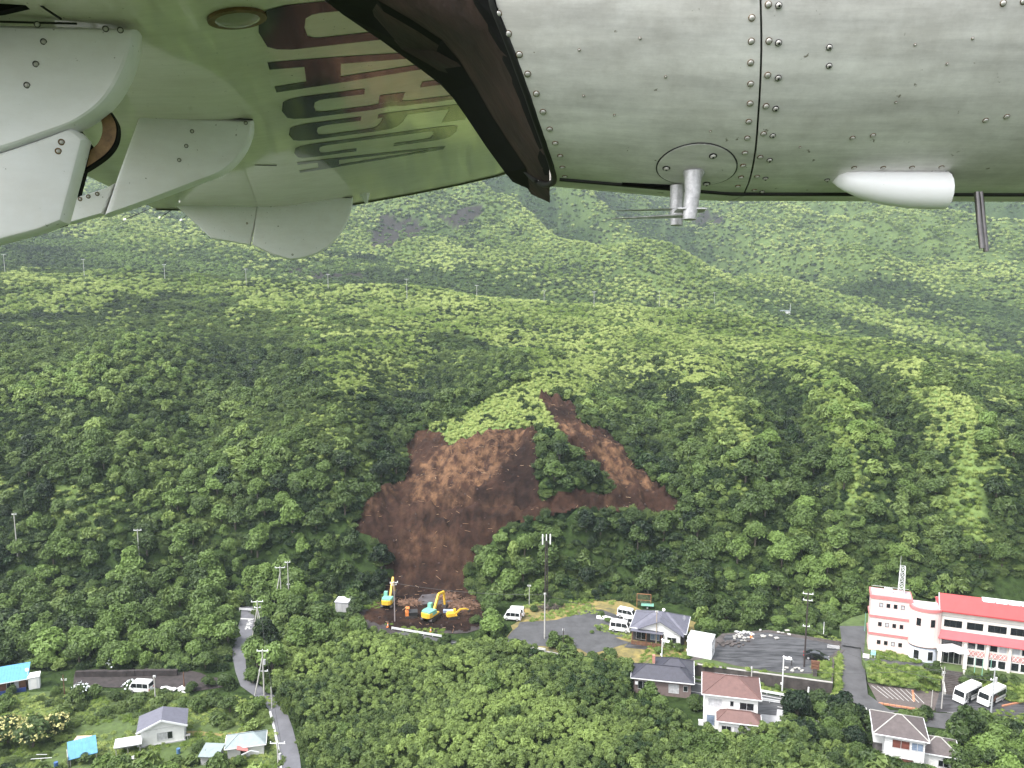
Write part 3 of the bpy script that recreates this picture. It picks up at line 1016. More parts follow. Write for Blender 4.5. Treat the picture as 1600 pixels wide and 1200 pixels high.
# round blade-antenna plate, mast and its thin fins
x0, t0 = nac_inv(1088, 262)
mb = AMB()
cen_ = nac_P(x0, t0)
nn = nac_N(t0)
tv = Vector((1, 0, 0)); bv = nn.cross(tv)
def on_disc(a, r):
    xx = x0 + math.cos(a) * r
    tt = t0 + math.sin(a) * r / nac_R(x0)
    return xx, tt
ring = [nac_P(*on_disc(2 * math.pi * k / 40, .0835), .0022) for k in range(40)]
ring0 = [nac_P(*on_disc(2 * math.pi * k / 40, .0845), -.002) for k in range(40)]
cent = nac_P(x0, t0, .0026)
mid = [nac_P(*on_disc(2 * math.pi * k / 40, .045), .0026) for k in range(40)]
mb.loft([ring0, ring, mid], cap=False)
mb.add(mid + [cent], [(k, (k + 1) % 40, 40) for k in range(40)])
disc = mb.build('antenna_plate', M_NAC, aircraft, 40)
mb = AMB()
for k in range(40):
    mb.bar(nac_P(*on_disc(2 * math.pi * k / 40, .0852), .0004), nac_P(*on_disc(2 * math.pi * (k + 1) / 40, .0852), .0004), .0024, .002)
mb.build('plate_gap', M_SEAL, disc)
for (qx, qy) in ((1041, 261), (1114, 242), (1104, 285)):
    x, th = nac_inv(qx, qy)
    mb = AMB(); mb.tube([nac_P(x, th, .001), nac_P(x, th, .004)], .0085, 14, 1); mb.dome(nac_P(x, th, .004), nac_N(th), .0062, .004, 10, 0); mb.dome(nac_P(x, th, .0078), nac_N(th), .003, .001, 6, 1, 2)
    mb.build('plate_screw', [M_RIVET, M_SEAL], disc, 40)
xm, tm = nac_inv(1086, 270)
top = nac_P(xm, tm)
zt = top.z
def at_z(px, py, z): return cray(px, py) * z
mb = AMB()
mb.tube([at_z(1084, 266, zt - .004), at_z(1083, 271, zt - .012)], .0265, 18, 0, .021)
def foil(px, py, z, L, W, n_=14):
    c = at_z(px, py, z)
    return [c + Vector((math.cos(2 * math.pi * k / n_) * L, 0, math.sin(2 * math.pi * k / n_) * W)) for k in range(n_)]
mb.loft([foil(1083, 268, zt - .012, .020, .018), foil(1082, 300, zt - .012, .0175, .016), foil(1079, 326, zt - .012, .0165, .014), foil(1077, 343, zt - .012, .0150, .012)])
mast = mb.build('antenna_mast', M_ALU, aircraft, 40)
mb = AMB()
mb.loft([foil(1058, 290, zt + .06, .016, .012), foil(1057, 330, zt + .06, .015, .011), foil(1057, 352, zt + .06, .014, .010)])
mb.build('antenna_mast', M_ALU, aircraft, 40)
for (xa, ya, xb, yb, zz, w1) in ((956, 342, 1075, 337, zt - .004, .0065), (964, 329, 1066, 327, zt + .06, .0045)):
    mb = AMB()
    a_, b_ = at_z(xa, ya, zz), at_z(xb, yb, zz)
    mb.loft([[a_ + Vector((0, .0015, 0)), a_ + Vector((0, 0, .004)), a_ - Vector((0, .0015, 0)), a_ - Vector((0, 0, .004))],
             [b_ + Vector((0, w1 * .75, 0)), b_ + Vector((0, 0, .012)), b_ - Vector((0, w1 * .75, 0)), b_ - Vector((0, 0, .012))]])
    mb.build('antenna_blade', M_ALU, aircraft)
mb = AMB()
c = at_z(1077, 328, zt - .012)
mb.loft([[c + Vector((-.028, 0, -.012)), c + Vector((.036, 0, -.010)), c + Vector((.036, 0, .03)), c + Vector((-.028, 0, .03))], [c + Vector((-.028, .003, -.012)), c + Vector((.036, .003, -.010)), c + Vector((.036, .003, .03)), c + Vector((-.028, .003, .03))]])
mb.build('antenna_plate', M_ALU, aircraft)
# drain slot
mb = AMB()
qs = [nac_inv(972 + (1060 - 972) * k / 10, 286 + 4 * k / 10) for k in range(11)]
mb.tube([nac_P(x, t, .001) for x, t in qs], .0042, 8)
mb.build('drain_slot', M_BLACK, cowl_aft, 40)

# half-round air scoop with open dark end
def scoop_ring(px, py_top, py_bot, f, n_=16):
    x, th = nac_inv(px, min(py_top, 300))
    a_ = nac_P(x, th, -.004)
    z = a_.z
    up, lo = at_z(px, py_top, z), at_z(px, py_bot, z)
    h = (up - lo).length / 2
    c = (up + lo) / 2 + Vector((0, 0, .012))
    return [c + Vector((0, math.cos(2 * math.pi * k / n_) * h, math.sin(2 * math.pi * k / n_) * h * 1.0 * f)) for k in range(n_)]
prof = [(1304, 280, 283), (1312, 271, 289), (1325, 267, 297), (1345, 266, 306), (1370, 266, 314), (1400, 266.5, 320), (1430, 266.5, 323.5), (1460, 266.5, 325), (1481, 266.5, 325)]
mb = AMB(); mb.loft([scoop_ring(a, b, c, 1.0) for a, b, c in prof]); sc = mb.build('air_scoop', M_FAIR, aircraft, 50)
mb = AMB(); mb.loft([scoop_ring(1480, 264.5, 283, .8), scoop_ring(1487, 266, 286, .8), scoop_ring(1492, 270, 281, .8)]); mb.build('scoop_gasket', M_BLACK, sc, 40)
# drain tubes
for k, (xa, ya, xb, yb) in enumerate(((1526, 306, 1534, 388), (1532, 306, 1541, 393))):
    mb = AMB(); mb.tube([at_z(xa, ya - 6, 1.84 + .02 * k), at_z((xa + xb) / 2, (ya + yb) / 2, 1.84 + .02 * k), at_z(xb, yb, 1.84 + .02 * k)], .0058, 10)
    mb.build('drain_tube', M_DARKTUBE, aircraft, 40)
mb = AMB()
mb.tube([nac_P(left_x(th) - .002, th, -.003) for th in np.linspace(-1.9, 1.75, 60)], .0075, 8)
mb.build('edge_seal', M_SEAL, cowl_aft, 50)
# keel strip under the nacelle
mb = AMB()
mb.tube([nac_P(.11 + .1 * k, .05, .002) for k in range(12)], .0045, 6)
mb.build('keel_strip', M_SEAL, aircraft)

# ---- exhaust duct behind the nacelle: black outer lip, soot-brown trough
A_ = [(300, -170), (400, -90), (515, 0), (580, 44), (640, 88), (672, 112), (700, 142), (730, 185), (760, 230), (790, 271)]
B_ = [(440, -170), (510, -90), (590, 0), (645, 32), (690, 62), (718, 95), (742, 135), (768, 180), (795, 222), (822, 262)]
C_ = [(690, -170), (722, -90), (762, 0), (780, 45), (798, 92), (812, 130), (826, 168), (838, 200), (850, 232), (858, 256)]
nE = len(A_)
rows = []
for k in range(nE):
    f = k / (nE - 1)
    za, zb = 2.55 - .15 * f, 2.02 + .12 * f
    x, th = nac_inv(C_[k][0] + 6, max(-60, C_[k][1]))
    zc = (nac_P(x, th).z + .02) if C_[k][1] > -60 else 1.62
    rows.append((cray(*A_[k]) * za, cray(*B_[k]) * zb, cray(*C_[k]) * zc))
mb = AMB()
mb.loft([[a, b, b + Vector((.02, 0, .25)), a + Vector((.02, 0, .1))] for a, b, c in rows])
mb.build('exhaust_lip', M_BLACK, aircraft)
mb = AMB()
ring_ = []
for a, b, c in rows:
    m1 = b.lerp(c, .35) + Vector((0, 0, .03)); m2 = b.lerp(c, .7) + Vector((0, 0, .05))
    ring_.append([b + Vector((.001, 0, -.001)), m1, m2, c, c + Vector((.02, 0, .4)), b + Vector((.02, 0, .3))])
mb.loft(ring_)
mb.build('exhaust_duct', M_SOOT, aircraft, 40)
mb = AMB()
mb.loft([[c.lerp(b, .10) + Vector((0, 0, -.012)), c.lerp(b, -.05) + Vector((0, 0, .0)), c.lerp(b, -.05) + Vector((0, 0, .1)), c.lerp(b, .10) + Vector((0, 0, .1))] for a, b, c in rows])
mb.build('nacelle_edge_strip', M_BLACK, aircraft)
# ------------------------------------------------------------------ roads, yards, terraces
M_ASPH = mat('asphalt', (.060, .060, .064), .72, scale=.35, var=.35, bump=.15, bscale=20)
M_ASPH2 = mat('wet_patched_asphalt', (.040, .040, .044), .42, scale=.28, var=.55, bump=.15, bscale=14)
def streaked(name, lo, hi):
    m = mat(name, hi, .5, scale=.3)
    n, l = m.node_tree.nodes, m.node_tree.links
    nz = [q for q in n if q.type == 'TEX_NOISE'][0]; tc = [q for q in n if q.type == 'TEX_COORD'][0]; rp = [q for q in n if q.type == 'VALTORGB'][0]
    mp = n.new('ShaderNodeMapping'); mp.inputs['Rotation'].default_value = (0, 0, .33); mp.inputs['Scale'].default_value = (.35, 2.4, 1)
    l.new(tc.outputs['Object'], mp.inputs['Vector']); l.new(mp.outputs[0], nz.inputs['Vector'])
    nz.inputs['Scale'].default_value = .6; nz.inputs['Detail'].default_value = 9; nz.inputs['Roughness'].default_value = .72
    rp.color_ramp.elements[0].position, rp.color_ramp.elements[1].position = .40, .56
    rp.color_ramp.elements[0].color = (*lo, 1); rp.color_ramp.elements[1].color = (*hi, 1)
    return m
M_ASPH2 = streaked('cracked_damp_asphalt', (.018, .018, .021), (.070, .070, .076))
M_LANE = mat('pale_lane_asphalt', (.105, .105, .118), .55, scale=.4, var=.22, bump=.1, bscale=16)
M_CONC = mat('concrete', (.33, .32, .30), .85, scale=1.2, var=.25, bump=.2, bscale=12)
M_DCONC = mat('weathered_dark_concrete', (.055, .046, .044), .9, scale=.8, var=.5, bump=.3, bscale=8)
M_PALEC = mat('pale_concrete', (.36, .36, .37), .8, scale=.6, var=.2)
M_WPAINT = mat('white_road_paint', (.45, .45, .44), .7, scale=4, var=.15)
M_OPAINT = mat('orange_kerb_paint', (.42, .19, .11), .6, scale=2.5, var=.2)
M_GRAVEL = mat('dark_cinder_gravel', (.030, .024, .024), .95, scale=1.0, var=.5, bump=.5, bscale=6)
M_DRY = mat('dry_mossy_ground', (.17, .13, .04), .95, scale=.45, var=.55, bump=.3, bscale=6, dirt=(.05, .055, .03))
M_VERGE = mat('short_grass_ground', (.055, .085, .022), .95, scale=.7, var=.4, bump=.5, bscale=5)
M_PAVER = mat('brown_pavers', (.085, .07, .066), .8, scale=2.0, var=.25)
M_WHITE = mat('white_wall', (.64, .635, .63), .75, scale=1.5, var=.07)
M_WMETAL = mat('white_metal', (.62, .63, .64), .4, scale=3, var=.06)
M_CARW = mat('white_car_paint', (.68, .68, .68), .2, scale=2, var=.03, coat=.6)
M_CARB = mat('black_car_paint', (.008, .008, .010), .15, scale=2, var=.2, coat=.8)
M_GLASS = mat('dark_glass', (.012, .014, .017), .08, spec=.6, scale=2, var=.3)
M_GLASSB = mat('pale_blue_glass', (.16, .20, .27), .12, spec=.6, scale=1.2, var=.5)
M_CURT = mat('curtained_glass', (.40, .40, .42), .3, scale=2, var=.3)
M_FRAME = mat('aluminium_frame', (.55, .55, .56), .4, .3, scale=6, var=.1)
M_TYRE = mat('tyre_rubber', (.014, .014, .014), .85, scale=8, var=.3)
M_RIM = mat('wheel_rim', (.55, .55, .56), .35, .6, scale=8, var=.1)
M_LAMP = mat('lamp_lens', (.75, .74, .70), .15, scale=8, var=.1)
M_RLAMP = mat('red_lamp_lens', (.45, .02, .02), .2, scale=8, var=.1)
M_BUMP = mat('dark_plastic', (.03, .03, .032), .6, scale=8, var=.2)
M_POLE = mat('concrete_pole', (.36, .35, .33), .8, scale=1.5, var=.18)
M_DPOLE = mat('dark_brown_steel', (.035, .026, .026), .6, scale=2, var=.3)
M_WOOD = mat('brown_timber', (.12, .055, .032), .75, scale=3, var=.35)
M_INSUL = mat('white_porcelain', (.75, .76, .77), .25, scale=9, var=.08)
M_GREENP = mat('green_steel', (.16, .34, .27), .5, scale=4, var=.15)
M_TEAL = mat('pale_green_machine_paint', (.15, .37, .29), .55, scale=2.5, var=.15)
M_YEL = mat('yellow_machine_paint', (.62, .38, .035), .5, scale=2.5, var=.12)
M_ORG = mat('orange_machine_paint', (.62, .20, .05), .5, scale=2.5, var=.15)
M_STEEL = mat('worn_track_steel', (.05, .042, .04), .6, .4, scale=4, var=.4)
M_BLUER = mat('sky_blue_roof_sheet', (.075, .235, .40), .5, scale=1.5, var=.14)
M_DBLUE = mat('dark_blue_tarpaulin', (.02, .04, .16), .5, scale=3, var=.3)
M_GREYR = mat('blue_grey_roof', (.105, .105, .135), .6, scale=1.6, var=.16, bump=.2, bscale=10)
M_NAVYR = mat('dark_slate_roof', (.034, .034, .048), .5, scale=1.6, var=.25, bump=.2, bscale=10)
M_REDR = mat('reddish_brown_roof', (.115, .062, .056), .7, scale=1.6, var=.16, bump=.2, bscale=10)
M_BRNR = mat('grey_brown_roof', (.075, .061, .061), .7, scale=1.6, var=.2, bump=.2, bscale=10)
M_SLATE = mat('pale_grey_green_roof', (.20, .24, .25), .55, scale=1.2, var=.14)
M_PINK = mat('pale_pink_render', (.62, .49, .465), .8, scale=.7, var=.06)
M_PINKT = mat('coral_band_paint', (.48, .16, .16), .7, scale=1.2, var=.12)
M_SCAR = mat('red_roof_sheet', (.33, .040, .042), .6, scale=.8, var=.10)
M_BRICK = mat('dull_red_roof_sheet', (.36, .07, .08), .55, scale=.8, var=.10)
M_CREAM = mat('cream_wall', (.62, .575, .53), .75, scale=1.0, var=.07)
M_RAIL = mat('galvanised_rail', (.66, .67, .68), .4, .4, scale=6, var=.1)
M_ROOFW = mat('weathered_flat_roof', (.42, .36, .38), .8, scale=.9, var=.3)
M_CONE = mat('orange_cone_plastic', (.75, .20, .05), .5, scale=6, var=.1)

def sheet(name, pts, material, z, jag=0.0, thick=None, dens=2.0):
    """flat or sloping ground sheet from pixel points (px, py[, z])"""
    ring = []
    for k, p in enumerate(pts):
        ring.append(G(p[0], p[1], p[2] if len(p) > 2 else z))
    if jag:
        out = []
        for a, b in zip(ring, ring[1:] + ring[:1]):
            n_ = max(1, int((b - a).length / dens))
            for i in range(n_):
                q = a.lerp(b, i / n_)
                out.append(q + Vector((rnd.uniform(-jag, jag), rnd.uniform(-jag, jag), 0)))
        ring = out
    import bmesh
    bm = bmesh.new()
    vs = [bm.verts.new(p) for p in ring]
    f = bm.faces.new(vs)
    if f.normal.z < 0 or (f.normal_update() or f.normal.z < 0):
        f.normal_flip()
    bmesh.ops.triangulate(bm, faces=bm.faces[:])
    me = bpy.data.meshes.new(name)
    bm.to_mesh(me); bm.free()
    me.materials.append(material)
    o = bpy.data.objects.new(name, me)
    C.objects.link(o)
    o['kind'] = 'structure'
    return o

def strip(name, left, right, material, lift=.0):
    """road ribbon between two runs of (px, py, z)"""
    L = [G(*p) + Vector((0, 0, lift)) for p in left]
    R = [G(*p) + Vector((0, 0, lift)) for p in right]
    mb = MB()
    n_ = len(L)
    mb.add(L + R, [(k, n_ + k, n_ + k + 1, k + 1) for k in range(n_ - 1)])
    me = mb.mesh(name, material)
    for p in me.polygons:
        if p.normal.z < 0:
            me.flip_normals(); break
    o = bpy.data.objects.new(name, me); C.objects.link(o)
    o['kind'] = 'structure'
    return o

RZ = math.radians(-20)
# the road at the foot of everything
road = strip('road', [(520, 962, .08), (600, 980, .08), (690, 998, .08), (830, 1020, .08), (985, 1046, .08), (1075, 1063, .08), (1190, 1083, .08), (1310, 1106, .08), (1440, 1112, .08), (1640, 1124, .08)],
             [(520, 976, .08), (600, 994, .08), (690, 1012, .08), (830, 1036, .08), (985, 1066, .08), (1075, 1083, .08), (1190, 1104, .08), (1310, 1124, .08), (1440, 1134, .08), (1640, 1160, .08)], M_ASPH)
def paint_line(name, pts, w, z, material=M_WPAINT):
    mb = MB()
    P_ = [G(p[0], p[1], z) for p in pts]
    vs = []
    for k, p in enumerate(P_):
        d = (P_[min(k + 1, len(P_) - 1)] - P_[max(0, k - 1)]).normalized()
        s = Vector((-d.y, d.x, 0)) * w / 2
        vs += [p - s, p + s]
    mb.add(vs, [(2 * k, 2 * k + 2, 2 * k + 3, 2 * k + 1) for k in range(len(P_) - 1)])
    o = mb.build(name, material)
    for p in o.data.polygons:
        if p.normal.z < 0:
            o.data.flip_normals(); break
    o['kind'] = 'structure'
    return o
paint_line('road_line', [(600, 991), (690, 1009), (830, 1032), (985, 1061), (1075, 1079), (1190, 1100), (1310, 1120)], .18, .085)
paint_line('road_line', [(690, 1001), (830, 1023), (985, 1049.5), (1075, 1066), (1190, 1086), (1310, 1109)], .18, .085)
paint_line('road_line', [(1480, 1113), (1640, 1128)], .16, .085)
# kerbs between road and verge
for nm, pts in (('kerb', [(850, 1018), (985, 1043.5), (1075, 1060), (1190, 1080), (1305, 1103)]),):
    mb = MB()
    P_ = [G(p[0], p[1], 0) for p in pts]
    for a, b in zip(P_[:-1], P_[1:]):
        mb.bar(a + Vector((0, 0, .1)), b + Vector((0, 0, .1)), .16, .2)
    o = mb.build('kerb', M_CONC); o['kind'] = 'structure'

# the narrow lane at left
lane = strip('lane', [(378, 946, .1), (376, 965, .1), (366, 1000, .1), (362, 1020, .1), (368, 1050, .1), (376, 1072, .1), (404, 1092, .1), (420, 1108, .1), (428, 1140, .1), (436, 1180, .1), (442, 1230, .1)],
             [(402, 946, .1), (398, 965, .1), (392, 1000, .1), (383, 1020, .1), (385, 1050, .1), (398, 1066, .1), (428, 1086, .1), (446, 1106, .1), (458, 1140, .1), (468, 1180, .1), (474, 1230, .1)], M_LANE)
mb = MB()
for a, b in zip([(422, 1112), (429, 1140), (436.5, 1180)], [(429, 1140), (436.5, 1180), (442, 1225)]):
    mb.bar(G(*a, .16), G(*b, .16), .35, .2)
o = mb.build('kerb', M_PALEC); o['kind'] = 'structure'
paint_line('stop_line', [(376, 966.5), (396, 967.5)], .45, .106)
# the characters for STOP painted on the lane, squeezed long as road markings are
def road_text():
    a = G(381, 984, .106)
    ux = (G(391, 984, .106) - a).normalized()
    uy = (G(386, 970, .106) - G(381, 986, .106)).normalized()
    strokes = [  # three characters: to, ma, re
        [((.35, 2.25), (.45, 2.62)), ((.95, 2.85), (.30, 2.55)), ((.28, 2.5), (.22, 2.25)), ((.22, 2.22), (.95, 2.18))],
        [((.12, 1.72), (.92, 1.72)), ((.18, 1.5), (.86, 1.5)), ((.52, 1.92), (.52, 1.2)), ((.5, 1.2), (.2, 1.16)), ((.2, 1.16), (.22, 1.32)), ((.22, 1.32), (.85, 1.14))],
        [((.25, .92), (.25, .08)), ((.05, .68), (.5, .72)), ((.48, .7), (.1, .22)), ((.3, .5), (.62, .8)), ((.62, .8), (.68, .2)), ((.68, .2), (.95, .3))]]
    for ch in strokes:
        mb = MB()
        for (x0, y0), (x1, y1) in ch:
            p, q = a + ux * x0 * 1.5 + uy * y0 * 1.9, a + ux * x1 * 1.5 + uy * y1 * 1.9
            d = (q - p).normalized(); s = Vector((-d.y, d.x, 0)) * .1
            p = p - d * .04; q = q + d * .04
            mb.add([p - s, q - s, q + s, p + s], [(0, 1, 2, 3)])
            mb.v = [(v[0], v[1], v[2] + .0006 * len(mb.f)) if i >= len(mb.v) - 4 else v for i, v in enumerate(mb.v)]
        o = mb.build('road_character', M_WPAINT)
        for p in o.data.polygons:
            if p.normal.z < 0:
                o.data.flip_normals(); break
        o['kind'] = 'structure'
road_text()

# machine yard
sheet('yard', [(556, 978), (565, 955), (600, 944), (740, 935), (770, 960), (762, 980), (730, 990), (640, 986), (600, 990)], M_GRAVEL, .12, .5)
sheet('yard_track', [(575, 970), (640, 958), (720, 940), (700, 925), (660, 930), (630, 950), (570, 962)], mat('wet_cinder', (.075, .07, .075), .35, scale=.6, var=.5), .16, .4)
# first car park with its mossy edges
sheet('mossy_ground', [(798, 978), (830, 943), (900, 936), (985, 940), (1010, 960), (1090, 972), (1075, 1022), (1010, 1052), (955, 1040), (905, 1030), (860, 1018), (792, 1010)], M_DRY, .06, .7)
sheet('car_park', [(784, 1006), (812, 973), (870, 968), (902, 960), (905, 958), (975, 975), (990, 992), (960, 996), (985, 1004), (955, 1014), (918, 1022), (905, 1014), (870, 1012), (850, 1010)], M_ASPH, .10, .35)
sheet('car_park_patch', [(912, 953), (940, 953), (988, 968), (970, 973), (930, 964), (905, 962)], M_ASPH2, .095, .3)
sheet('paved_patch', [(982, 1004), (1015, 1009), (1008, 1015), (975, 1011)], M_ASPH2, .10, .1)
# second car park, raised behind a dark retaining wall
Z2 = 2.2
p2 = [(1073, 1035), (1128, 990), (1200, 984), (1318, 1003), (1322, 1014), (1304, 1030), (1301, 1066), (1240, 1058), (1160, 1047)]
mbp = MB(); mbp.prism([G(q[0], q[1], Z2).xy for q in p2], -.5, Z2)
o = mbp.build('raised_ground', M_DCONC); o['kind'] = 'structure'
sheet('car_park', [(1106, 1028), (1135, 992), (1200, 988), (1300, 1006), (1314, 1012), (1300, 1024), (1270, 1036), (1268, 1052), (1216, 1050), (1150, 1039)], M_ASPH2, Z2 + .012, .12)
sheet('verge', [(1075, 1033), (1106, 1029), (1150, 1040.5), (1216, 1051), (1268, 1053), (1300, 1026), (1299, 1064), (1240, 1056), (1160, 1045)], M_VERGE, Z2 + .006, .0)
mbp = MB()     # coping and face panels of the retaining wall
wa, wb_ = G(1073, 1035, Z2), G(1301, 1066, Z2)
wdir = (wb_ - wa).normalized(); wn_ = Vector((wdir.y, -wdir.x, 0))
rw = thing('retaining_wall', 'long dark stained retaining wall below the second car park', 'wall', (wa.x, wa.y, 0), math.atan2(wdir.y, wdir.x))
Lw = (wb_ - wa).length
for k in range(10):
    mbp = MB(); mbp.box((Lw * (k + .5) / 10, -.14, 1.02), (Lw / 10 - .05, .2, 2.06 + .03 * math.sin(k * 2.1)))
    mbp.build('wall_panel', M_DCONC, rw)
mbp = MB(); mbp.box((Lw / 2, -.13, 2.2), (Lw, .32, .14)); mbp.build('coping', M_CONC, rw)
# verge between wall and road
strip('verge', [(1060, 1050, .05), (1150, 1066, .05), (1300, 1090, .05), (1316, 1092, .05)], [(1060, 1060, .05), (1190, 1080.5, .05), (1310, 1104, .05), (1318, 1104, .05)], M_VERGE)
# drive up to the town hall
ZH = 2.6
strip('driveway', [(1316, 983, ZH), (1314, 1010, ZH * .9), (1316, 1050, ZH * .5), (1316, 1085, .5), (1306, 1108, .1)], [(1356, 984, ZH), (1348, 1010, ZH * .9), (1352, 1050, ZH * .5), (1356, 1085, .5), (1400, 1116, .1)], M_ASPH, .0)
strip('verge', [(1302, 1026, Z2), (1303, 1066, 1.1), (1302, 1094, .15)], [(1314.5, 1012, ZH * .87), (1315.5, 1050, ZH * .5), (1312, 1098, .2)], M_VERGE)
hall_t = [(1344, 1000), (1347, 1030), (1351, 1036), (1400, 1042), (1470, 1047), (1520, 1053), (1640, 1072), (1700, 1010), (1700, 940), (1420, 940), (1330, 965), (1312, 975)]
mbp = MB(); mbp.prism([G(q[0], q[1], ZH).xy for q in hall_t], -.5, ZH - .01)
o = mbp.build('terrace', M_VERGE); o['kind'] = 'structure'
sheet('hall_forecourt', [(1312, 978), (1354, 978), (1349, 1028), (1345, 1012), (1316, 1008)], M_ASPH, ZH + .012)
sheet('footway', [(1351, 1027.5), (1410, 1034), (1466, 1038), (1468, 1042), (1400, 1038), (1351, 1032)], M_ASPH2, ZH + .012)
strip('bank', [(1351, 1036, ZH - .02), (1400, 1042, ZH - .02), (1470, 1047, ZH - .02)], [(1356, 1066, .3), (1410, 1074, .3), (1470, 1080, .3)], M_VERGE)
strip('bank', [(1506, 1051, ZH - .02), (1560, 1059, ZH - .02), (1640, 1072, ZH - .02)], [(1508, 1084, .2), (1560, 1088, .2), (1640, 1098, .2)], M_VERGE)
sheet('parking_bay', [(1355, 1066), (1410, 1074), (1468, 1081), (1460, 1110), (1398, 1106), (1372, 1098)], M_PAVER, .11, .0)
sheet('bus_yard', [(1460, 1078), (1510, 1084), (1640, 1096), (1640, 1122), (1560, 1118), (1462, 1112)], M_ASPH2, .10)
for k in range(8):
    u = k / 7
    a = G(1362 + 64 * u, 1070.5 + 8.5 * u, .114); b = None
    paint_line('bay_line', [(1362 + 62 * u, 1071 + 7.2 * u), (1388 + 56 * u, 1091 + 8 * u)], .10, .114)
paint_line('bay_line', [(1426, 1078), (1428, 1096)], .35, .116, M_OPAINT)
mb = MB()
for k in range(9):
    a, b = G(1372 + 82 * k / 9, 1098.5 + 13 * k / 9, .2), G(1372 + 82 * (k + .9) / 9, 1098.5 + 13 * (k + .9) / 9, .2)
    mb.bar(a, b, .32, .26)
o = mb.build('painted_kerb', M_OPAINT); o['kind'] = 'structure'
mb = MB(); mb.bar(G(1566, 1103, .2), G(1600, 1096, .2), .25, .22); mb.bar(G(1600, 1096, .2), G(1640, 1098, .2), .25, .22)
o = mb.build('painted_kerb', M_OPAINT); o['kind'] = 'structure'
# house plots by the road
sheet('house_plot', [(1180, 1098), (1250, 1102), (1310, 1122), (1240, 1140), (1210, 1150), (1180, 1146)], M_PALEC, .07, .3)
sheet('house_drive', [(1182, 1097), (1215, 1102), (1213, 1118), (1183, 1115)], M_ASPH2, .09, .0)
# gardens at left
sheet('cinder_bank', [(118, 1046), (290, 1043), (360, 1062), (362, 1075), (300, 1078), (120, 1075)], M_GRAVEL, .10, .6)
sheet('lawn', [(-60, 1082), (120, 1078), (300, 1088), (425, 1110), (436, 1180), (440, 1230), (-60, 1230)], M_VERGE, .06, .6)
sheet('garden_path', [(192, 1160), (195, 1148), (222, 1140), (224, 1160)], M_GRAVEL, .09, .3)
sheet('garden_path', [(285, 1141), (350, 1145), (425, 1140), (426, 1146), (370, 1153), (300, 1149)], M_DRY, .09, .3)
bk = thing('earth_retaining_wall', 'low dark retaining wall under the trees behind the white van', 'wall', G(118, 1058), math.radians(2))
for k in range(12):
    mb = MB(); mb.box((.1 + 1.52 * (k + .5), .08 * math.sin(k), .57), (1.5, .6, 1.15)); mb.build('wall_panel', M_GRAVEL, bk)
# ------------------------------------------------------------------ buildings
def window(par, P_, ux, n_, w, h, pane=None, mull=1, fr=.06, frame=None, name='window'):
    """frame standing proud of the wall with a recessed pane"""
    P_, ux, n_ = Vector(P_), Vector(ux).normalized(), Vector(n_).normalized()
    up = Vector((0, 0, 1))
    mb = MB()
    o = n_ * .03
    def hb(z):
        mb.bar(P_ + o - ux * w / 2 + up * z, P_ + o + ux * w / 2 + up * z, .06 if abs(n_.z) < .5 else fr, fr)
    def vb(x, zz=h / 2 - fr / 2):
        a = P_ + o + ux * x
        mb.bar(a - up * zz, a + up * zz, .06, fr)
    hb(h / 2); hb(-h / 2)
    for k in range(mull + 2):
        vb(-w / 2 + fr / 2 + (w - fr) * k / (mull + 1))
    f = mb.build(name, frame or M_FRAME, par)
    mb = MB()
    q = n_ * .012
    a, b = P_ - ux * (w / 2 - .01), P_ + ux * (w / 2 - .01)
    vs = []
    for off in (q, -n_ * .05):
        vs += [a - up * (h / 2 - .01) + off, b - up * (h / 2 - .01) + off, b + up * (h / 2 - .01) + off, a + up * (h / 2 - .01) + off]
    mb.add(vs, [(0, 1, 2, 3), (7, 6, 5, 4), (0, 4, 5, 1), (1, 5, 6, 2), (2, 6, 7, 3), (3, 7, 4, 0)])
    mb.build('pane', pane or M_GLASS, f)
    return f

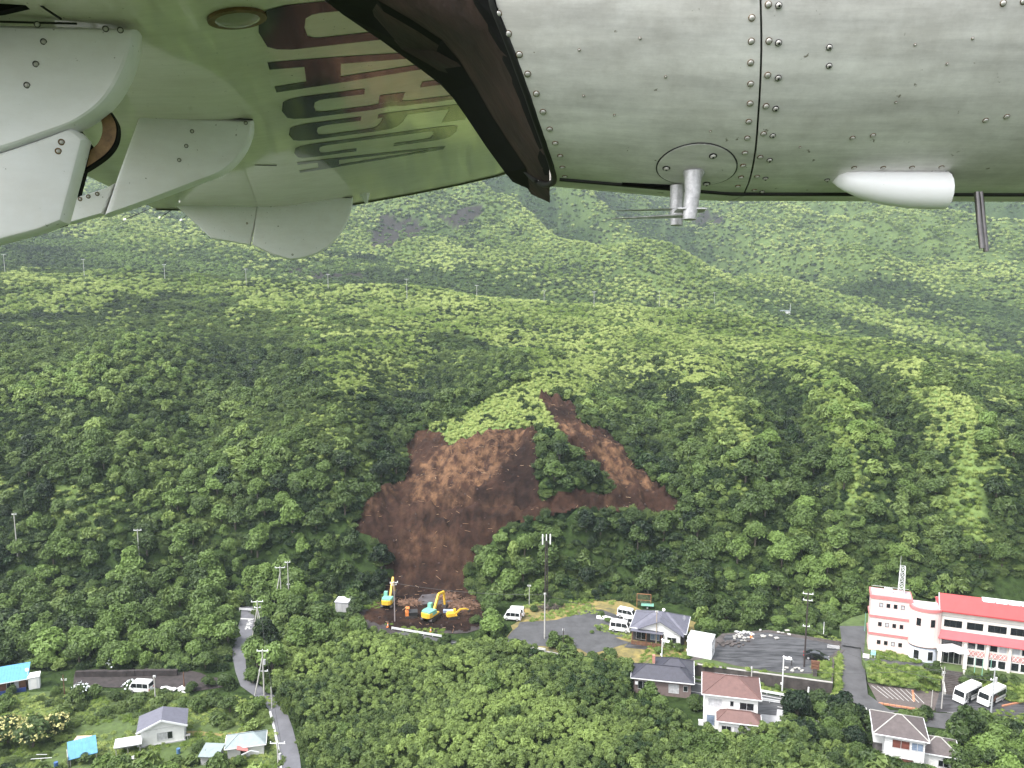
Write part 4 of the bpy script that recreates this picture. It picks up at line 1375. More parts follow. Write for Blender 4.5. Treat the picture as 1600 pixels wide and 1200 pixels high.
def hip_roof(par, x0, x1, y0, y1, z, h, ov, material, ridge=None, gable=None, t=.14, cap=True, trim=None):
    """hipped or gabled roof slab with eaves; ridge runs along the longer side unless told"""
    X0, X1, Y0, Y1 = x0 - ov, x1 + ov, y0 - ov, y1 + ov
    lx, ly = X1 - X0, Y1 - Y0
    along = ridge or ('x' if lx >= ly else 'y')
    cx, cy = (X0 + X1) / 2, (Y0 + Y1) / 2
    if along == 'x':
        e = 0 if gable else min(ly, lx) / 2 * .98
        r0, r1 = Vector((X0 + e, cy, z + h)), Vector((X1 - e, cy, z + h))
    else:
        e = 0 if gable else min(ly, lx) / 2 * .98
        r0, r1 = Vector((cx, Y0 + e, z + h)), Vector((cx, Y1 - e, z + h))
    c = [Vector((X0, Y0, z)), Vector((X1, Y0, z)), Vector((X1, Y1, z)), Vector((X0, Y1, z))]
    up = Vector((0, 0, t))
    mb = MB()
    low = c + [r0, r1]
    hi = [p + up for p in low]
    if along == 'x':
        F = [(0, 1, 5, 4), (1, 2, 5), (2, 3, 4, 5), (3, 0, 4)]
    else:
        F = [(0, 1, 4), (1, 2, 5, 4), (2, 3, 5), (3, 0, 4, 5)]
    fs = [tuple(i + 6 for i in f) for f in F] + [tuple(reversed(f)) for f in F]
    for k in range(4):
        fs.append((k, (k + 1) % 4, 6 + (k + 1) % 4, 6 + k))
    if gable:
        fs = [f for f in fs if not (len(f) == 3)]
        if along == 'x':
            fs += [(1, 2, 5), (5, 2, 1)][:0] + [(7, 8, 11), (9, 6, 10)]
        else:
            fs += [(6, 7, 10), (8, 9, 11)]
    mb.add(low + hi, fs)
    ro = mb.build('roof', material, par)
    if cap:
        cb = MB()
        lift = Vector((0, 0, t + .03))
        cb.bar(r0 + lift, r1 + lift, .18, .1)
        if not gable:
            prs = ((0, r0), (3, r0), (1, r1), (2, r1)) if along == 'x' else ((0, r0), (1, r0), (2, r1), (3, r1))
            for i, r in prs:
                cb.bar(c[i] + lift, r + lift, .15, .08)
        cb.build('ridge_cap', trim or material, ro)
    gb = MB()
    for k in range(4):
        a, b = c[k], c[(k + 1) % 4]
        d = (b - a).normalized(); o = Vector((d.y, -d.x, 0)) * .05
        if gable and ((along == 'x' and k in (1, 3)) or (along == 'y' and k in (0, 2))):
            continue
        gb.bar(a + o + Vector((0, 0, .04)) - d * .02, b + o + Vector((0, 0, .04)) + d * .02, .11, .13)
    gb.build('gutter', M_WMETAL, ro)
    return ro

def walls(par, x0, x1, y0, y1, z0, z1, material, name='wall', gable=None, gh=0):
    mb = MB()
    if gable == 'y':      # gable facing front and back
        cx = (x0 + x1) / 2
        pr = [(x0, z0), (x1, z0), (x1, z1), (cx, z1 + gh), (x0, z1)]
        mb.loft([[Vector((x, y0, z)) for x, z in pr], [Vector((x, y1, z)) for x, z in pr]])
        me_o = mb.build(name, material, par)
        return me_o
    mb.box(((x0 + x1) / 2, (y0 + y1) / 2, (z0 + z1) / 2), (x1 - x0, y1 - y0, z1 - z0))
    return mb.build(name, material, par)

FX, BK, LF, RT = (Vector((1, 0, 0)), Vector((0, -1, 0))), (Vector((-1, 0, 0)), Vector((0, 1, 0))), (Vector((0, -1, 0)), Vector((-1, 0, 0))), (Vector((0, 1, 0)), Vector((1, 0, 0)))

# --- white two-storey house with reddish roof
p = G(1098, 1137)
h = thing('house', 'white two-storey house with reddish hipped roof and lower porch roof', 'house', (p.x + .2, p.y, 0), math.radians(-13), 'houses')
walls(h, 0, 8.2, 0, 6.4, 0, 6.0, M_WHITE)
walls(h, 2.2, 8.3, -2.3, -.003, 0, 2.9, M_WHITE, 'porch_wall')
hip_roof(h, 0, 8.2, 0, 6.4, 6.0, 1.7, .5, M_REDR)
hip_roof(h, 2.2, 8.3, -2.3, .2, 2.9, 1.2, .4, M_REDR)
window(h, (1.6, 0, 4.6), *FX, 2.2, 1.3, M_CURT)
window(h, (4.2, 0, 4.7), *FX, .6, .9, M_GLASS, 0)
window(h, (6.5, 0, 4.5), *FX, 2.2, 1.2, M_GLASS)
window(h, (1.0, 0, 1.5), *FX, 1.3, 1.8, M_GLASSB, 0)
window(h, (3.4, -2.3, 1.6), *FX, 1.5, 1.0, M_GLASS)
window(h, (5.4, -2.3, 1.6), *FX, 1.6, 1.0, M_CURT)
window(h, (0, 3.6, 1.6), *LF, 1.2, 1.6, M_GLASS, 0)
for y in (4.9, 1.4):
    mb = MB(); mb.box((-.12, y, 3.0), (.14, .14, 5.8)); mb.build('downpipe', M_WMETAL, h)
mb = MB(); mb.box((-.5, .8, .4), (.8, .5, .8)); mb.build('outdoor_unit', M_WMETAL, h)

# --- dark-roofed low house beside it
p = G(990, 1083)
h = thing('house', 'low house with dark slate hipped roof beside the road', 'house', (p.x, p.y + .2, 0), math.radians(-12), 'houses')
walls(h, 0, 9.8, 0, 4.2, 0, 2.9, mat('grey_brown_siding', (.16, .12, .115), .8, scale=2, var=.2))
walls(h, 3.6, 9.6, 4.2, 7.0, 0, 2.9, M_BRNR, 'rear_wall')
hip_roof(h, 0, 9.8, 0, 4.2, 2.9, 1.5, .5, M_NAVYR)
hip_roof(h, 3.8, 9.8, 2.4, 7.2, 3.05, 1.6, .45, M_NAVYR)
window(h, (1.6, 0, 1.6), *FX, 1.7, 1.5, M_GLASS)
window(h, (6.9, 0, 1.5), *FX, 1.8, 1.6, M_CURT)
window(h, (8.9, 0, 1.7), *FX, .8, 1.0, M_GLASS, 0)
mb = MB(); mb.box((.5, -.2, 2.0), (.5, .3, .5)); mb.build('meter_box', M_WMETAL, h)
mb = MB(); mb.box((3.2, 4.9, 4.2), (.5, .5, 1.5)); mb.build('chimney', mat('chimney_brick', (.35, .17, .13), .8, scale=6, var=.2), h)

# --- house by the first car park: cross gable with white front
p = G(986, 1000)
h = thing('house', 'single-storey house with grey roof and white gable behind parked vans', 'house', (p.x + .3, p.y, 0), math.radians(-17), 'houses')
walls(h, 0, 10, 0, 7.4, 0, 2.8, mat('dark_timber_wall', (.035, .03, .033), .8, scale=3, var=.4))
walls(h, 6.2, 9.4, -1.2, -.003, 0, 2.75, M_WHITE, 'front_wall')
hip_roof(h, 0, 10, 0, 7.4, 2.8, 2.1, .5, M_GREYR)
mb = MB()
mb.loft([[Vector((1.6, -.9, 3.1)), Vector((9.6, -.9, 2.75)), Vector((5.4, -.9, 4.9))], [Vector((1.6, -.7, 3.1)), Vector((9.6, -.7, 2.75)), Vector((5.4, -.7, 4.9))]])
mb.build('gable_front', M_WHITE, h)
mb = MB()
mb.loft([[Vector((1.1, -1.5, 3.05)), Vector((5.4, -1.5, 5.1)), Vector((5.4, -1.5, 5.24)), Vector((1.1, -1.5, 3.19))], [Vector((1.1, 2.2, 3.05)), Vector((5.4, 3.7, 5.1)), Vector((5.4, 3.7, 5.24)), Vector((1.1, 2.2, 3.19))]])
mb.loft([[Vector((5.4, -1.5, 5.1)), Vector((10.1, -1.9, 2.7)), Vector((10.1, -1.9, 2.84)), Vector((5.4, -1.5, 5.24))], [Vector((5.4, 3.7, 5.1)), Vector((10.1, 2.2, 2.7)), Vector((10.1, 2.2, 2.84)), Vector((5.4, 3.7, 5.24))]])
mb.build('gable_roof', M_GREYR, h)
mb = MB(); mb.box((3, -1.0, 2.72), (6.4, 2.1, .12), rx=-.12); mb.build('canopy', M_GREYR, h)
window(h, (1.7, 0, 1.3), *FX, 2.0, 1.8, M_GLASS)
window(h, (4.4, 0, 1.4), *FX, 1.8, 1.6, M_GLASSB)
window(h, (7.8, -1.2, 1.6), *FX, 1.8, 1.1, M_GLASS)
window(h, (10, 3, 1.6), *RT, 1.4, 1.2, M_GLASS)
for x in (.2, 2.9, 5.9):
    mb = MB(); mb.box((x, -1.9, 1.3), (.14, .14, 2.6)); mb.build('post', M_WOOD, h)
for k in range(6):
    mb = MB(); mb.box((.5 + k * 1.0, -2.1, .55), (.92, .05, .8)); mb.build('fence_panel', M_WOOD, h)
mb = MB(); mb.tube([(5.6, 3.6, 5.0), (5.6, 3.6, 5.7)], .03, 6); mb.dome((5.6, 3.5, 5.6), (0, -1, .4), .32, .1, 12); mb.build('satellite_dish', M_INSUL, h)
mb = MB(); mb.tube([(9.6, 4.4, 3.3), (9.6, 4.4, 4.6)], .025, 6)
for k in range(4): mb.bar((9.3, 4.4, 3.8 + .2 * k), (9.9, 4.4, 3.8 + .2 * k), .025)
mb.build('aerial', M_RAIL, h)

# --- white house at the bottom right with grey-brown roofs
p = G(1380, 1200)
h = thing('house', 'white boarded two-storey house with grey-brown roof among trees', 'house', (p.x - 0.1, p.y - .1, 0), math.radians(-19), 'houses')
walls(h, 0, 5.4, 0, 6.0, 0, 5.5, M_WHITE)
walls(h, -1.3, -.003, 2.4, 5.9, 2.6, 5.3, M_WHITE, 'side_wall')
walls(h, -1.0, -.003, 2.6, 5.8, 0, 2.598, mat('dark_grey_store', (.10, .09, .09), .8), 'store_wall')  # dark grey wall of the store
walls(h, 5.403, 10.0, 1.4, 5.6, 0, 3.0, M_WHITE, 'wing_wall')
hip_roof(h, -1.2, 5.4, 0, 6.0, 5.5, 1.75, .45, M_BRNR, trim=M_CONC)
hip_roof(h, 5.2, 10.0, 1.4, 5.6, 3.0, 1.4, .45, M_BRNR, trim=M_CONC)
window(h, (2.2, 0, 4.3), *FX, 2.4, 1.3, mat('red_curtained_glass', (.14, .05, .04), .3, scale=2, var=.4))
window(h, (4.4, 0, 4.3), *FX, 1.6, 1.2, M_GLASSB)
window(h, (2.4, 0, 1.3), *FX, 3.2, 1.7, mat('brown_curtained_glass', (.12, .055, .045), .3, scale=2, var=.4))
window(h, (8.2, 1.4, 1.6), *FX, 1.4, 1.0, M_GLASS)
window(h, (-1.3, 4.4, 4.3), *LF, 1.4, 1.2, M_CURT)
for k in range(15):
    mb = MB(); mb.box((2.7, -.004, .3 + .35 * k), (5.4, .012, .05)); mb.build('board_lip', M_PALEC, h)

# --- small white cottage with blue-grey roof at lower left
p = G(221, 1169)
h = thing('cottage', 'small white cottage with blue-grey gabled roof on the lawn', 'house', (p.x, p.y, 0), math.radians(19), 'houses')
h.scale = (.92, .75, .95)
walls(h, 0, 6.8, 0, 5.6, .25, 3.0, M_WHITE, gable='y', gh=1.35)
mb = MB(); mb.box((3.4, 2.8, .12), (7.1, 5.9, .26)); mb.build('plinth', M_PALEC, h)
mb = MB()
for sx in (-1, 1):
    cx = 3.4
    a, b = Vector((cx, -.7, 4.46)), Vector((cx + sx * 4.0, -.7, 2.86))
    A2, B2 = Vector((cx, 5.0, 4.46)), Vector((cx + sx * 4.0, 6.2, 2.86))
    u_ = Vector((0, 0, .16))
    ring = [[a, b, b + u_, a + u_], [A2, B2, B2 + u_, A2 + u_]]
    if sx < 0:
        ring = [list(reversed(r)) for r in ring]
    mb.loft(ring)
rf = mb.build('roof', M_GREYR, h)
mb = MB(); mb.loft([[Vector((-.6, 6.2, 2.86)), Vector((7.4, 6.2, 2.86)), Vector((3.4, 5.0, 4.6))], [Vector((-.6, 6.0, 2.8)), Vector((7.4, 6.0, 2.8)), Vector((3.4, 4.9, 4.5))]]); mb.build('roof_end', M_GREYR, rf)
mb = MB()
for sx in (-1, 1):
    mb.bar((3.4, -.74, 4.5), (3.4 + sx * 4.05, -.74, 2.9), .10, .30)
mb.build('bargeboard', M_WMETAL, rf)
mb = MB(); mb.bar((-.1, -.02, 2.85), (6.9, -.02, 2.85), .05, .07); mb.build('trim', M_FRAME, h)
window(h, (3.75, 0, 1.45), *FX, 2.5, 1.3, M_CURT, 1)
window(h, (0, 2.8, 1.6), *LF, 1.2, 1.0, M_GLASS)
mb = MB(); mb.box((4.55, -.02, 1.45), (.75, .02, 1.15)); mb.build('open_sash', M_GLASS, h)
for x in (-.5, -.55):
    pass
mb = MB(); mb.box((-.45, .6, .55), (.5, .9, .9)); mb.box((-.45, 1.9, .35), (.45, .8, .6)); mb.build('outdoor_unit', M_WMETAL, h)
mb = MB(); mb.box((7.3, .4, .75), (.9, .7, .1)); mb.box((7.3, .2, .35), (.1, .1, .7)); mb.box((7.6, .5, .35), (.1, .1, .7)); mb.build('side_shelf', M_CONC, h)

# --- blue-roofed hut at the far left
p = G(-14, 1087)
h = thing('hut', 'brown timber hut with bright blue sheet roof at the left edge', 'hut', (p.x, p.y, 0), math.radians(24), 'huts')
h.scale = (.86, .8, .85)
walls(h, 0, 6.2, 0, 4.4, 0, 2.5, M_WOOD)
mb = MB()
for k in range(13):
    x = -.5 + k * .56
    mb.add([Vector((x, -.7, 2.45)), Vector((x + .545, -.7, 2.45)), Vector((x + .545, 5.0, 3.7)), Vector((x, 5.0, 3.7)), Vector((x, -.7, 2.55)), Vector((x + .545, -.7, 2.55)), Vector((x + .545, 5.0, 3.8)), Vector((x, 5.0, 3.8))],
           [(3, 2, 1, 0), (4, 5, 6, 7), (0, 1, 5, 4), (1, 2, 6, 5), (2, 3, 7, 6), (3, 0, 4, 7)])
rf = mb.build('roof', M_BLUER, h)
mb = MB(); mb.bar((-.5, -.76, 2.5), (6.8, -.76, 2.5), .08, .14); mb.build('gutter', M_WMETAL, rf)
window(h, (3.6, 0, 1.5), *FX, 1.6, 1.3, M_GLASS)
mb = MB(); mb.box((4.6, -.06, 1.25), (.75, .08, 2.0)); mb.build('door', M_CURT, h)
mb = MB(); mb.box((3.4, -.9, .45), (5.8, .12, .9)); mb.build('tarpaulin', M_DBLUE, h)
mb = MB(); mb.tube([(6.6, .6, 2.2), (6.6, .6, 4.0)], .04, 6); mb.dome((6.6, .5, 4.0), (.1, -1, .5), .38, .14, 12); mb.build('satellite_dish', M_INSUL, h)
t = thing('shed', 'narrow white metal store beside the blue-roofed timber hut', 'shed', (p.x + 5.5, p.y + 1.9, 0), math.radians(24))
walls(t, 0, 1.7, 0, 1.6, 0, 2.2, M_WMETAL)
mb = MB(); mb.box((.85, .8, 2.28), (1.95, 1.85, .12), rx=.08); mb.build('roof', M_WMETAL, t)
mb = MB(); mb.box((.85, -.03, 1.05), (.9, .05, 1.9)); mb.build('door', M_WHITE, t)

# --- sheds on the lawn
p = G(108, 1200)
t = thing('shed', 'tilted bright blue lean-to roof on posts on the lawn', 'shed', (p.x, p.y, 0), math.radians(30))
mb = MB()
for k in range(8):
    x = k * .49
    mb.add([Vector((x, 0, 1.2)), Vector((x + .48, 0, 1.2)), Vector((x + .48, 2.6, 2.7)), Vector((x, 2.6, 2.7)), Vector((x, 0, 1.28)), Vector((x + .48, 0, 1.28)), Vector((x + .48, 2.6, 2.78)), Vector((x, 2.6, 2.78))],
           [(3, 2, 1, 0), (4, 5, 6, 7), (0, 1, 5, 4), (1, 2, 6, 5), (2, 3, 7, 6), (3, 0, 4, 7)])
mb.build('roof', M_BLUER, t)
for x, y, z in ((.2, .15, 1.25), (3.7, .15, 1.25), (.2, 2.4, 2.6), (3.7, 2.4, 2.6)):
    mb = MB(); mb.box((x, y, z / 2), (.12, .12, z)); mb.build('post', M_CONC, t)
mb = MB(); mb.box((-.1, 1.2, .9), (.08, 2.3, 1.7)); mb.build('side_panel', M_PALEC, t)
p = G(180, 1183)
t = thing('shed', 'open white flat-roofed shelter in front of the cottage', 'shed', (p.x, p.y, 0), math.radians(18))
mb = MB(); mb.box((1.85, .9, 1.65), (3.9, 2.2, .14), rx=.10); mb.build('roof', M_WMETAL, t)
for x in (.15, 1.8, 3.5):
    for y in (.1, 1.7):
        mb = MB(); mb.box((x, y, .78 + .03 * y), (.1, .1, 1.56)); mb.build('post', M_CONC, t)
mb = MB(); mb.box((1.85, 1.85, .8), (3.6, .06, 1.5)); mb.build('back_panel', M_PALEC, t)
tub = MB(); tub.tube([(0, 0, 0), (0, 0, .5)], .42, 14, 0, .5)
o = tub.build('tub', M_PALEC); o.location = G(209, 1188, 0); tag(o, 'pale round tub under the right end of the white shelter', 'tub')
p = G(117, 1168)
t = thing('bin', 'tan topped grey storage bin behind the blue lean-to', 'storage bin', (p.x, p.y, 0), math.radians(4))
mb = MB(); mb.box((1.0, .6, .5), (2.1, 1.2, 1.0)); mb.build('body', M_BRNR, t)
mb = MB(); mb.box((1.0, .6, 1.1), (2.3, 1.4, .16)); mb.build('lid', mat('tan_board', (.45, .34, .25), .8), t)
p = G(88, 1200)
o = MB().tube([(0, 0, 0), (0, 0, .95)], .3, 14).build('barrel', mat('blue_plastic', (.05, .11, .28), .4), None, 40); o.location = p
tag(o, 'upright blue barrel left of the blue lean-to', 'barrel')
o = MB().tube([(0, 0, 0), (0, 0, .9)], .28, 14).build('barrel', mat('blue_plastic_faded', (.07, .15, .30), .4), None, 40); o.location = G(279, 1178)
tag(o, 'faded blue barrel by the right corner of the cottage', 'barrel')
# clothes-line post
t = thing('clothes_post', 'white T-shaped clothes post at the lower left', 'clothes post', G(66, 1208))
mb = MB(); mb.tube([(0, 0, 0), (0, 0, 2.3)], .05, 8); mb.build('post', M_PALEC, t)
mb = MB(); mb.bar((-1.5, 0, 2.25), (1.5, .2, 2.35), .06); mb.bar((-1.0, .6, 2.6), (.6, .6, 2.6), .05); mb.build('crossbar', M_WMETAL, t)
# fence-like blue net along the bottom left
mb = MB()
# --- grey hipped house at the bottom, half hidden
p = G(352, 1190)
h = thing('house', 'low house with wide pale grey-green hipped roof by the lane', 'house', (p.x, p.y, 0), math.radians(14), 'houses')
h.scale = (.8, .8, .9)
walls(h, 0.4, 7.0, .6, 4.6, 0, 2.0, M_WHITE)
hip_roof(h, .2, 7.2, .4, 4.8, 2.0, 1.25, .25, M_SLATE)
window(h, (3.4, .6, 1.1), *FX, 1.4, 1.0, M_GLASS)
mb = MB(); mb.loft([[Vector((2.2, -.9, 2.3)), Vector((4.2, -.9, 1.7)), Vector((4.2, -.9, 1.8)), Vector((2.2, -.9, 2.4))], [Vector((2.2, .4, 2.3)), Vector((4.2, .4, 1.7)), Vector((4.2, .4, 1.8)), Vector((2.2, .4, 2.4))]])
mb.build('porch_roof', mat('faded_red_sheet', (.38, .14, .13), .6, scale=2, var=.3), h)
mb = MB(); mb.bar((2.6, -1.0, 1.2), (4.8, -1.0, 1.9), .1, .18); mb.bar((4.8, -1.0, 1.9), (6.2, -1.0, 1.4), .1, .18); mb.build('bargeboard', M_WMETAL, h)
p = G(314, 1196)
t = thing('shed', 'small grey mono-pitch shed left of the wide grey-green roof', 'shed', (p.x, p.y, 0), math.radians(-4))
walls(t, 0, 2.6, 0, 2.2, 0, 1.7, M_PALEC)
mb = MB(); mb.box((1.3, 1.0, 1.9), (3.0, 2.9, .1), rx=.18); mb.build('roof', M_SLATE, t)
# --- small grey kiosk in the wood
p = G(524, 956)
t = thing('shed', 'small grey box shed standing between trees left of the machine yard', 'shed', (p.x, p.y, 0), math.radians(-6))
walls(t, 0, 2.9, 0, 2.6, 0, 2.2, M_PALEC)
mb = MB(); mb.box((1.45, 1.3, 2.28), (3.1, 2.9, .14)); mb.build('roof', mat('pale_roof', (.62, .62, .66), .5), t)
mb = MB(); mb.box((1.0, -.03, 1.0), (.9, .05, 1.8)); mb.build('door', M_FRAME, t)
# --- white site cabins, one on the other
p = G(1074, 1024, Z2)
for k, nm in enumerate(('lower white site cabin of the stacked pair beside the second car park', 'upper white site cabin of the stacked pair beside the second car park')):
    t = thing('site_cabin', nm, 'cabin', (p.x + .0, p.y, Z2 + .02 + 1.8 * k), math.radians(-24), 'site cabins')
    mb = MB(); t.scale = (.95, .9, .87); mb.box((2.3, 1.7, 1.0), (4.6 - .1 * k, 3.4, 1.86)); mb.build('body', M_WHITE, t)
    mb = MB()
    for z in (.06, 1.96): 
        mb.box((2.3, 1.7, z), (4.68, 3.48, .12))
    for x in (0, 4.6):
        for y in (0, 3.4): mb.box((x, y, 1.0), (.14, .14, 1.78))
    mb.build('frame', M_WMETAL, t)
    for j in range(3):
        mb = MB(); mb.box((.8 + 1.5 * j, -.035, 1.0), (1.42, .05, 1.7)); mb.build('wall_panel', M_WHITE, t)
    window(t, (4.6, 1.7, 1.2), *RT, 1.2, .8, M_CURT)
    if k == 1:
        mb = MB(); mb.box((2.3, 1.7, 2.06), (4.8, 3.6, .08)); mb.build('roof', M_WMETAL, t)
    for j in range(2):
        mb = MB(); mb.box((-.22, 1.2 + .6 * j, .6 + .5 * j), (.4, .45, .4)); mb.build('outdoor_unit', M_WMETAL, t)

# --- town hall -------------------------------------------------------------
p = G(1356, 1014.5, ZH)
h = thing('town_hall', 'long pink and red three-storey public building with a rounded bay', 'public building', (p.x, p.y, ZH), math.radians(-20))
HW = 6.9         # width of the left wing
walls(h, 0, HW, 0, 3.8, 0, 10.2, M_PINK, 'wing_wall')
for z, hh in ((10.2, .62), (6.75, .42), (3.35, .42)):
    mb = MB(); mb.box((HW / 2 - .05, 1.9, z + (.3 if z > 10 else 0)), (HW + .3, 4.1, hh)); mb.build('band', M_PINKT, h)
mb = MB(); mb.box((HW / 2, 1.9, 10.83), (HW - .3, 3.5, .03)); mb.build('flat_roof', M_ROOFW, h)
for z in (9.05, 5.3, 1.75):
    for k in range(4):
        window(h, (1.75 + 1.22 * k, 0, z), *FX, .62, .72, M_GLASS if (k + int(z)) % 3 else M_CURT, 0, frame=M_BUMP)
# parapet rail and rooftop boxes
mb = MB()
for k in range(8): mb.box((.3 + k * .9, .2, 11.1), (.05, .05, .5))
mb.bar((.3, .2, 11.3), (6.6, .2, 11.3), .05); mb.bar((.3, 3.6, 11.3), (6.6, 3.6, 11.3), .05)
mb.build('roof_rail', M_RAIL, h)
mb = MB(); mb.box((3.0, 2.2, 11.2), (1.4, 1.0, .7)); mb.build('roof_box', M_PALEC, h)
# rounded bay
bx0, bx1 = HW - .3, HW + 5.0
def bay(z0, z1, inset=0.0, material=M_PINK, name='bay_wall'):
    pts = []
    for k in range(13):
        a = math.pi * k / 12
        pts.append((bx0 + (bx1 - bx0) / 2 - math.cos(a) * ((bx1 - bx0) / 2 - inset), -math.sin(a) ** .7 * (2.3 - inset) + .002))
    pts += [(bx1 - inset, 1.6), (bx0 + inset, 1.6)]
    mb = MB(); mb.prism(pts, z0, z1)
    return mb.build(name, material, h)
bay(2.9, 9.6); bay(9.6, 10.15, -.12, M_PINKT, 'band'); bay(10.15, 10.2, .25, M_ROOFW, 'flat_roof')
bay(0, 2.7, .25, mat('pale_blue_render', (.60, .64, .74), .7, scale=1, var=.08), 'bay_base'); bay(2.7, 2.9, .05, M_DCONC, 'bay_ledge')
bc = (bx0 + bx1) / 2
for (dx, yy, ang) in ((-1.3, -2.03, -.32), (1.0, -2.1, .25)):
    ux = Vector((math.cos(ang), math.sin(ang), 0)); n_ = Vector((ux.y, -ux.x, 0))
    window(h, (bc + dx, yy - .06, 7.6), ux, n_, .75, 1.35, M_GLASS, 0, frame=M_BUMP)
    window(h, (bc + dx, yy + .2, 1.25), ux, n_, .95, 1.7, M_GLASS, 0)
# main block with the sloping red roof
mx0, mx1 = HW + 4.6, HW + 34
walls(h, mx0, mx1, -.9, 5.6, 0, 9.9, M_CREAM, 'main_wall')
pr = [(-1.5, 9.8), (-1.5, 10.05), (.55, 12.5), (.8, 12.5), (1.6, 9.92), (5.5, 9.92), (5.5, 9.91), (-.8, 9.91)]
mb = MB(); mb.loft([[Vector((mx0 - .2, y, z)) for y, z in pr], [Vector((mx1, y, z)) for y, z in pr]][::-1])
mb.build('red_roof', M_SCAR, h)
mb = MB()
mb.bar((mx0 - .26, -1.5, 10.05), (mx0 - .26, .55, 12.55), .12, .3); mb.build('roof_edge', M_WHITE, h)
# cut-out skylight row along the ridge: posts, rail and pale openings
mb = MB(); mb.bar((mx0 + 6.6, .62, 12.62), (mx1, .62, 12.62), .2, .14)
for k in range(13): mb.box((mx0 + 6.7 + 2.0 * k, .42, 12.25), (.16, .34, .7))
mb.build('roof_frame', M_WMETAL, h)
for k in range(12):
    mb = MB(); mb.box((mx0 + 7.7 + 2.0 * k, .36, 12.2), (1.75, .10, .52), 0, 0, 1.0, -.7); mb.build('roof_panel', M_WHITE, h)
mb = MB(); mb.bar((mx0, -.98, 8.95), (mx1, -.98, 8.95), .08, .10); mb.build('string_course', M_FRAME, h)
# dull red pent roof between the storeys
mb = MB(); pr = [(-.9, 5.35), (-1.9, 4.75), (-1.9, 4.62), (-.9, 4.62)]
pr = [(-.903, 6.3), (-1.75, 4.95), (-1.75, 4.8), (-.903, 4.8)]
mb.loft([[Vector((mx0 - .1, y, z)) for y, z in pr], [Vector((mx1, y, z)) for y, z in pr]])
mb.build('pent_roof', M_BRICK, h)
for k in range(8):
    x = mx0 + 2.15 + k * 3.5
    window(h, (x, -.9, 7.6), *FX, 2.9 if k != 1 else 2.6, 1.25, M_GLASS, 1 if k == 1 else 2, frame=M_BUMP)
for k in range(1, 8):
    x = mx0 + 2.6 + k * 3.5
    mb = MB(); mb.box((x - 1.75, -1.15, 2.4), (.42, .5, 4.8)); mb.build('pilaster', M_CREAM, h)
    for j in (-.72, .72):
        window(h, (x + j, -.9, 3.95), *FX, 1.25, 1.25, M_GLASS if (k + (j > 0)) % 3 else M_CURT, 0, frame=M_WMETAL)
        window(h, (x + j, -.9, 1.05), *FX, 1.25, 1.5, M_GLASS, 0, frame=M_WMETAL)
        # balustrade panel with crossed bars
        mb = MB()
        mb.box((x + j, -1.0, 2.55), (1.34, .06, 1.0)); mb.build('balustrade', mat('brick_tile_panel', (.42, .20, .19), .7, scale=3, var=.15) if k == 1 and j < 0 else bpy.data.materials['brick_tile_panel'], h)
        mb = MB()
        mb.bar((x + j - .6, -1.05, 2.1), (x + j, -1.05, 3.0), .06); mb.bar((x + j, -1.052, 2.1), (x + j - .6, -1.052, 3.0), .06)
        mb.bar((x + j, -1.05, 2.1), (x + j + .6, -1.05, 3.0), .06); mb.bar((x + j + .6, -1.052, 2.1), (x + j, -1.052, 3.0), .06)
        mb.build('balustrade_bars', M_WHITE, h)
# entrance with pediment canopy
window(h, (mx0 + 2.2, -.9, 4.1), *FX, 3.3, 1.15, M_GLASS, 2, frame=M_BUMP)
mb = MB(); mb.box((mx0 + 2.25, -.92, 1.45), (3.3, .1, 2.6)); mb.build('entrance', M_GLASS, h)
for k in range(4):
    mb = MB(); mb.box((mx0 + .95 + k * .87, -1.0, 1.4), (.08, .08, 2.5)); mb.build('door_frame', M_FRAME, h)
for x in (mx0 + .2, mx0 + 4.3):
    mb = MB(); mb.box((x, -2.2, 1.4), (.6, .6, 2.85)); mb.build('pillar', M_CREAM, h)
pd = [(mx0 - .3, 2.85), (mx0 + .6, 2.85), (mx0 + 1.2, 2.75), (mx0 + 2.25, 3.05), (mx0 + 3.3, 2.75), (mx0 + 3.9, 2.85), (mx0 + 4.8, 2.85), (mx0 + 4.8, 3.2), (mx0 + 2.25, 3.95), (mx0 - .3, 3.2)]
mb = MB(); mb.loft([[Vector((x, -2.6, z)) for x, z in pd], [Vector((x, -.95, z)) for x, z in pd]]); mb.build('canopy', M_WHITE, h)
# lattice mast on the roof
t = thing('lattice_mast', 'white lattice radio mast rising from the flat pink roof', 'radio mast', h.matrix_basis @ Vector((5.2, 2.4, 10.9)), math.radians(-20))
mb = MB(); q = .52
for sx in (-1, 1):
    for sy in (-1, 1): mb.bar((sx * q, sy * q, 0), (sx * q * .8, sy * q * .8, 5.2), .07)
mb.build('uprights', M_WMETAL, t)
for k in range(5):
    z0, z1 = k * 1.04, (k + 1) * 1.04
    mb = MB()
    for (ax, ay, bx, by) in ((-1, -1, 1, -1), (1, -1, 1, 1), (1, 1, -1, 1), (-1, 1, -1, -1)):
        f0, f1 = q * (1 - .2 * z0 / 5.2), q * (1 - .2 * z1 / 5.2)
        mb.bar((ax * f0, ay * f0, z0), (bx * f1, by * f1, z1), .045); mb.bar((bx * f0, by * f0, z0), (ax * f1, ay * f1, z1), .045)
        mb.bar((ax * f1, ay * f1, z1), (bx * f1, by * f1, z1), .045)
    mb.build('bracing', M_WMETAL, t)
mb = MB(); mb.tube([(-.45, -.2, 4.5), (-.45, -.2, 7.2)], .035, 6); mb.build('whip_aerial', M_RAIL, t)

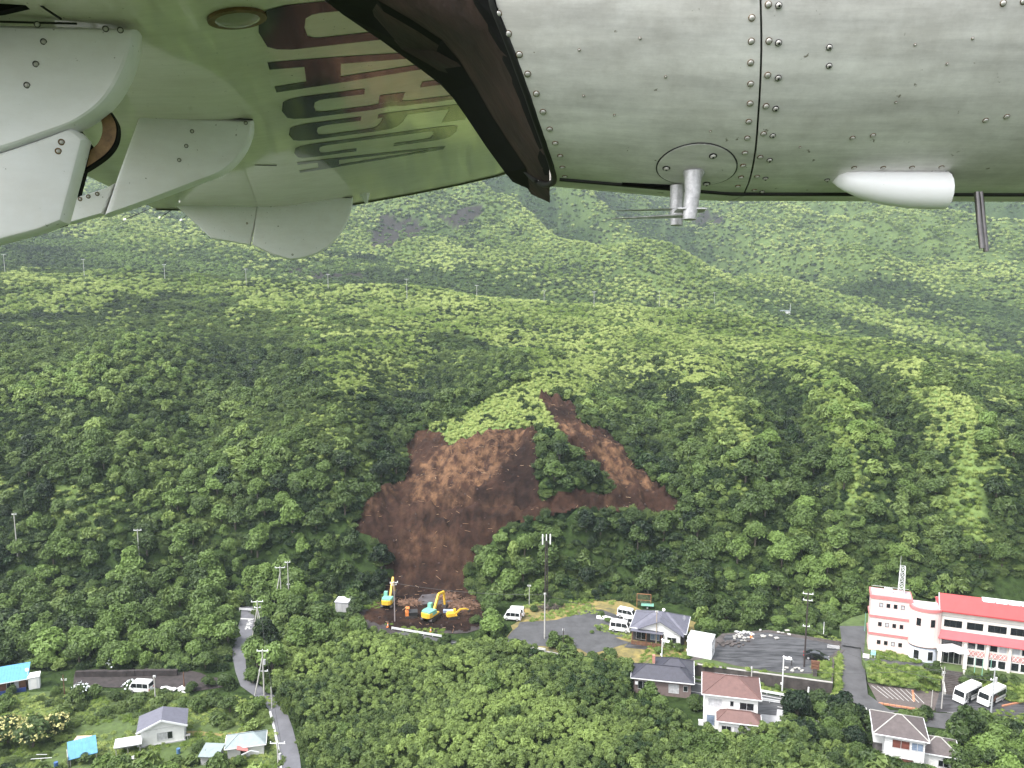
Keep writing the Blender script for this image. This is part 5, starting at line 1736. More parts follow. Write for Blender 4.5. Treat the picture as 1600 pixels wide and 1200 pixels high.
# entrance stairs
a = G(1472, 1046, ZH); b = G(1504, 1050, ZH)
d = (b - a).normalized()
t = thing('staircase', 'broad dark stone steps down from the entrance to the bus yard', 'steps', (a.x, a.y, 0), math.atan2(d.y, d.x))
nst = 14
for k in range(nst):
    z1 = ZH * (1 - k / nst)
    mb = MB(); mb.box(((b - a).length / 2, -.16 - .30 * k, z1 / 2), ((b - a).length, .30, z1)); mb.build('step', M_DCONC, t)
for x in (-.2, (b - a).length + .2):
    mb = MB(); mb.loft([[Vector((x - .17, 0, 0)), Vector((x + .17, 0, 0)), Vector((x + .17, 0, ZH + .4)), Vector((x - .17, 0, ZH + .4))], [Vector((x - .17, -4.3, 0)), Vector((x + .17, -4.3, 0)), Vector((x + .17, -4.3, .6)), Vector((x - .17, -4.3, .6))]])
    mb.build('cheek_wall', M_CONC, t)
# tiny white building up on the plateau
p = hit(1222, 494)
t = thing('far_hut', 'tiny white hut far up on the green plateau', 'hut', (p.x, p.y, p.z), .1)
walls(t, 0, 6.5, 0, 4, -.5, 2.6, M_WHITE)
mb = MB(); mb.box((3.2, 2, 2.8), (7.2, 4.8, .3)); mb.build('roof', M_SLATE, t)
mb = MB(); mb.tube([(6.8, 1, 0), (6.8, 1, 8)], .12, 6); mb.build('mast', M_WMETAL, t)
# ------------------------------------------------------------------ plants: source meshes
def _ico(sub=1):
    import bmesh
    bm = bmesh.new()
    bmesh.ops.create_icosphere(bm, subdivisions=sub, radius=1)
    v = np.array([p.co[:] for p in bm.verts]); f = [tuple(q.index for q in t.verts) for t in bm.faces]
    bm.free()
    return v, f
ICO_V, ICO_F = _ico(1)
ICO2_V, ICO2_F = _ico(2)

def leaf_cloud(rs, lobes, nleaf, size, aspect=1.5, up=.35, jit=.7, lowcut=-.45):
    """leaf-sized quads spread through the outer shell of overlapping lobes"""
    vs, fs = [], []
    wts = np.array([r * r for _, r in lobes]); wts = wts / wts.sum()
    k = 0
    while k < nleaf:
        i = rs.choice(len(lobes), p=wts)
        c, r = lobes[i]
        d = rs.normal(size=3); d /= np.linalg.norm(d)
        if d[2] < lowcut:
            continue
        k += 1
        p = c + d * np.array([1, 1, .85]) * r * rs.uniform(.78, 1.22)
        if any(np.linalg.norm((p - c2) / np.array([1, 1, .85])) < r2 * .78 for j, (c2, r2) in enumerate(lobes) if j != i):
            continue
        nrm = d + rs.normal(size=3) * jit * .6 + np.array([0, 0, up])
        nrm /= np.linalg.norm(nrm)
        t = np.cross(nrm, rs.normal(size=3)); t /= np.linalg.norm(t)
        b = np.cross(nrm, t)
        s = size * rs.uniform(.65, 1.35)
        a = s * aspect
        o = len(vs)
        vs += [p - t * a * .5, p - b * s * .5 + nrm * s * .1, p + t * a * .5 - nrm * s * .22, p + b * s * .5 + nrm * s * .1]
        fs.append((o, o + 1, o + 2, o + 3))
    return vs, fs

def crown_mesh(name, seed, material, nl=7, nleaf=900, size=.15, spread=.55, flat=.7, aspect=1.5, rmin=.34, rmax=.52, core=.86):
    rs = np.random.RandomState(seed)
    lobes = [(np.array([0, 0, .25]), .55)]
    for k in range(nl):
        a = 2 * math.pi * (k + rs.uniform(-.3, .3)) / nl
        q = spread * rs.uniform(.65, 1.15)
        lobes.append((np.array([math.cos(a) * q, math.sin(a) * q, rs.uniform(-.25, .45) * flat]), rs.uniform(rmin, rmax)))
    for k in range(3):
        lobes.append((np.array([*rs.uniform(-.3, .3, 2), rs.uniform(.45, .7) * flat]), rs.uniform(.28, .4)))
    vs, fs = leaf_cloud(rs, lobes, nleaf, size, aspect)
    for c, r in lobes:
        o = len(vs)
        w = 1 + .12 * rs.normal(size=len(ICO_V))
        vs += list(ICO_V * (w * r * core)[:, None] * np.array([1, 1, .85]) + c)
        fs += [tuple(i + o for i in f) for f in ICO_F]
    me = bpy.data.meshes.new(name)
    me.from_pydata([tuple(v) for v in vs], [], fs)
    me.materials.append(material)
    return me

def plume_mesh(name, seed, material, n=60, leaves=16, size=.115):
    """dwarf-bamboo thicket: many short leafy canes, each a spray of narrow leaves"""
    rs = np.random.RandomState(seed)
    vs, fs = [], []
    for k in range(n):
        a, q = rs.uniform(0, 2 * math.pi), math.sqrt(rs.uniform(0, 1))
        base = np.array([math.cos(a) * q, math.sin(a) * q, 0])
        hgt = (1.0 - .45 * q * q) * rs.uniform(.65, 1.1)
        lean = rs.normal(size=3) * .14
        for j in range(leaves):
            t = rs.uniform(.45, 1.0)
            p = base + np.array([lean[0], lean[1], hgt]) * t + rs.normal(size=3) * .05
            d = np.array([*rs.normal(size=2), rs.uniform(-.5, .5)]); d /= np.linalg.norm(d)
            s = np.cross(d, [0, 0, 1.0]); s /= (np.linalg.norm(s) + 1e-6)
            L, W = size * rs.uniform(1.2, 2.2), size * rs.uniform(.4, .7)
            o = len(vs)
            vs += [p, p + d * L * .5 + s * W + np.array([0, 0, .03]), p + d * L - np.array([0, 0, L * .3]), p + d * L * .5 - s * W + np.array([0, 0, .03])]
            fs.append((o, o + 1, o + 2, o + 3))
    o = len(vs)
    vs += list(ICO2_V * np.array([.85, .85, .5]) * (1 + .06 * rs.normal(size=len(ICO2_V)))[:, None] + np.array([0, 0, .05]))
    fs += [tuple(i + o for i in f) for f in ICO2_F]
    me = bpy.data.meshes.new(name)
    me.from_pydata([tuple(v) for v in vs], [], fs)
    me.materials.append(material)
    return me

def tuft_mesh(name, seed, material, n=150):
    """clump of arching silver-grass blades"""
    rs = np.random.RandomState(seed)
    vs, fs = [], []
    for k in range(n):
        a = rs.uniform(0, 2 * math.pi)
        q = rs.uniform(0, .35)
        base = np.array([math.cos(a) * q, math.sin(a) * q, 0])
        out = np.array([math.cos(a + rs.normal() * .5), math.sin(a + rs.normal() * .5), 0])
        h, r = rs.uniform(.55, 1.0), rs.uniform(.3, .95)
        s = np.array([-out[1], out[0], 0]) * .036
        p1 = base + out * r * .35 + np.array([0, 0, h])
        p2 = base + out * r + np.array([0, 0, h * rs.uniform(.35, .8)])
        o = len(vs)
        vs += [base - s * .6, base + s * .6, p1 + s, p1 - s, p2]
        fs += [(o, o + 1, o + 2, o + 3), (o + 3, o + 2, o + 4)]
    me = bpy.data.meshes.new(name)
    me.from_pydata([tuple(v) for v in vs], [], fs)
    me.materials.append(material)
    return me

M_LEAF = leaf_mat('broad_leaves', (.006, .018, .006), (.150, .232, .054))
M_PLUME = leaf_mat('bamboo_leaves', (.014, .036, .009), (.200, .275, .072))
M_TUFT = leaf_mat('silver_grass', (.12, .19, .03), (.40, .47, .16), .3, .7)
M_BARK = mat('bark', (.09, .075, .06), .9, bump=.5)

CROWNS = [crown_mesh('crown', 100 + k, M_LEAF, nl=5 + k % 4, nleaf=1500, size=.105 + .03 * (k % 4), spread=.42 + .09 * (k % 3), flat=.5 + .25 * (k % 4), rmin=.22, rmax=.5, core=.76) for k in range(8)]
LOWCR = [crown_mesh('small_crown', 200 + k, M_LEAF, nl=5, nleaf=380, size=.20, spread=.55, flat=.5 + .2 * (k % 3), rmin=.25, core=.76) for k in range(6)]
FARCR = [crown_mesh('far_crown', 300 + k, M_LEAF, nl=4, nleaf=90, size=.4, spread=.5, flat=.6) for k in range(4)]
CLUMPS = [crown_mesh('cane_clump', 700 + k, M_PLUME, nl=4, nleaf=300, size=.22, spread=.5, flat=.9, aspect=2.4, core=.8) for k in range(5)]
PLUMES = [plume_mesh('leafy_canes', 400 + k, M_PLUME) for k in range(4)]
TUFTS = [tuft_mesh('grass_tuft', 500 + k, M_TUFT) for k in range(3)]
def trunk_mesh(seed):
    rs = random.Random(seed)
    mb = MB()
    mb.tube([(0, 0, -1.6), (.03, 0, -.9), (.02, .03, -.2), (0, 0, .2)], .09, 7, 0, .05)
    for k in range(4):
        a = k * 1.6 + rs.random()
        mb.tube([(0, 0, -.55 + .12 * k), (.25 * math.cos(a), .25 * math.sin(a), -.2 + .1 * k), (.5 * math.cos(a), .5 * math.sin(a), .05 + .1 * k)], .045, 5, 0, .02)
    return mb.mesh('trunk', M_BARK, 60)
TRUNKS = [trunk_mesh(s) for s in (1, 2, 3)]

src = bpy.data.collections.new('plant_sources')       # not linked to the scene: only instanced
def source(me):
    o = bpy.data.objects.new(me.name, me)
    return o
def instancer(name, meshes, P, R, S, V, T):
    """one 'stuff' object whose points carry plant instances"""
    col = bpy.data.collections.new(name + '_sources')
    for k, m_ in enumerate(meshes):
        o = bpy.data.objects.new('%02d_' % k + m_.name, m_)
        col.objects.link(o)
    me = bpy.data.meshes.new(name)
    n = len(P)
    me.vertices.add(n)
    me.vertices.foreach_set('co', np.asarray(P, np.float32).reshape(-1))
    for nm, typ, arr in (('rot', 'FLOAT_VECTOR', R), ('scl', 'FLOAT_VECTOR', S), ('tint', 'FLOAT', T)):
        a = me.attributes.new(nm, typ, 'POINT')
        a.data.foreach_set('vector' if typ == 'FLOAT_VECTOR' else 'value', np.asarray(arr, np.float32).reshape(-1))
    a = me.attributes.new('var', 'INT', 'POINT')
    a.data.foreach_set('value', np.asarray(V, np.int32))
    o = bpy.data.objects.new(name, me)
    C.objects.link(o)
    o['kind'] = 'stuff'
    ng = bpy.data.node_groups.new(name, 'GeometryNodeTree')
    ng.interface.new_socket('Geometry', in_out='INPUT', socket_type='NodeSocketGeometry')
    ng.interface.new_socket('Geometry', in_out='OUTPUT', socket_type='NodeSocketGeometry')
    N, L = ng.nodes, ng.links
    gi, go = N.new('NodeGroupInput'), N.new('NodeGroupOutput')
    ci = N.new('GeometryNodeCollectionInfo')
    ci.inputs['Collection'].default_value = col
    ci.inputs['Separate Children'].default_value = True
    ci.inputs['Reset Children'].default_value = True
    ip = N.new('GeometryNodeInstanceOnPoints')
    ip.inputs['Pick Instance'].default_value = True
    def na(nm, typ):
        q = N.new('GeometryNodeInputNamedAttribute'); q.data_type = typ
        q.inputs['Name'].default_value = nm
        return q.outputs['Attribute']
    L.new(gi.outputs[0], ip.inputs['Points'])
    L.new(ci.outputs[0], ip.inputs['Instance'])
    L.new(na('var', 'INT'), ip.inputs['Instance Index'])
    er = N.new('FunctionNodeEulerToRotation')
    L.new(na('rot', 'FLOAT_VECTOR'), er.inputs[0])
    L.new(er.outputs[0], ip.inputs['Rotation'])
    L.new(na('scl', 'FLOAT_VECTOR'), ip.inputs['Scale'])
    L.new(ip.outputs[0], go.inputs[0])
    md = o.modifiers.new('plants', 'NODES')
    md.node_group = ng
    return o

# ------------------------------------------------------------------ where plants grow
# open ground where nothing tall stands (pixel polygons of the photograph, flat land only)
CLEAR = [
    [(555, 945), (745, 930), (775, 975), (735, 1000), (600, 1000), (560, 978)],                       # machine yard
    [(780, 1012), (800, 955), (820, 935), (1000, 940), (1090, 950), (1110, 1010), (1010, 1025), (985, 1050), (860, 1040)],  # first car park
    [(985, 1030), (1110, 1005), (1130, 985), (1335, 980), (1335, 1110), (1200, 1100), (1060, 1085)],   # second car park
    [(985, 1050), (1100, 1030), (1220, 1060), (1225, 1155), (1090, 1160), (985, 1110)],               # two houses
    [(1300, 985), (1360, 960), (1620, 900), (1640, 1150), (1500, 1140), (1300, 1110)],                 # town hall
    [(1345, 1125), (1490, 1125), (1490, 1215), (1345, 1215)],
    [(360, 955), (398, 945), (402, 990), (388, 1040), (392, 1068), (420, 1085), (460, 1120), (490, 1220), (425, 1220), (418, 1110), (375, 1085), (360, 1060), (362, 1020)],  # lane
    [(-40, 1045), (370, 1050), (420, 1100), (440, 1220), (-40, 1220)],                                 # left gardens
    [(768, 940), (830, 935), (830, 978), (772, 978)],
    [(510, 945), (550, 945), (552, 975), (510, 975)],
    [(600, 978), (800, 1000), (800, 1022), (600, 1000)],
]
def clear_at(px, py):
    c = np.zeros(np.shape(px), bool)
    for poly in CLEAR:
        c |= in_poly(px, py, poly)
    return c

def scatter(y0, y1, step, seed):
    """jittered grid over the visible wedge"""
    rs = np.random.RandomState(seed)
    X, Y = [], []
    y = y0
    ylist = np.arange(y0, y1, step)
    for y in ylist:
        w = y * .68 + 14
        x = np.arange(-w, w, step)
        X.append(x + rs.uniform(-.5, .5, len(x)) * step)
        Y.append(np.full(len(x), y) + rs.uniform(-.5, .5, len(x)) * step)
    X, Y = np.concatenate(X), np.concatenate(Y)
    return X, Y, rs

# trees on the near flat and on the slopes
TREES = []          # x, y, z, radius, tint, zone, px, py
X, Y, rs = scatter(96, 330, 2.5, 1)
Z = height(X, Y)
px, py = project(X, Y, Z)
g = grass_at(px, py, X, Y)
soil = soil_at(px, py) | soil_at(px, py - 9)
clr = clear_at(px, py) & (Y < 176)
thick = in_poly(px, py, [(430, 1030), (600, 1000), (800, 1022), (980, 1050), (1090, 1110), (1200, 1160), (1340, 1180), (1340, 1300), (430, 1300)]) & (Y < 176)
big_edge = soil_at(px, py - 24) & (Y < 205)
keep = ~soil & ~clr & ~thick & (rs.uniform(size=len(X)) > g * 1.0) & (rs.uniform(size=len(X)) < .93)
# tree thinning with distance is natural: crowns are large, so drop points too close together
Rr = (.85 + 2.5 * rs.uniform(size=len(X)) ** 1.5) * (.72 + .5 * fbm(X / 22, Y / 22, 61, 3)) * np.where(Y > 215, .78, 1.0) * np.where(Y > 255, .82, 1.0)
Rr = np.where(big_edge, np.minimum(Rr, .9), Rr)
patch = fbm(X / 26, Y / 36, 63, 3)
Tn = np.clip(.44 + np.clip(relief(X, Y) * .05, -.28, .28) * smooth(180, 210, Y) + (patch - .5) * 1.3 + rs.normal(size=len(X)) * .16, 0, 1)  # relief shading put into leaf colour: crests lighter, gullies darker; patches random
sel = np.nonzero(keep)[0]
near = [(X[i], Y[i], Z[i], Rr[i], Tn[i], px[i], py[i]) for i in sel]

# single trees in gardens and thicket
LANE = CLEAR[6]
def add_tree(pxx, pyy, r, t):
    if in_poly([pxx + 4, pxx - 6], [pyy, pyy], LANE).any():
        return
    zz = 0.0
    if pxx > 1345 and pyy < 1090:
        zz = float(np.interp(pyy, [1040, 1055, 1085], [2.6, 2.5, .3]))
    p = G(pxx, pyy, zz)
    near.append((p.x, p.y, max(zz, float(height(p.x, p.y))), r, t, pxx, pyy))
rt = random.Random(5)
# dark clumps standing in the thicket of dwarf bamboo
for cx, cy, n_, sp in ((760, 1075, 14, 70), (840, 1100, 12, 60), (700, 1040, 10, 55), (900, 1035, 9, 40), (880, 1020, 6, 20), (1000, 1120, 14, 60), (560, 1040, 9, 60), (470, 1090, 10, 40), (520, 1170, 9, 60),
                       (1100, 1190, 12, 60), (1250, 1175, 16, 60), (1320, 1150, 12, 50), (1300, 1205, 10, 60), (1180, 1180, 9, 50), (1500, 1190, 16, 60), (1560, 1180, 16, 50), (1560, 1150, 9, 40),
                       (1480, 1215, 10, 60), (1300, 1128, 8, 30), (1420, 1125, 5, 30), (440, 1010, 8, 30), (470, 985, 9, 40), (620, 1020, 8, 50), (960, 1050, 6, 25)):
    for k in range(n_):
        add_tree(cx + rt.gauss(0, sp * .55), cy + rt.gauss(0, sp * .28), rt.uniform(1.1, 2.1), rt.uniform(.15, .6))
# garden shrubs and trees at lower left
for cx, cy, r, t in ((10, 1110, 1.8, .5), (100, 1120, 1.7, .4), (120, 1100, 1.8, .35), (150, 1090, 1.4, .45), (180, 1095, 1.5, .3), (215, 1100, 1.6, .35),
                     (250, 1103, 1.5, .4), (285, 1105, 1.5, .5), (310, 1112, 1.8, .45), (335, 1100, 1.6, .3), (360, 1115, 1.9, .35), (385, 1122, 1.8, .6), (405, 1110, 1.7, .65), (395, 1140, 1.5, .7), (340, 1130, 1.5, .3),
                     (312, 1176, 1.4, .35), (322, 1188, 1.2, .4), (300, 1195, 1.3, .4), (345, 1200, 1.3, .5), (135, 1190, 1.4, .3), (275, 1192, 1.0, .5), (240, 1195, 1.2, .6), (415, 1165, 1.0, .6), (375, 1198, 1.2, .4),
                     (165, 1120, 1.1, .4), (420, 1200, 1.3, .5), (20, 1085, 1.2, .3), (90, 1085, 1.1, .6), (300, 1080, 1.4, .3), (325, 1072, 1.6, .25), (355, 1075, 1.7, .25), (195, 1200, 1.2, .4)):
    add_tree(cx, cy, r, t)
# planting around the town hall and the car parks
for cx, cy, r, t in ((1440, 1060, .9, .7), (1455, 1068, 1.0, .7), (1430, 1075, .9, .75), (1462, 1050, 1.0, .3), (1448, 1045, .8, .3), (1515, 1062, 1.2, .3), (1530, 1068, 1.2, .3), (1548, 1065, 1.3, .35), (1565, 1070, 1.2, .3), (1585, 1072, 1.3, .3),
                     (1505, 1070, 1.0, .4), (1600, 1085, 1.3, .35), (1580, 1095, 1.2, .5), (1210, 990, 1.4, .4), (1235, 998, 1.5, .4), (1260, 990, 1.7, .5), (1285, 992, 1.5, .4), (1250, 1008, 1.2, .5), (1105, 985, 2.0, .7), (1120, 975, 2.0, .4),
                     (1095, 970, 1.8, .65), (1135, 985, 1.4, .5), (1080, 1000, 1.0, .5), (1060, 1018, 1.2, .5), (1045, 1012, 1.2, .45), (1030, 1022, 1.1, .7), (940, 965, .9, .4), (950, 972, .9, .5), (935, 985, .7, .6), (925, 990, .6, .6),
                     (835, 955, 1.0, .3), (860, 950, .9, .25), (875, 948, 1.1, .3), (1215, 1078, .6, .6), (1190, 1072, .6, .6), (1240, 1085, .6, .6), (1280, 1092, .6, .7), (1300, 1090, .6, .7), (760, 985, 1.6, .4), (750, 1000, 1.5, .4), (775, 1000, 1.4, .4), (745, 975, 1.4, .35)):
    add_tree(cx, cy, r, t)

def zone_words(pxx, pyy):
    if pyy > 1000 and pxx < 430:
        if pyy < 1105 and pxx < 190: return 'by the white blossom right of the blue-roofed hut'
        if pyy < 1090: return 'around the dark earth wall and white van'
        if pxx < 170: return 'on the lawn around the blue lean-to'
        if pyy < 1150: return 'in the hedge behind the white cottage'
        return 'in front of the white cottage and pale grey-green roof'
    if pxx < 430:
        if pyy > 930: return 'at the near edge of the wood left of the lane' if pxx > 200 else 'at the near edge of the wood above the blue-roofed hut'
        return 'deep in the wood left of the lane' if pxx > 200 else 'deep in the wood at the far left'
    if pxx < 620 and pyy < 1000: return 'at the wooded foot of the slope left of the landslide'
    if pyy > 1000 and pxx < 700: return 'in the green thicket right of the narrow lane'
    if pyy > 1000 and pxx < 990: return 'in the green thicket below the first car park'
    if pyy > 1090:
        if pxx < 1180: return 'below the reddish-roofed house'
        if pxx < 1355: return 'between the reddish-roofed and the bottom right house'
        return 'in front of the bottom right house' if pxx < 1480 and pyy > 1190 else 'behind the bottom right house' if pxx < 1480 else 'in the bottom right corner'
    if pxx > 1340: return 'close around the pink and red building'
    if pxx < 1110 and pyy > 940: return 'beside the first car park'
    if pyy > 960: return 'beside the second car park'
    if pxx < 1110: return 'in the wood behind the first car park'
    return 'in the wood behind the second car park' if pxx < 1300 else 'in the wood behind the pink and red building'

near = np.array(near)
app = near[:, 3] / near[:, 1]
vis = (near[:, 5] > 5) & (near[:, 5] < 1595) & (near[:, 6] > 700) & (near[:, 6] < 1215)
order = np.argsort(-np.where(vis, app, 0))
single = set(order[:300].tolist())
kind_words = ['dark green', 'mid green', 'bright green']
SIZEW = ['small ', 'medium ', 'large ']
cut = 0
for i in order[:300]:
    x, y, z, r, t, qx, qy = near[i]
    kw = SIZEW[0 if r < 1.3 else 1 if r < 1.85 else 2] + kind_words[0 if t < .34 else 1 if t < .62 else 2]
    zw = zone_words(qx, qy)
    o = thing('leafy_tree', kw + ' leafy tree ' + zw, 'tree', (x, y, z), rnd.uniform(0, 6.28), 'trees ' + zw)
    o.scale = (r, r, r * rnd.uniform(.85, 1.15))
    cr = bpy.data.objects.new('crown', CROWNS[rnd.randrange(8)])
    C.objects.link(cr); cr.parent = o; cr.location = (0, 0, .98)
    cr['tint'] = float(t)
    tk = bpy.data.objects.new('trunk', TRUNKS[rnd.randrange(3)])
    C.objects.link(tk); tk.parent = o; tk.location = (0, 0, .98)
rest = [i for i in range(len(near)) if i not in single]
rr = np.random.RandomState(9)
P, R, S, V, T = [], [], [], [], []
for i in rest:
    x, y, z, r, t, _, _ = near[i]
    P.append((x, y, z + r * .55)); R.append((rr.normal() * .2, rr.normal() * .2, rr.uniform(0, 6.28)))
    S.append((r, r * rr.uniform(.8, 1.25), r * rr.uniform(.6, 1.35))); V.append(18 + rr.randint(5) if rr.uniform() < (.3 if y < 195 else .5) else rr.randint(8) if y < 235 else 8 + rr.randint(6)); T.append(t)
# shrubs of the plateau and of the far slopes
for (y0, y1, step, seed, dens, r0, r1, base) in ((330, 560, 4.2, 3, .62, .9, 2.2, 8), (560, 820, 3.8, 4, .9, 1.0, 2.5, 14), (820, 1650, 4.5, 5, .93, 1.2, 3.0, 14)):
    X, Y, rs = scatter(y0, y1, step, seed)
    Z = height(X, Y)
    qx, qy = project(X, Y, Z)
    g = grass_at(qx, qy, X, Y)
    lv = lava_at(qx, qy, X, Y)
    k = (rs.uniform(size=len(X)) < dens * (1.02 - g * .9)) & (~lv | (rs.uniform(size=len(X)) < .5)) & (qx > -120) & (qx < 1720) & (qy > 180)
    X, Y, Z = X[k], Y[k], Z[k]
    rad = rs.uniform(r0, r1, len(X)) * (.7 + .6 * fbm(X / 40, Y / 40, 65, 2))
    tt = np.clip(.40 + np.clip(relief(X, Y) * .04, -.25, .3) + (fbm(X / 45, Y / 60, 67, 3) - .5) * 1.1 + rs.normal(size=len(X)) * .14, 0, 1)  # crest and gully shading painted into the tint, over random variation
    for x, y, z, r, t in zip(X, Y, Z, rad, tt):
        P.append((x, y, z + r * .4)); R.append((0, 0, rs.uniform(0, 6.28))); S.append((r, r, r * rs.uniform(.7, 1.0)))
        V.append(base + rs.randint(6 if base == 8 else 4)); T.append(t)
forest = instancer('forest', CROWNS + LOWCR + FARCR + CLUMPS, P, R, S, V, T)

# dwarf bamboo thicket in the middle foreground
P, R, S, V, T = [], [], [], [], []
X, Y, rs = scatter(98, 178, 1.05, 21)
Z = height(X, Y)
qx, qy = project(X, Y, Z)
th = in_poly(qx, qy, [(430, 1015), (600, 1002), (800, 1026), (985, 1056), (1085, 1110), (1200, 1160), (1340, 1180), (1340, 1300), (430, 1300)])
th |= in_poly(qx, qy, [(470, 960), (560, 975), (600, 1000), (430, 1020)])
th &= ~clear_at(qx, qy)
for x, y, z in zip(X[th], Y[th], Z[th]):
    r = rs.uniform(.85, 1.5)
    h = 1.5 + 2.2 * fbm(x / 9, y / 9, 69, 3) + rs.uniform(0, .5)
    h = h * (.55 + .8 * smooth(.3, .7, fbm(x / 6, y / 6, 70, 2)))
    if rs.uniform() < .4:
        P.append((x, y, z - .1)); R.append((0, 0, rs.uniform(0, 6.28))); S.append((r, r, h * .8)); V.append(rs.randint(4)); T.append(np.clip(.3 + rs.normal() * .16, 0, 1))
    q = rs.uniform(.38, .9) if rs.uniform() < .85 else rs.uniform(.9, 1.4)
    P.append((x, y, z + h * .8)); R.append((rs.normal() * .15, rs.normal() * .15, rs.uniform(0, 6.28))); S.append((q, q, q * rs.uniform(.75, 1.1))); V.append(4 + rs.randint(5))
    T.append(np.clip(.5 + (fbm(x / 12, y / 12, 73, 3) - .5) * 1.3 + rs.normal() * .16, 0, 1))
# undergrowth between trees on the flat and along edges
X, Y, rs = scatter(98, 345, 1.7, 22)
Z = height(X, Y)
qx, qy = project(X, Y, Z)
g = grass_at(qx, qy, X, Y)
k = ~(clear_at(qx, qy) & (Y < 176)) & ~soil_at(qx, qy) & (rs.uniform(size=len(X)) < .95 - g * .8)
for x, y, z in zip(X[k], Y[k], Z[k]):
    r = rs.uniform(.8, 1.5)
    P.append((x, y, z - .1)); R.append((0, 0, rs.uniform(0, 6.28))); S.append((r, r, rs.uniform(.8, 1.9))); V.append(rs.randint(4))
    T.append(np.clip(.16 + (fbm(x / 18, y / 18, 74, 3) - .5) * .9 + rs.normal() * .14, 0, 1))
X, Y, rs = scatter(98, 150, 1.5, 24)
qx, qy = project(X, Y, np.zeros(len(X)))
GARD = [(0, 1078), (120, 1074), (300, 1085), (425, 1108), (436, 1200), (436, 1225), (0, 1225)]
FOOT = [[(95, 1150), (340, 1100), (345, 1180), (95, 1215)], [(305, 1140), (430, 1135), (430, 1200), (305, 1205)], [(0, 1040), (75, 1040), (75, 1095), (0, 1095)]]
k = in_poly(qx, qy, GARD) & (fbm(X / 5, Y / 5, 201, 3) + rs.uniform(-.1, .1, len(X)) > .47)
for poly in FOOT:
    k &= ~in_poly(qx, qy, poly) | (rs.uniform(size=len(X)) < .06)
for x, y in zip(X[k], Y[k]):
    r = rs.uniform(.5, 1.1)
    P.append((x, y, -.05)); R.append((0, 0, rs.uniform(0, 6.28))); S.append((r, r, rs.uniform(.4, 1.3))); V.append(rs.randint(4)); T.append(np.clip(.4 + rs.normal() * .22, 0, 1))
X, Y, rs = scatter(345, 600, 3.0, 23)
Z = height(X, Y)
qx, qy = project(X, Y, Z)
g = grass_at(qx, qy, X, Y)
k = (rs.uniform(size=len(X)) < .9 - g * .7) & (qx > -60) & (qx < 1660) & ~lava_at(qx, qy, X, Y)
for x, y, z in zip(X[k], Y[k], Z[k]):
    r = rs.uniform(1.2, 2.2)
    P.append((x, y, z - .1)); R.append((0, 0, rs.uniform(0, 6.28))); S.append((r, r, rs.uniform(.8, 1.8))); V.append(rs.randint(4))
    T.append(np.clip(.3 + (fbm(x / 30, y / 30, 74, 3) - .5) * .9 + rs.normal() * .14, 0, 1))
thicket = instancer('thicket', PLUMES + CLUMPS, P, R, S, V, T)

# silver grass on the plateau, on the spurs and round the yard
P, R, S, V, T = [], [], [], [], []
for (y0, y1, step, seed, sc) in ((172, 300, 1.15, 31, .78), (300, 400, 1.9, 32, 1.25), (400, 560, 2.7, 33, 1.6), (560, 900, 4.6, 34, 2.4), (900, 1500, 6.2, 36, 2.9)):
    X, Y, rs = scatter(y0, y1, step, seed)
    Z = height(X, Y)
    qx, qy = project(X, Y, Z)
    g = grass_at(qx, qy, X, Y)
    k = (rs.uniform(size=len(X)) < g * 1.25) & ~soil_at(qx, qy) & ~lava_at(qx, qy, X, Y) & (qx > -80) & (qx < 1680) & (g > .12)
    X, Y, Z = X[k], Y[k], Z[k]
    tt = np.clip(.5 + (fbm(X / 30, Y / 45, 75, 3) - .5) * 1.6 + rs.normal(size=len(X)) * .16, 0, 1)
    for x, y, z, t in zip(X, Y, Z, tt):
        r = rs.uniform(.8, 1.3) * sc
        P.append((x, y, z - .05)); R.append((rs.normal() * .1, rs.normal() * .1, rs.uniform(0, 6.28)))
        S.append((r, r, r * rs.uniform(.8, 1.2))); V.append(rs.randint(3)); T.append(t)
# lawns and verges on the flat
LAWN = [[(0, 1085), (430, 1090), (440, 1215), (0, 1215)], [(1355, 1035), (1470, 1055), (1450, 1085), (1365, 1068)], [(1370, 1020), (1440, 1030), (1435, 1042), (1372, 1033)],
        [(1020, 1000), (1080, 1010), (1070, 1060), (985, 1050)], [(930, 975), (990, 985), (985, 1000), (930, 985)], [(1085, 1060), (1320, 1105), (1320, 1085), (1300, 1010), (1315, 1010), (1330, 1100)],
        [(505, 920), (600, 930), (600, 950), (560, 955), (505, 945)], [(600, 975), (700, 985), (690, 995), (600, 985)], [(1560, 1110), (1620, 1115), (1620, 1140), (1540, 1128)], [(1270, 985), (1318, 1000), (1312, 1020), (1262, 1010)],
        [(815, 945), (900, 935), (960, 940), (970, 955), (880, 965), (830, 972)]]
X, Y, rs = scatter(100, 182, .8, 35)
Z = height(X, Y)
qx, qy = project(X, Y, Z)
k = np.zeros(len(X), bool)
for poly in LAWN:
    k |= in_poly(qx, qy, poly)
k &= (fbm(X / 5, Y / 5, 79, 3) > .38)
for x, y, z in zip(X[k], Y[k], Z[k]):
    r = rs.uniform(.35, .65)
    P.append((x, y, z - .03)); R.append((0, 0, rs.uniform(0, 6.28))); S.append((r, r, r * rs.uniform(.5, .9))); V.append(rs.randint(3))
    T.append(np.clip(.2 + (fbm(x / 8, y / 8, 80, 2) - .5) * 1.4 + rs.normal() * .15, 0, 1))
rs = np.random.RandomState(55)
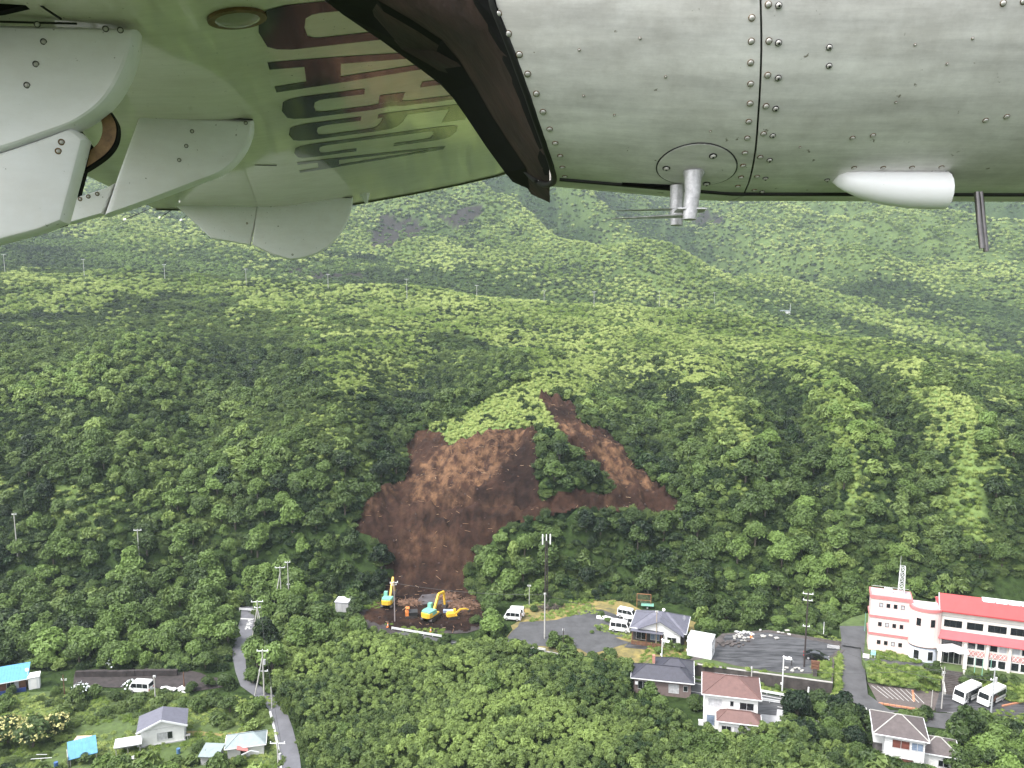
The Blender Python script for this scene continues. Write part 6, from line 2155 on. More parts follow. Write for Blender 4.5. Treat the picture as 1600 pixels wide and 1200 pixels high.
for poly, zt, n_ in (([(1357, 1034), (1470, 1048), (1468, 1080), (1360, 1066)], 0, 420), ([(1368, 1018), (1440, 1028), (1438, 1036), (1370, 1030)], ZH, 140), ([(1506, 1052), (1600, 1068), (1600, 1098), (1508, 1084)], 0, 380),
                    ([(1303, 1030), (1314, 1014), (1315, 1050), (1312, 1098), (1303, 1092)], 1, 160), ([(1270, 1036), (1298, 1030), (1299, 1062), (1272, 1056)], Z2, 120), ([(1080, 1036), (1216, 1052), (1240, 1056), (1080, 1040)], Z2, 90), ([(1085, 1058), (1310, 1094), (1312, 1103), (1190, 1081)], .1, 260)):
    x0, x1 = min(q[0] for q in poly), max(q[0] for q in poly); y0, y1 = min(q[1] for q in poly), max(q[1] for q in poly)
    c_ = 0
    while c_ < n_:
        ax, ay = rs.uniform(x0, x1), rs.uniform(y0, y1)
        c_ += 1
        if not in_poly([ax], [ay], poly)[0]:
            continue
        zz = zt if zt > 1.5 or zt == .1 else float(np.interp(ay, [1012, 1098], [2.3, .2])) if zt == 1 else float(np.interp(ay, [1040 + (ax - 1400) * .1, 1074 + (ax - 1400) * .1], [ZH, .3]))
        q = G(ax, ay, zz); r = rs.uniform(.3, .75)
        P.append((q.x, q.y, q.z - .05)); R.append((0, 0, rs.uniform(0, 6.28))); S.append((r, r, r * rs.uniform(.5, 1.1))); V.append(rs.randint(3)); T.append(np.clip(.25 + rs.normal() * .25, 0, 1))
grass = instancer('silver_grass', TUFTS, P, R, S, V, T)
print('COUNTS', len(near), len(forest.data.vertices), len(thicket.data.vertices), len(grass.data.vertices))
# ------------------------------------------------------------------ vehicles
def wheel(par, x, y, r, w=.2):
    mb = MB(); s = 1 if y > 0 else -1
    mb.tube([(x, y - w / 2, r), (x, y + w / 2, r)], r, 18)
    wl_ = mb.build('wheel', M_TYRE, par, 40)
    mb = MB(); mb.tube([(x, y + s * w / 2 - .03 * s, r), (x, y + s * (w / 2 + .015), r)], r * .62, 14); mb.build('rim', M_RIM, wl_, 40)

def vehicle(name, label, cat, loc, rz, prof, W, glass, shield, rear, wheels, r, paintm=M_CARW, group=None, stripe=None, lamps=(.55, .75)):
    """body lofted across its width from a side profile, with glazing, wheels, lamps and bumpers as parts"""
    t = thing(name, label, cat, loc, rz, group)
    L0, L1 = min(p[0] for p in prof), max(p[0] for p in prof)
    H = max(p[1] for p in prof)
    cx = (L0 + L1) / 2
    def ring(y, k):
        tum = lambda z: 1 if z < H * .55 else 1 - .10 * (z - H * .55) / (H * .45)
        return [Vector((cx + (x - cx) * k, y * tum(z), .06 * (1 - k) * 3 + z - (z - H * .5) * (1 - k))) for x, z in prof]
    mb = MB()
    mb.loft([ring(-W / 2, .955), ring(-W / 2 + .03, .985), ring(-W / 2 + .10, 1), ring(W / 2 - .10, 1), ring(W / 2 - .03, .985), ring(W / 2, .955)])
    body = mb.build('body', paintm, t, 32)
    def yy(z): return (W / 2) * (1 if z < H * .55 else 1 - .10 * (z - H * .55) / (H * .45))
    for s in (-1, 1):
        for poly in glass:
            mb = MB(); vs = [Vector((x, s * (yy(z) + .008), z)) for x, z in poly] + [Vector((x, s * (yy(z) - .03), z)) for x, z in poly]
            n_ = len(poly)
            mb.add(vs, [tuple(range(n_)), tuple(range(2 * n_ - 1, n_ - 1, -1))] + [(i, (i + 1) % n_, n_ + (i + 1) % n_, n_ + i) for i in range(n_)])
            mb.build('side_window', M_GLASS, t)
    for nm, q in (('windscreen', shield), ('rear_window', rear)):
        if not q: continue
        (xa, za), (xb, zb) = q
        s = .014 if nm == 'windscreen' else -.014
        vs = []
        for o in (s, -2 * s):
            vs += [Vector((xa + o, -yy(za) * .86, za)), Vector((xa + o, yy(za) * .86, za)), Vector((xb + o, yy(zb) * .84, zb)), Vector((xb + o, -yy(zb) * .84, zb))]
        mb = MB(); mb.add(vs, [(0, 1, 2, 3), (7, 6, 5, 4), (0, 4, 5, 1), (1, 5, 6, 2), (2, 6, 7, 3), (3, 7, 4, 0)])
        mb.build(nm, M_GLASS, t)
    for x in wheels:
        for s in (-1, 1): wheel(t, x, s * (W / 2 - .1), r)
    for s in (-1, 1):
        mb = MB(); mb.box((L1 - .02, s * W * .36, lamps[0]), (.1, W * .18, .16)); mb.build('headlight', M_LAMP, t)
        mb = MB(); mb.box((L0 + .02, s * W * .42, lamps[1]), (.1, W * .1, .26)); mb.build('tail_light', M_RLAMP, t)
        mb = MB(); mb.box((L1 - .75, s * (W / 2 + .1), H * .58), (.1, .16, .16)); mb.build('mirror', M_BUMP, t)
    mb = MB(); mb.box((L1 + .0, 0, .36), (.14, W * .94, .2)); mb.box((L0 - .0, 0, .36), (.14, W * .94, .2)); mb.build('bumper', M_BUMP if paintm is M_CARB else paintm, t)
    if stripe:
        mb = MB(); mb.box((cx, 0, stripe), (L1 - L0 - .3, W + .012, .1)); mb.build('stripe', M_BUMP, t)
    return t

KVAN = [(-1.65, .28), (1.6, .28), (1.68, .45), (1.66, .85), (1.5, 1.05), (1.15, 1.72), (.95, 1.84), (-1.5, 1.86), (-1.62, 1.75), (-1.68, 1.0)]
KG = [[(.35, 1.02), (1.32, 1.05), (1.05, 1.62), (.35, 1.66)], [(-.6, 1.02), (.27, 1.02), (.27, 1.66), (-.6, 1.66)], [(-1.5, 1.02), (-.68, 1.02), (-.68, 1.66), (-1.45, 1.66)]]
def kvan(label, px, py, z, deg, sc=1.15, paintm=M_CARW):
    p = G(px, py, z)
    t = vehicle('van', label, 'van', (p.x, p.y, z + .02), math.radians(deg), KVAN, 1.48, KG, ((1.56, 1.02), (1.2, 1.64)), ((-1.68, 1.05), (-1.645, 1.62)), (-1.05, 1.1), .29, paintm, 'white vans by the first car park')
    t.scale = (sc, sc, sc)
    return t
kvan('white van with a lilac-grey roofline parked beside the dark timber front of the grey-roofed house', 969, 986, .12, -18, 1.22)
kvan('small white van half hidden behind the front white van by the house', 986, 977, .12, -14, 1.0)
kvan('white van tilted in the weeds behind the house with grey roof', 979, 965, .3, -28, 1.12)
kvan('front white van of the two left of the first car park', 801, 968, .12, 168, 1.05)
kvan('rear white van of the two left of the first car park', 806, 962, .12, 172, 1.05)
p = G(221, 1080)
t = kvan('white boxy van half hidden by shrubs below the dark earth wall', 221, 1081, .1, 172, 1.15)
t['group'] = 'vans at lower left'
SED = [(-2.15, .28), (2.1, .28), (2.22, .45), (2.18, .72), (1.35, .92), (.55, 1.38), (.2, 1.44), (-1.0, 1.42), (-1.65, 1.02), (-2.15, .95), (-2.2, .6)]
p = G(1275, 1030, Z2)
vehicle('car', 'black hatchback parked at the edge of the second car park', 'car', (p.x, p.y, Z2 + .03), math.radians(-20), SED, 1.7,
        [[(.1, .95), (1.1, .95), (.5, 1.33), (.1, 1.36)], [(-1.3, .98), (.02, .95), (.02, 1.36), (-.95, 1.35)]], ((1.3, .95), (.62, 1.36)), ((-1.66, 1.03), (-1.1, 1.38)), (-1.35, 1.4), .32, M_CARB)
BUS = [(-2.95, .35), (2.9, .35), (3.0, .6), (2.98, 1.15), (2.72, 2.2), (2.5, 2.5), (-2.8, 2.55), (-2.95, 2.4), (-3.0, 1.2)]
def bus(label, px, py, deg, pattern):
    p = G(px, py, .1)
    g = [[(-2.7 + 1.1 * k, 1.25), (-2.7 + 1.1 * k + 1.02, 1.25), (-2.7 + 1.1 * k + 1.02, 2.1), (-2.7 + 1.1 * k, 2.1)] for k in range(4)] + [[(1.75, 1.1), (2.65, 1.1), (2.5, 2.1), (1.75, 2.1)]]
    t = vehicle('bus', label, 'bus', (p.x, p.y, .12), math.radians(deg), BUS, 2.1, g, ((2.96, 1.15), (2.74, 2.2)), ((-3.0, 1.35), (-2.97, 2.2)), (-1.75, 1.75), .38, M_CARW, 'white buses in the bus yard', pattern, (.7, 1.0))
    mb = MB(); mb.box((-.6, 0, 2.62), (1.6, 1.3, .16)); mb.build('roof_unit', M_WMETAL, t)
    mb = MB(); mb.box((1.2, 1.062, 1.15), (.8, .02, 1.7)); mb.box((1.2, -1.062, 1.15), (.8, .02, 1.7)); mb.build('door', M_GLASS, t)
    t.scale = (.92, 1, 1)
    return t
bus('left white bus, nearer the steps, with pale blue side', 1511, 1092, 212, .95)
bus('right white bus, nearer the road, with long dark windows', 1549, 1096, 212, .8)

# ------------------------------------------------------------------ machines in the yard
def excavator(label, px, py, z, deg, covm, bodym, sc, boom_up, stick=True):
    p = G(px, py, z)
    t = thing('excavator', label, 'excavator', (p.x, p.y, z), math.radians(deg), 'excavators in the yard')
    for s in (-1, 1):
        ring = [(-1.7, .15), (1.7, .15), (1.95, .45), (1.7, .8), (-1.7, .8), (-1.95, .45)]
        mb = MB(); mb.loft([[Vector((x, s * 1.05 - .26, q)) for x, q in ring], [Vector((x, s * 1.05 + .26, q)) for x, q in ring]])
        tr = mb.build('track', M_STEEL, t)
        mb = MB()
        for k in range(9): mb.box((-1.6 + .4 * k, s * 1.05, .83), (.14, .56, .06))
        mb.build('track_shoe', M_BUMP, tr)
    mb = MB(); mb.box((0, 0, .65), (2.2, 1.4, .5)); mb.tube([(0, 0, .85), (0, 0, 1.1)], .75, 16); mb.build('undercarriage', M_STEEL, t)
    cw = [(-2.1, -1.0), (-2.35, -.5), (-2.35, .5), (-2.1, 1.0), (-1.3, 1.2), (-1.3, -1.2)]
    mb = MB(); mb.prism(cw, 1.05, 1.95); mb.build('counterweight', bodym, t)
    mb = MB(); mb.box((-.1, 0, 1.22), (2.5, 2.4, .3)); mb.build('deck', bodym, t)
    mb = MB(); mb.loft([[Vector((-1.28, y, q)) for y, q in ((-1.2, 1.4), (1.2, 1.4), (1.12, 2.3), (-1.12, 2.3))], [Vector((.3, y, q)) for y, q in ((-1.2, 1.4), (1.2, 1.4), (1.1, 2.15), (-1.1, 2.15))]]); mb.build('engine_cover', covm, t)
    mb = MB(); mb.prism([(-2.0, -.95), (-2.0, .95), (-1.28, 1.1), (-1.28, -1.1)], 1.96, 2.26); mb.build('engine_hood', covm, t)
    mb = MB(); mb.loft([[Vector((x, y, 1.38)) for x, y in ((.32, .3), (1.4, .3), (1.4, 1.18), (.32, 1.18))], [Vector((x, y, 2.95)) for x, y in ((.38, .35), (1.15, .35), (1.15, 1.1), (.38, 1.1))]])
    cab = mb.build('cab', covm, t)
    mb = MB(); mb.box((.85, 1.17, 2.25), (.75, .06, .9)); mb.box((1.34, .74, 2.2), (.06, .68, .9), 0); mb.build('cab_window', M_GLASS, cab)
    mb = MB()
    pts = boom_up
    for a, b, w in ((pts[0], pts[1], .55), (pts[1], pts[2], .42)):
        mb.bar(a, b, .38, w)
    mb.build('boom', bodym, t)
    mb = MB(); mb.bar((.9, -.3, 1.5), Vector(pts[0]).lerp(Vector(pts[1]), .8) + Vector((.05, .26, -.3)), .14); mb.build('boom_cylinder', M_STEEL, t)
    if stick:
        mb = MB(); mb.bar(pts[2], pts[3], .3, .36); mb.build('stick', bodym, t)
        e = Vector(pts[3]); d = (Vector(pts[3]) - Vector(pts[2])).normalized()
        mb = MB(); pr = [(0, 0), (.55, .05), (.65, -.45), (.2, -.85), (-.35, -.6), (-.25, -.1)]
        mb.loft([[e + Vector((x, -.5, q)) for x, q in pr], [e + Vector((x, .5, q)) for x, q in pr]])
        bk_ = mb.build('bucket', M_STEEL, t)
        mb = MB()
        for k in range(4): mb.box((e.x - .1, e.y - .4 + .27 * k, e.z - .95), (.1, .08, .26))
        mb.build('bucket_tooth', M_STEEL, bk_)
    t.scale = (sc, sc, sc)
    return t
excavator('yellow excavator with pale green rear, boom raised straight, left of the yard pole', 607, 946, .15, 84, M_TEAL, M_YEL, .98, [(.6, -.25, 1.5), (2.2, -.25, 3.9), (3.6, -.25, 5.2), (4.6, -.25, 1.6)])
excavator('yellow excavator with pale green body and bent boom in the middle of the yard', 674, 967, .15, 62, M_TEAL, M_YEL, 1.05, [(.6, -.25, 1.5), (2.4, -.25, 4.4), (4.3, -.25, 4.2), (4.6, -.25, 1.4)])
excavator('small yellow excavator with arm stretched low beside the green bodied one', 708, 966, .15, 20, M_YEL, M_YEL, .62, [(.6, -.25, 1.5), (2.6, -.25, 3.0), (4.4, -.25, 2.9), (5.4, -.25, 2.4)])
# small orange tracked carrier
p = G(643, 964, .15)
t = thing('tracked_carrier', 'small orange tracked carrier with dark open skip between the excavators', 'carrier', (p.x, p.y, .15), math.radians(8))
for s in (-1, 1):
    ring = [(-1.1, .0), (1.1, .0), (1.3, .25), (1.1, .5), (-1.1, .5), (-1.3, .25)]
    mb = MB(); mb.loft([[Vector((x, s * .7 - .2, q)) for x, q in ring], [Vector((x, s * .7 + .2, q)) for x, q in ring]]); mb.build('track', M_STEEL, t)
mb = MB(); mb.loft([[Vector((x, y, .55)) for x, y in ((-.4, -.75), (1.1, -.75), (1.1, .75), (-.4, .75))], [Vector((x, y, 1.35)) for x, y in ((-.5, -.95), (1.3, -.95), (1.3, .95), (-.5, .95))]]); mb.build('skip', M_BUMP, t)
mb = MB(); mb.box((-.95, 0, .95), (.7, 1.3, .9)); mb.box((-1.0, .4, 1.7), (.12, .12, .8)); mb.box((-1.0, -.4, 1.7), (.12, .12, .8)); mb.box((-.8, 0, 2.1), (.8, 1.2, .1)); mb.build('engine_body', M_ORG, t)
mb = MB(); mb.box((-.6, 0, 1.5), (.1, .8, .5)); mb.build('seat_back', M_ORG, t)
# blue-handled tank and rubble by the small excavator
mb = MB(); mb.box((0, 0, .5), (2.6, .9, .12)); mb.box((0, -.4, .25), (2.5, .08, .5)); mb.box((0, .4, .25), (2.5, .08, .5))
o = mb.build('trestle', mat('pale_blue_steel', (.38, .44, .62), .5)); o.location = G(702, 957, .15); o.rotation_euler = (0, 0, math.radians(-4)); tag(o, 'pale blue low trestle behind the small yellow excavator', 'trestle')
# heaps of brush and roots
rs = np.random.RandomState(77)
def brush(label, px, py, w, n, z=.15, material=None):
    mb = MB()
    for k in range(n):
        a = rs.uniform(0, 6.28); q = w * math.sqrt(rs.uniform()) 
        c = Vector((math.cos(a) * q, math.sin(a) * q * .6, rs.uniform(0, 1) * (1 - q / w) * w * .55 + .1))
        d = Vector((rs.normal(), rs.normal(), rs.normal() * .35)).normalized() * rs.uniform(.5, 1.4)
        mb.bar(c - d, c + d, .06, .06)
    for k in range(int(n / 4)):
        a = rs.uniform(0, 6.28); q = w * .8 * math.sqrt(rs.uniform())
        mb.box((math.cos(a) * q, math.sin(a) * q * .6, .3 * (1 - q / w) * w * .5), (rs.uniform(.4, 1), rs.uniform(.4, 1), rs.uniform(.3, .9)), rs.uniform(0, 3), rx=rs.uniform(0, 1))
    o = mb.build('brush_pile', material or M_BRUSH)
    o.location = G(px, py, z)
    tag(o, label, 'brush pile', 'piles of felled brush')
    return o
M_BRUSH = mat('dead_brush', (.15, .085, .055), .9, scale=1.5, var=.5)
brush('wide pile of torn roots and brush at the right of the yard', 722, 948, 4.0, 260)
brush('low pile of brown brush behind the middle excavator', 640, 943, 2.6, 120)
brush('small brown brush heap right of the raised boom', 700, 934, 2.4, 110)
brush('dark heap of scrub beside the pole at the back of the first car park', 860, 950, 2.2, 120, .1, mat('scrub', (.06, .05, .04), .9, var=.5))

# boat hull on the grass, goal frame, green trailer
p = G(944, 966, .12)
t = thing('dinghy', 'small upturned white dinghy on the grass behind the first car park', 'boat', (p.x, p.y, .12), math.radians(-12))
mb = MB(); st_ = []
for x, w, h_ in ((-1.6, .45, .45), (-.8, .62, .6), (.2, .6, .62), (1.1, .38, .5), (1.7, .04, .3)):
    st_.append([Vector((x, math.cos(a) * w, math.sin(a) * h_)) for a in [math.pi * k / 8 for k in range(9)]])
mb.loft(st_); mb.build('hull', M_CARW, t, 50)
mb = MB(); mb.box((0, 0, -.02), (3.3, 1.3, .08)); mb.build('gunwale', M_BUMP, t)
p = G(995, 948, .1)
t = thing('mesh_frame', 'tall rusty mesh frame standing at the wood edge behind the house', 'frame', (p.x, p.y, .1), math.radians(-10))
mb = MB()
for x in (0, 3.0): mb.box((x, 0, 1.5), (.12, .12, 3.0))
mb.bar((0, 0, 3.0), (3.0, 0, 3.0), .12); mb.bar((0, 0, 1.6), (3.0, 0, 1.6), .08); mb.build('frame', mat('rusty_steel', (.26, .13, .06), .8, var=.3), t)
mb = MB()
for k in range(14): mb.bar((.1 + .21 * k, .02, .3), (.1 + .21 * k, .02, 3.0), .03)
for k in range(10): mb.bar((.06, -.02, .5 + .26 * k), (2.94, -.02, .5 + .26 * k), .03)
mb.build('mesh', M_BRNR, t)
p = G(1002, 951, .1)
t = thing('flat_trailer', 'green slatted trailer in front of the rusty mesh frame', 'trailer', (p.x, p.y, .1), math.radians(-10))
for k in range(4):
    mb = MB(); mb.box((1.3, .4 * k, .75), (2.7, .34, .08)); mb.build('slat', M_GREENP, t)
mb = MB(); mb.bar((.1, 0, .66), (.1, 1.3, .66), .1); mb.bar((2.5, 0, .66), (2.5, 1.3, .66), .1); mb.build('chassis', M_STEEL, t)
for y in (-.1, 1.3): wheel(t, 1.3, y, .3, .16)

# ------------------------------------------------------------------ poles, lamps, wires
POLES = []
def pole(label, p, h, rz=0.0, arms=((.25, 1.6),), r=.15, material=M_POLE, braces=0, box=False, group='utility poles', name='utility_pole', cat='pole'):
    t = thing(name, label, cat, p, rz, group)
    mb = MB(); mb.tube([(0, 0, -.6), (0, 0, h)], r, 12, 0, r * .62); pl_ = mb.build('shaft', material, t, 50)
    for k, (dz, w) in enumerate(arms):
        mb = MB(); mb.bar((-w / 2, .12, h - dz), (w / 2, .12, h - dz), .09, .1); ca = mb.build('crossarm', M_INSUL if r > .11 else M_RAIL, t)
        mb = MB()
        for j in range(3): 
            x = -w / 2 + .1 + (w - .2) * j / 2
            mb.tube([(x, .12, h - dz + .05), (x, .12, h - dz + .28)], .055, 8, 0, .075)
        mb.build('insulator', M_INSUL, ca, 50)
    if box:
        mb = MB(); mb.tube([(.3, 0, h - 2.6), (.3, 0, h - 1.7)], .22, 12); mb.build('transformer', M_PALEC, t, 50)
    for k in range(braces):
        a = (math.pi * .9, 0.1)[k % 2]
        mb = MB(); mb.tube([(math.cos(a) * 1.8, math.sin(a) * 1.8 - .6, -.3), (0, -.08, h * .85)], .11, 8); mb.build('brace', material, t, 50)
    POLES.append(t)
    return t
def gp(px, py): 
    q = G(px, py); return Vector((q.x, q.y, float(height(q.x, q.y))))
pole('pale concrete pole standing at the near edge of the first car park', G(851, 998), 9.6, 0, ((.3, .5),), .17)
pole('utility pole with white crossarm between the excavators', G(617, 972), 8.8, .3, ((.2, 1.7), (.7, 1.1)), .15, mat('brown_grey_pole', (.22, .19, .19), .8))
pole('tall pole rising from the wood at the far left', hit(29, 884), 11.5, .2, ((.2, 1.0),))
pole('pole with white insulators deep in the left wood', hit(219, 893), 9.5, .1, ((.2, 1.8),))
pole('braced double pole at the upper end of the narrow lane', hit(440, 948), 9.0, .1, ((.2, 2.2),), .14, M_POLE, 1)
pole('single pole right of the braced double pole in the wood', hit(452, 947), 10.0, .2, ((.3, 1.2), (5.4, .7)), .14)
pole('braced tripod pole beside the painted characters of the narrow lane', G(405, 1012), 9.6, .1, ((.2, 2.3), (1.4, 1.2)), .14, M_POLE, 2)
pole('pole with two white crossarms at the bend of the narrow lane', G(413, 1087), 8.4, 0, ((.2, 2.0), (3.9, 1.6)), .15, M_POLE, 1, True)
pole('short bare pole at the bend of the lane', G(425, 1108), 4.0, 0, (), .12, M_POLE)
pole('pole with a wide white crossarm at the bottom edge beside the lane', G(436, 1222), 6.2, 0, ((.2, 2.2),), .15, M_POLE, 0, True)
pole('pole with three crossarms beside the right bus', G(1546, 1141), 10.8, 0, ((2.2, 1.0), (.5, 1.5), (3.4, 1.6)), .15, mat('grey_steel_pole', (.34, .35, .36), .6), 0, True)
pole('slim grey post at the foot of the entrance steps', G(1471, 1108), 7.6, 0, ((1.2, .5),), .11, M_POLE)
pole('short grey post left of the buses', G(1455, 1108), 3.4, 0, (), .10, M_POLE)
pole('tall dark pole beside the black car', G(1256, 1050, 1.2), 15.2, -.3, ((.4, 1.8), (1.6, 1.6), (6.5, 1.2)), .17, M_DPOLE)
pole('grey pole in front of the dark retaining wall left of the reddish roof', G(1173, 1084), 5.0, 0, ((.3, .3),), .14, M_POLE)
pole('thin pole in the scrub at the back of the first car park', G(827, 946), 4.6, 0, ((.2, .8),), .09, M_POLE)
pole('dark post in the middle of the first car park', G(880, 1018), 4.8, 0, ((.5, .4),), .10, M_DPOLE)
pole('pole in front of the white gable of the grey-roofed house', G(1025, 1009), 7.2, 0, ((.3, .6),), .11, mat('tan_pole', (.33, .27, .2), .8))
pole('grey post between shrubs below the earth wall at left', G(243, 1094), 4.4, 0, ((.2, .5),), .12, M_POLE)
pole('wooden post at the left end of the earth wall', G(101, 1085), 3.6, 0, ((1.0, 1.0),), .10, M_WOOD)
pole('leaning wooden post at the right end of the earth wall', G(288, 1075), 3.0, 0, (), .12, M_WOOD)
pole('short white capped post at the wood edge left of the drive', G(1287, 986, ZH), 1.9, 0, (), .08, M_WMETAL)
pole('green post beside the pink wing at the top of the drive', G(1351, 986, ZH), 3.8, 0, (), .08, M_GREENP)
pole('white marker post in front of the retaining wall', G(1263, 1083), 1.1, 0, (), .22, M_WMETAL)
# poles along the ridge
RIDGE = [(8, 428, 9), (132, 434, 9), (258, 441, 8.5), (385, 447, 8), (513, 455, 8), (636, 471, 10.5), (745, 466, 6), (850, 476, 6.5), (928, 482, 8), (1030, 480, 10), (1116, 475, 7)]
ORD = ['by the left edge', 'second from the left', 'third from the left', 'fourth from the left', 'fifth from the left', 'above the left end of the landslide', 'above the landslide and right of the wing tip', 'below the nacelle end', 'below the antenna blades', 'directly below the antenna mast', 'rightmost, in front of the round hill']
for (x, y, h_), w in zip(RIDGE, ORD):
    q = hit(x, y)
    pole('distant pale ridge pole, ' + w, q, h_ + 1.5, 0, ((.2, 2.0),), .13, mat('pale_pole', (.42, .42, .42), .7) if x == 8 else bpy.data.materials['pale_pole'], group='poles along the plateau ridge')
# mobile phone mast
t = thing('phone_mast', 'tall dark mobile phone mast with white panel antennas', 'mast', gp(853, 938), .1)
mb = MB()
for a in range(3):
    q = a * 2.094
    mb.tube([(math.cos(q) * .42, math.sin(q) * .42, -.5), (math.cos(q) * .25, math.sin(q) * .25, 13.4)], .1, 8)
for k in range(14):
    for a in range(3):
        q, q2 = a * 2.094, (a + 1) * 2.094
        f, g_ = .42 - .17 * k / 14, .42 - .17 * (k + 1) / 14
        mb.bar((math.cos(q) * f, math.sin(q) * f, k * .95), (math.cos(q2) * g_, math.sin(q2) * g_, (k + 1) * .95), .06)
mb.build('lattice', M_DPOLE, t)
mb = MB(); mb.bar((-.9, 0, 13.1), (.9, 0, 13.1), .1); mb.bar((-.9, 0, 14.3), (.9, 0, 14.3), .1); mb.tube([(0, 0, 13), (0, 0, 15.4)], .08, 8); mb.build('head_frame', M_DPOLE, t)
for x in (-.85, .85, 0):
    mb = MB(); mb.box((x, -.2, 14.0 if x else 14.4), (.26 if x else .2, .16, 2.3 if x else 1.4)); mb.build('panel_antenna', M_INSUL, t)
# solar street lamps
def lamp(label, px, py, z, h):
    t = thing('solar_lamp', label, 'street lamp', G(px, py, z), math.radians(-20), 'white solar street lamps')
    mb = MB(); mb.tube([(0, 0, -.3), (0, 0, h)], .13, 12, 0, .10); mb.build('column', M_WMETAL, t, 50)
    mb = MB(); mb.box((.75, 0, h - .15), (1.1, .5, .06), 0, rx=.5); mb.bar((.1, 0, h - .3), (.5, 0, h - .2), .06); mb.build('solar_panel', M_WMETAL, t)
    mb = MB(); mb.dome((0, 0, h), (0, 0, 1), .2, .22, 12); mb.build('lamp_head', M_INSUL, t, 50)
    mb = MB(); mb.box((-.18, 0, 1.4), (.3, .25, .3)); mb.build('control_box', M_WMETAL, t)
lamp('white solar street lamp on the grass above the dark-roofed house', 1034, 1034, 0, 4.4)
lamp('white solar street lamp in front of the dark retaining wall', 1222, 1080, 0, 6.4)
# flagpoles
for x, y, w in ((1520, 1078, 'left'), (1532, 1080, 'middle'), (1545, 1078, 'right')):
    t = thing('flagpole', w + ' pale green flagpole of the three behind the buses', 'flagpole', G(x, y, .1), 0, 'flagpoles by the town hall')
    mb = MB(); mb.tube([(0, 0, 0), (0, 0, 6.2)], .07, 8, 0, .05); mb.build('shaft', M_GREENP, t, 50)
    mb = MB(); mb.dome((0, 0, 6.2), (0, 0, 1), .09, .12, 8); mb.build('finial', M_INSUL, t, 50)
# wires between poles near the town hall and along the lane
def wire(label, a, b, sag, group):
    mb = MB(); pts = []
    for k in range(13):
        f = k / 12
        pts.append(Vector(a).lerp(Vector(b), f) - Vector((0, 0, sag * 4 * f * (1 - f))))
    mb.tube(pts, .028, 4)
    o = mb.build('power_line', M_BUMP); tag(o, label, 'power line', group)
tall = Vector(G(1256, 1050, 1.2)); tri = Vector(G(1546, 1141)); red = Vector(G(1173, 1084))
wire('upper overhead line from the tall dark pole to the pole by the right bus', tall + Vector((0, 0, 8.6)), tri + Vector((0, 0, 8.4)), 1.3, 'overhead lines by the town hall')
wire('lower overhead line from the tall dark pole to the pole by the right bus', tall + Vector((0, 0, 7.0)), tri + Vector((0, 0, 7.2)), 1.5, 'overhead lines by the town hall')
wire('overhead line from the bend of the lane to the tripod pole', Vector(G(413, 1087)) + Vector((.6, 0, 8.2)), Vector(G(405, 1012)) + Vector((.6, 0, 9.2)), .6, 'overhead lines along the lane')
wire('overhead line from the bend of the lane to the bottom edge', Vector(G(413, 1087)) + Vector((.6, 0, 8.2)), Vector(G(436, 1222)) + Vector((.6, 0, 5.8)), .6, 'overhead lines along the lane')

lp_ = {k: Vector(G(*v)) for k, v in {'y': (617, 972), 'c': (851, 998), 'h': (1025, 1009), 'w': (1173, 1084), 's': (1471, 1108), 'p': (1455, 1108)}.items()}
for lab, a, za, b, zb in (('overhead line from the pole between the excavators to the pale car park pole', lp_['y'], 8.6, lp_['c'], 9.3), ('overhead line from the pale car park pole to the pole before the white gable', lp_['c'], 9.2, lp_['h'], 6.9),
                          ('overhead line from the white gable pole to the pole before the retaining wall', lp_['h'], 6.8, lp_['w'], 4.8), ('overhead line from the retaining wall pole to the slim post at the steps', lp_['w'], 4.7, lp_['s'], 7.2),
                          ('overhead line from the slim post at the steps to the pole by the right bus', lp_['s'], 7.3, tri, 9.6)):
    wire(lab, a + Vector((0, 0, za)), b + Vector((0, 0, zb)), .8, 'overhead lines along the road')

# ------------------------------------------------------------------ guard rails, cones, signs, odds and ends
def guard_rail(label, pts, z, posts=1.9, h=.75, rails=(.72, .45)):
    P_ = [G(q[0], q[1], z) for q in pts]
    t = thing('guard_rail', label, 'guard rail', P_[0], 0, 'roadside guard rails')
    o = P_[0]
    for rz_ in rails:
        mb = MB()
        for a, b in zip(P_[:-1], P_[1:]): mb.bar(a - o + Vector((0, 0, rz_)), b - o + Vector((0, 0, rz_)), .06, .16)
        mb.build('rail', M_WMETAL, t)
    for a, b in zip(P_[:-1], P_[1:]):
        n_ = max(1, int((b - a).length / posts))
        for k in range(n_ + 1):
            mb = MB(); q = a.lerp(b, k / n_) - o; mb.box((q.x, q.y + .07, h / 2), (.1, .08, h)); mb.build('post', M_RAIL, t)
guard_rail('white guard rail in front of the machine yard', [(612, 985), (648, 991), (690, 998)], 0)
guard_rail('white guard rail below the first car park', [(784, 1010), (815, 1014), (852, 1019)], 0)
guard_rail('white guard rail along the road left of the dark-roofed house', [(984, 1046), (1010, 1050), (1020, 1053)], 0)
guard_rail('long white guard rail along the road below the second car park', [(1178, 1082), (1240, 1093), (1300, 1104), (1312, 1107)], 0)
guard_rail('white guard rail at the bottom right by the road', [(1534, 1136), (1570, 1140), (1630, 1148)], 0)
guard_rail('white guard rail across the top end of the narrow lane', [(374, 955), (388, 956), (402, 958)], .1)
guard_rail('near side guard rail across the road from the house drive', [(1184, 1096), (1240, 1105), (1290, 1114)], 0)
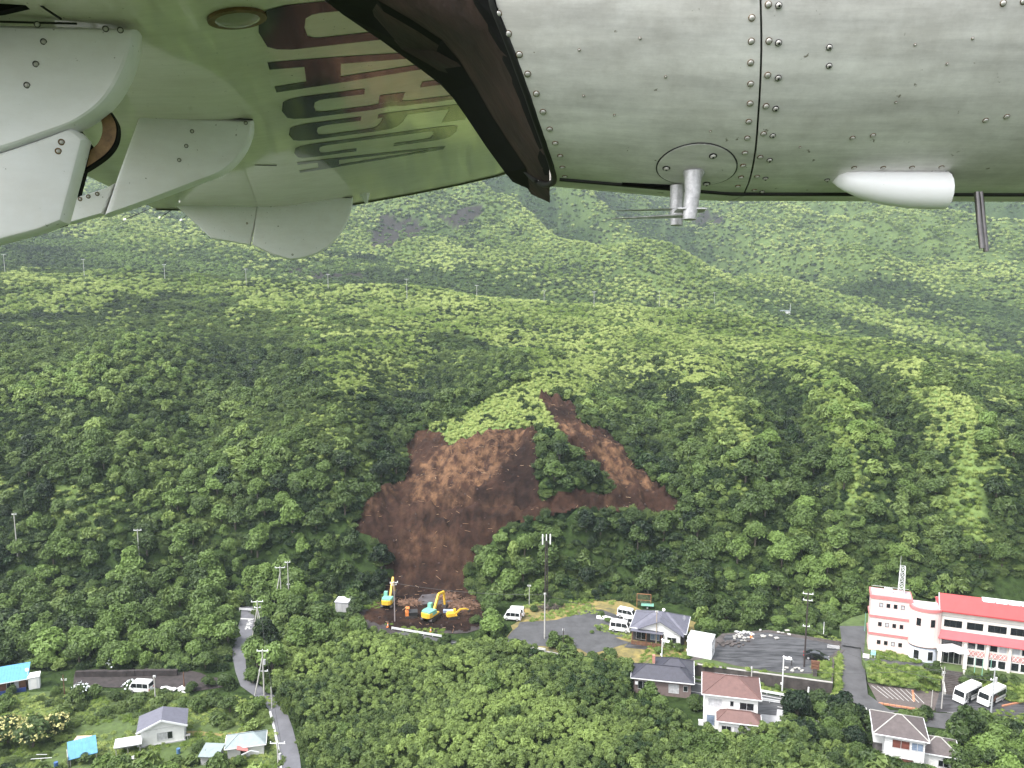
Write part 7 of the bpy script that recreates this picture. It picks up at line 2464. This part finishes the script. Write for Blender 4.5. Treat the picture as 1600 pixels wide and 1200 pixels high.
def cone(label, px, py, z):
    t = thing('traffic_cone', label, 'traffic cone', G(px, py, z), 0, 'traffic cones')
    mb = MB(); mb.box((0, 0, .03), (.5, .5, .06)); mb.build('base', M_CONE, t)
    mb = MB(); mb.tube([(0, 0, .06), (0, 0, .95)], .22, 12, 0, .05); c_ = mb.build('body', M_CONE, t, 50)
    mb = MB(); mb.tube([(0, 0, .45), (0, 0, .66)], .15, 12, 0, .115); mb.build('band', M_WMETAL, c_, 50)
cone('orange traffic cone in front of the middle excavator', 673, 988, .1)
cone('pale orange traffic cone at the left corner of the machine yard', 606, 980, .1)
cone('traffic cone near the white rubble at the back of the second car park', 1174, 996, Z2 + .02)
# gate posts, sign boards
def board(label, cat, px, py, z, w, h_, h0, deg, material, name='sign_board', legs=M_WMETAL):
    t = thing(name, label, cat, G(px, py, z), math.radians(deg))
    mb = MB(); mb.box((0, 0, h0 + h_ / 2), (w, .12, h_)); mb.build('panel', material, t)
    mb = MB(); mb.box((-w * .4, .1, (h0 + h_) / 2), (.08, .08, h0 + h_)); mb.box((w * .4, .1, (h0 + h_) / 2), (.08, .08, h0 + h_)); mb.build('legs', legs, t)
    return t
board('white box at the left edge of the hall lawn', 'box', 1353, 1029, ZH, 1.1, .8, .1, -20, M_WHITE, 'white_box')
board('pale blue sign board on the hall lawn', 'sign', 1364, 1028, ZH, .8, .8, .6, -20, mat('pale_blue_board', (.30, .66, .78), .5))
board('low white sign board by the road entrance', 'sign', 1346, 1112, .1, 1.6, .7, .1, -20, M_WHITE)
board('white planter box left of the left bus', 'planter', 1507, 1114, .1, 1.9, .8, .05, -20, M_WHITE, 'planter')
board('small white post sign at the end of the guard rail', 'sign', 1312, 1108, .05, .7, .8, .1, -20, M_WHITE)
board('grey monument slab on the verge left of the drive', 'monument', 1302, 1013, Z2 + .2, 2.2, .6, .0, -16, M_PALEC, 'monument')
# brown timber totem on the raised car park
p = G(1273, 1056, Z2)
t = thing('timber_totem', 'stacked brown timber signpost in front of the black car', 'signpost', (p.x, p.y, Z2), math.radians(-20))
mb = MB(); mb.box((0, 0, .7), (.7, .5, 1.4)); mb.build('post', M_DCONC, t)
for k in range(3):
    mb = MB(); mb.box((0, -.04, 1.5 + .55 * k), (1.35 + .1 * (k == 2), .35, .46)); mb.build('plank', M_WOOD, t)
# pale debris at the back of the second car park
def debris(label, cat, name, px, py, z, n, w, s, material, group=None):
    mb = MB()
    for k in range(n):
        mb.box((rs.normal() * w, rs.normal() * w * .45, .12 + .1 * rs.uniform()), (rs.uniform(.5, 1) * s, rs.uniform(.3, .8) * s, .16), rs.uniform(0, 3), rx=rs.uniform(-.3, .3))
    o = mb.build(name, material); o.location = G(px, py, z); tag(o, label, cat, group)
debris('row of white boards lying at the back of the second car park', 'boards', 'board_stack', 1214, 992, Z2, 9, 2.0, .9, M_CONC)
debris('pale rubble by the wood edge at the second car park', 'rubble', 'rubble', 1160, 996, Z2, 16, 1.5, .7, M_CONC)
debris('white sheets heaped at the left corner of the second car park', 'sheets', 'sheet_pile', 1168, 990, Z2, 7, 1.0, 1.0, M_PALEC)
debris('scrap timber and sheets lying in front of the earth wall at left', 'scrap', 'scrap_pile', 268, 1076, .1, 12, 1.6, 1.2, M_WHITE)
debris('loose grey blocks among the weeds of the second car park', 'blocks', 'blocks', 1238, 1047, Z2, 9, 1.4, .7, M_CONC)
debris('dark rubble heap at the left edge of the second car park', 'rubble', 'rubble', 1134, 1006, Z2, 26, 1.5, 1.0, M_DCONC)
# satellite-dish like white panel by the retaining wall
t = thing('panel_stand', 'tilted white panel on a stand near the solar lamp', 'panel', G(1236, 1040, Z2), math.radians(-50))
mb = MB(); mb.box((0, 0, 1.2), (.6, .06, 1.6), rx=.7); mb.build('panel', M_WMETAL, t)
mb = MB(); mb.box((0, .1, .5), (.1, .1, 1.0)); mb.build('leg', M_STEEL, t)

# ------------------------------------------------------------------ blossom and pale-leaved shrubs
M_BLOS = mat('white_blossom', (.72, .76, .78), .8, scale=2, var=.1)
M_CREAMF = mat('cream_flower', (.42, .40, .16), .8, scale=2, var=.2)
def blossom(name, label, px, py, r, material, n, cat, group, size=.16):
    p = G(px, py)
    t = thing(name, label, cat, (p.x, p.y, 0), rnd.uniform(0, 6), group)
    o = bpy.data.objects.new('crown', CROWNS[rnd.randrange(8)]); C.objects.link(o); o.parent = t; o.location = (0, 0, r * .8); o.scale = (r, r, r * .9); o['tint'] = .3
    rs2 = np.random.RandomState(int(px * 7 + py))
    mb = MB()
    for k in range(n):
        d = rs2.normal(size=3); d /= np.linalg.norm(d)
        if d[2] < -.1: d[2] *= -1
        c = Vector(d * np.array([1, 1, .85]) * r * rs2.uniform(.85, 1.08)) + Vector((0, 0, r * .85))
        for j in range(3):
            e = c + Vector(rs2.normal(size=3) * size * .5)
            nn_ = Vector(d + rs2.normal(size=3) * .5).normalized(); tt = nn_.orthogonal().normalized(); bb = nn_.cross(tt)
            s = size * rs2.uniform(.5, 1.0)
            mb.add([e - tt * s, e - bb * s, e + tt * s + nn_ * s * .3, e + bb * s], [(0, 1, 2, 3)])
    mb.build('flowers', material, t)['kind'] = 'stuff'
    o = bpy.data.objects.new('trunk', TRUNKS[0]); C.objects.link(o); o.parent = t; o.location = (0, 0, r * .8); o.scale = (r, r, r)
blossom('flowering_shrub', 'shrub with white blossom left of the white van below the earth wall', 128, 1090, 1.6, M_BLOS, 42, 'shrub', 'white blossoming shrubs')
blossom('flowering_shrub', 'shrub with white blossom touching the white van below the earth wall', 203, 1080, 1.2, M_BLOS, 26, 'shrub', 'white blossoming shrubs')
blossom('flowering_shrub', 'white blossoming shrub above the dark earth wall', 180, 1045, 1.5, M_BLOS, 30, 'shrub', 'white blossoming shrubs')
blossom('flowering_tree', 'cream flowering tree at the left edge of the lawn', 14, 1165, 2.7, M_CREAMF, 130, 'tree', 'cream flowering trees', .2)
blossom('flowering_tree', 'largest cream flowering tree on the left lawn', 52, 1168, 2.9, M_CREAMF, 90, 'tree', 'cream flowering trees', .2)
blossom('flowering_tree', 'cream flowering tree behind the tan topped bin', 88, 1150, 2.2, M_CREAMF, 90, 'tree', 'cream flowering trees', .2)

# stones, clods and broken stems lying on the slide (nobody could count them)
mbd = MB()
rs3 = np.random.RandomState(123)
cells = co[rs3.choice(len(co), 1500)] if False else None
src_v = slide.data.vertices
pick = rs3.choice(len(src_v), 420, replace=False)
for i in pick:
    p = src_v[int(i)].co
    if rs3.uniform() < .55:
        d = Vector((rs3.normal(), rs3.normal(), rs3.normal() * .25)).normalized() * rs3.uniform(.3, .9)
        mbd.bar(p + Vector((0, 0, .12)) - d, p + Vector((0, 0, .12)) + d, .07, .07, int(rs3.uniform() < .15))
    else:
        s_ = rs3.uniform(.15, .5)
        mbd.box((p.x, p.y, p.z + s_ * .2), (s_ * 1.3, s_, s_ * .8), rs3.uniform(0, 3), 2, .6, rs3.uniform(-.4, .4))
deb = mbd.build('slide_debris', [mat('torn_stems', (.20, .12, .07), .9, var=.4), mat('pale_stems', (.34, .25, .16), .9, var=.3), mat('lava_stones', (.035, .02, .018), .9, var=.5)])
deb['kind'] = 'stuff'
# ------------------------------------------------------------------ haze
hz = MB()
zlo, zhi = float(TZ2.min()) - 1.5, max(float(TZ2.max()) + 12.0, CAMZ + 20)
hz.box((0, 1050, (zlo + zhi) / 2), (4900, 2960, zhi - zlo))
print('HAZE', zlo, zhi)
haze = hz.build('haze', [])
haze['kind'] = 'stuff'
hm = bpy.data.materials.new('haze')
hm.use_nodes = True
hm.node_tree.nodes.clear()
ho = hm.node_tree.nodes.new('ShaderNodeOutputMaterial')
hv = hm.node_tree.nodes.new('ShaderNodeVolumePrincipled')
hv.inputs['Color'].default_value = (.78, .90, 1.0, 1)
hv.inputs['Density'].default_value = 0.00012
hv.inputs['Anisotropy'].default_value = 0.2
hm.node_tree.links.new(hv.outputs[0], ho.inputs['Volume'])
haze.data.materials.append(hm)
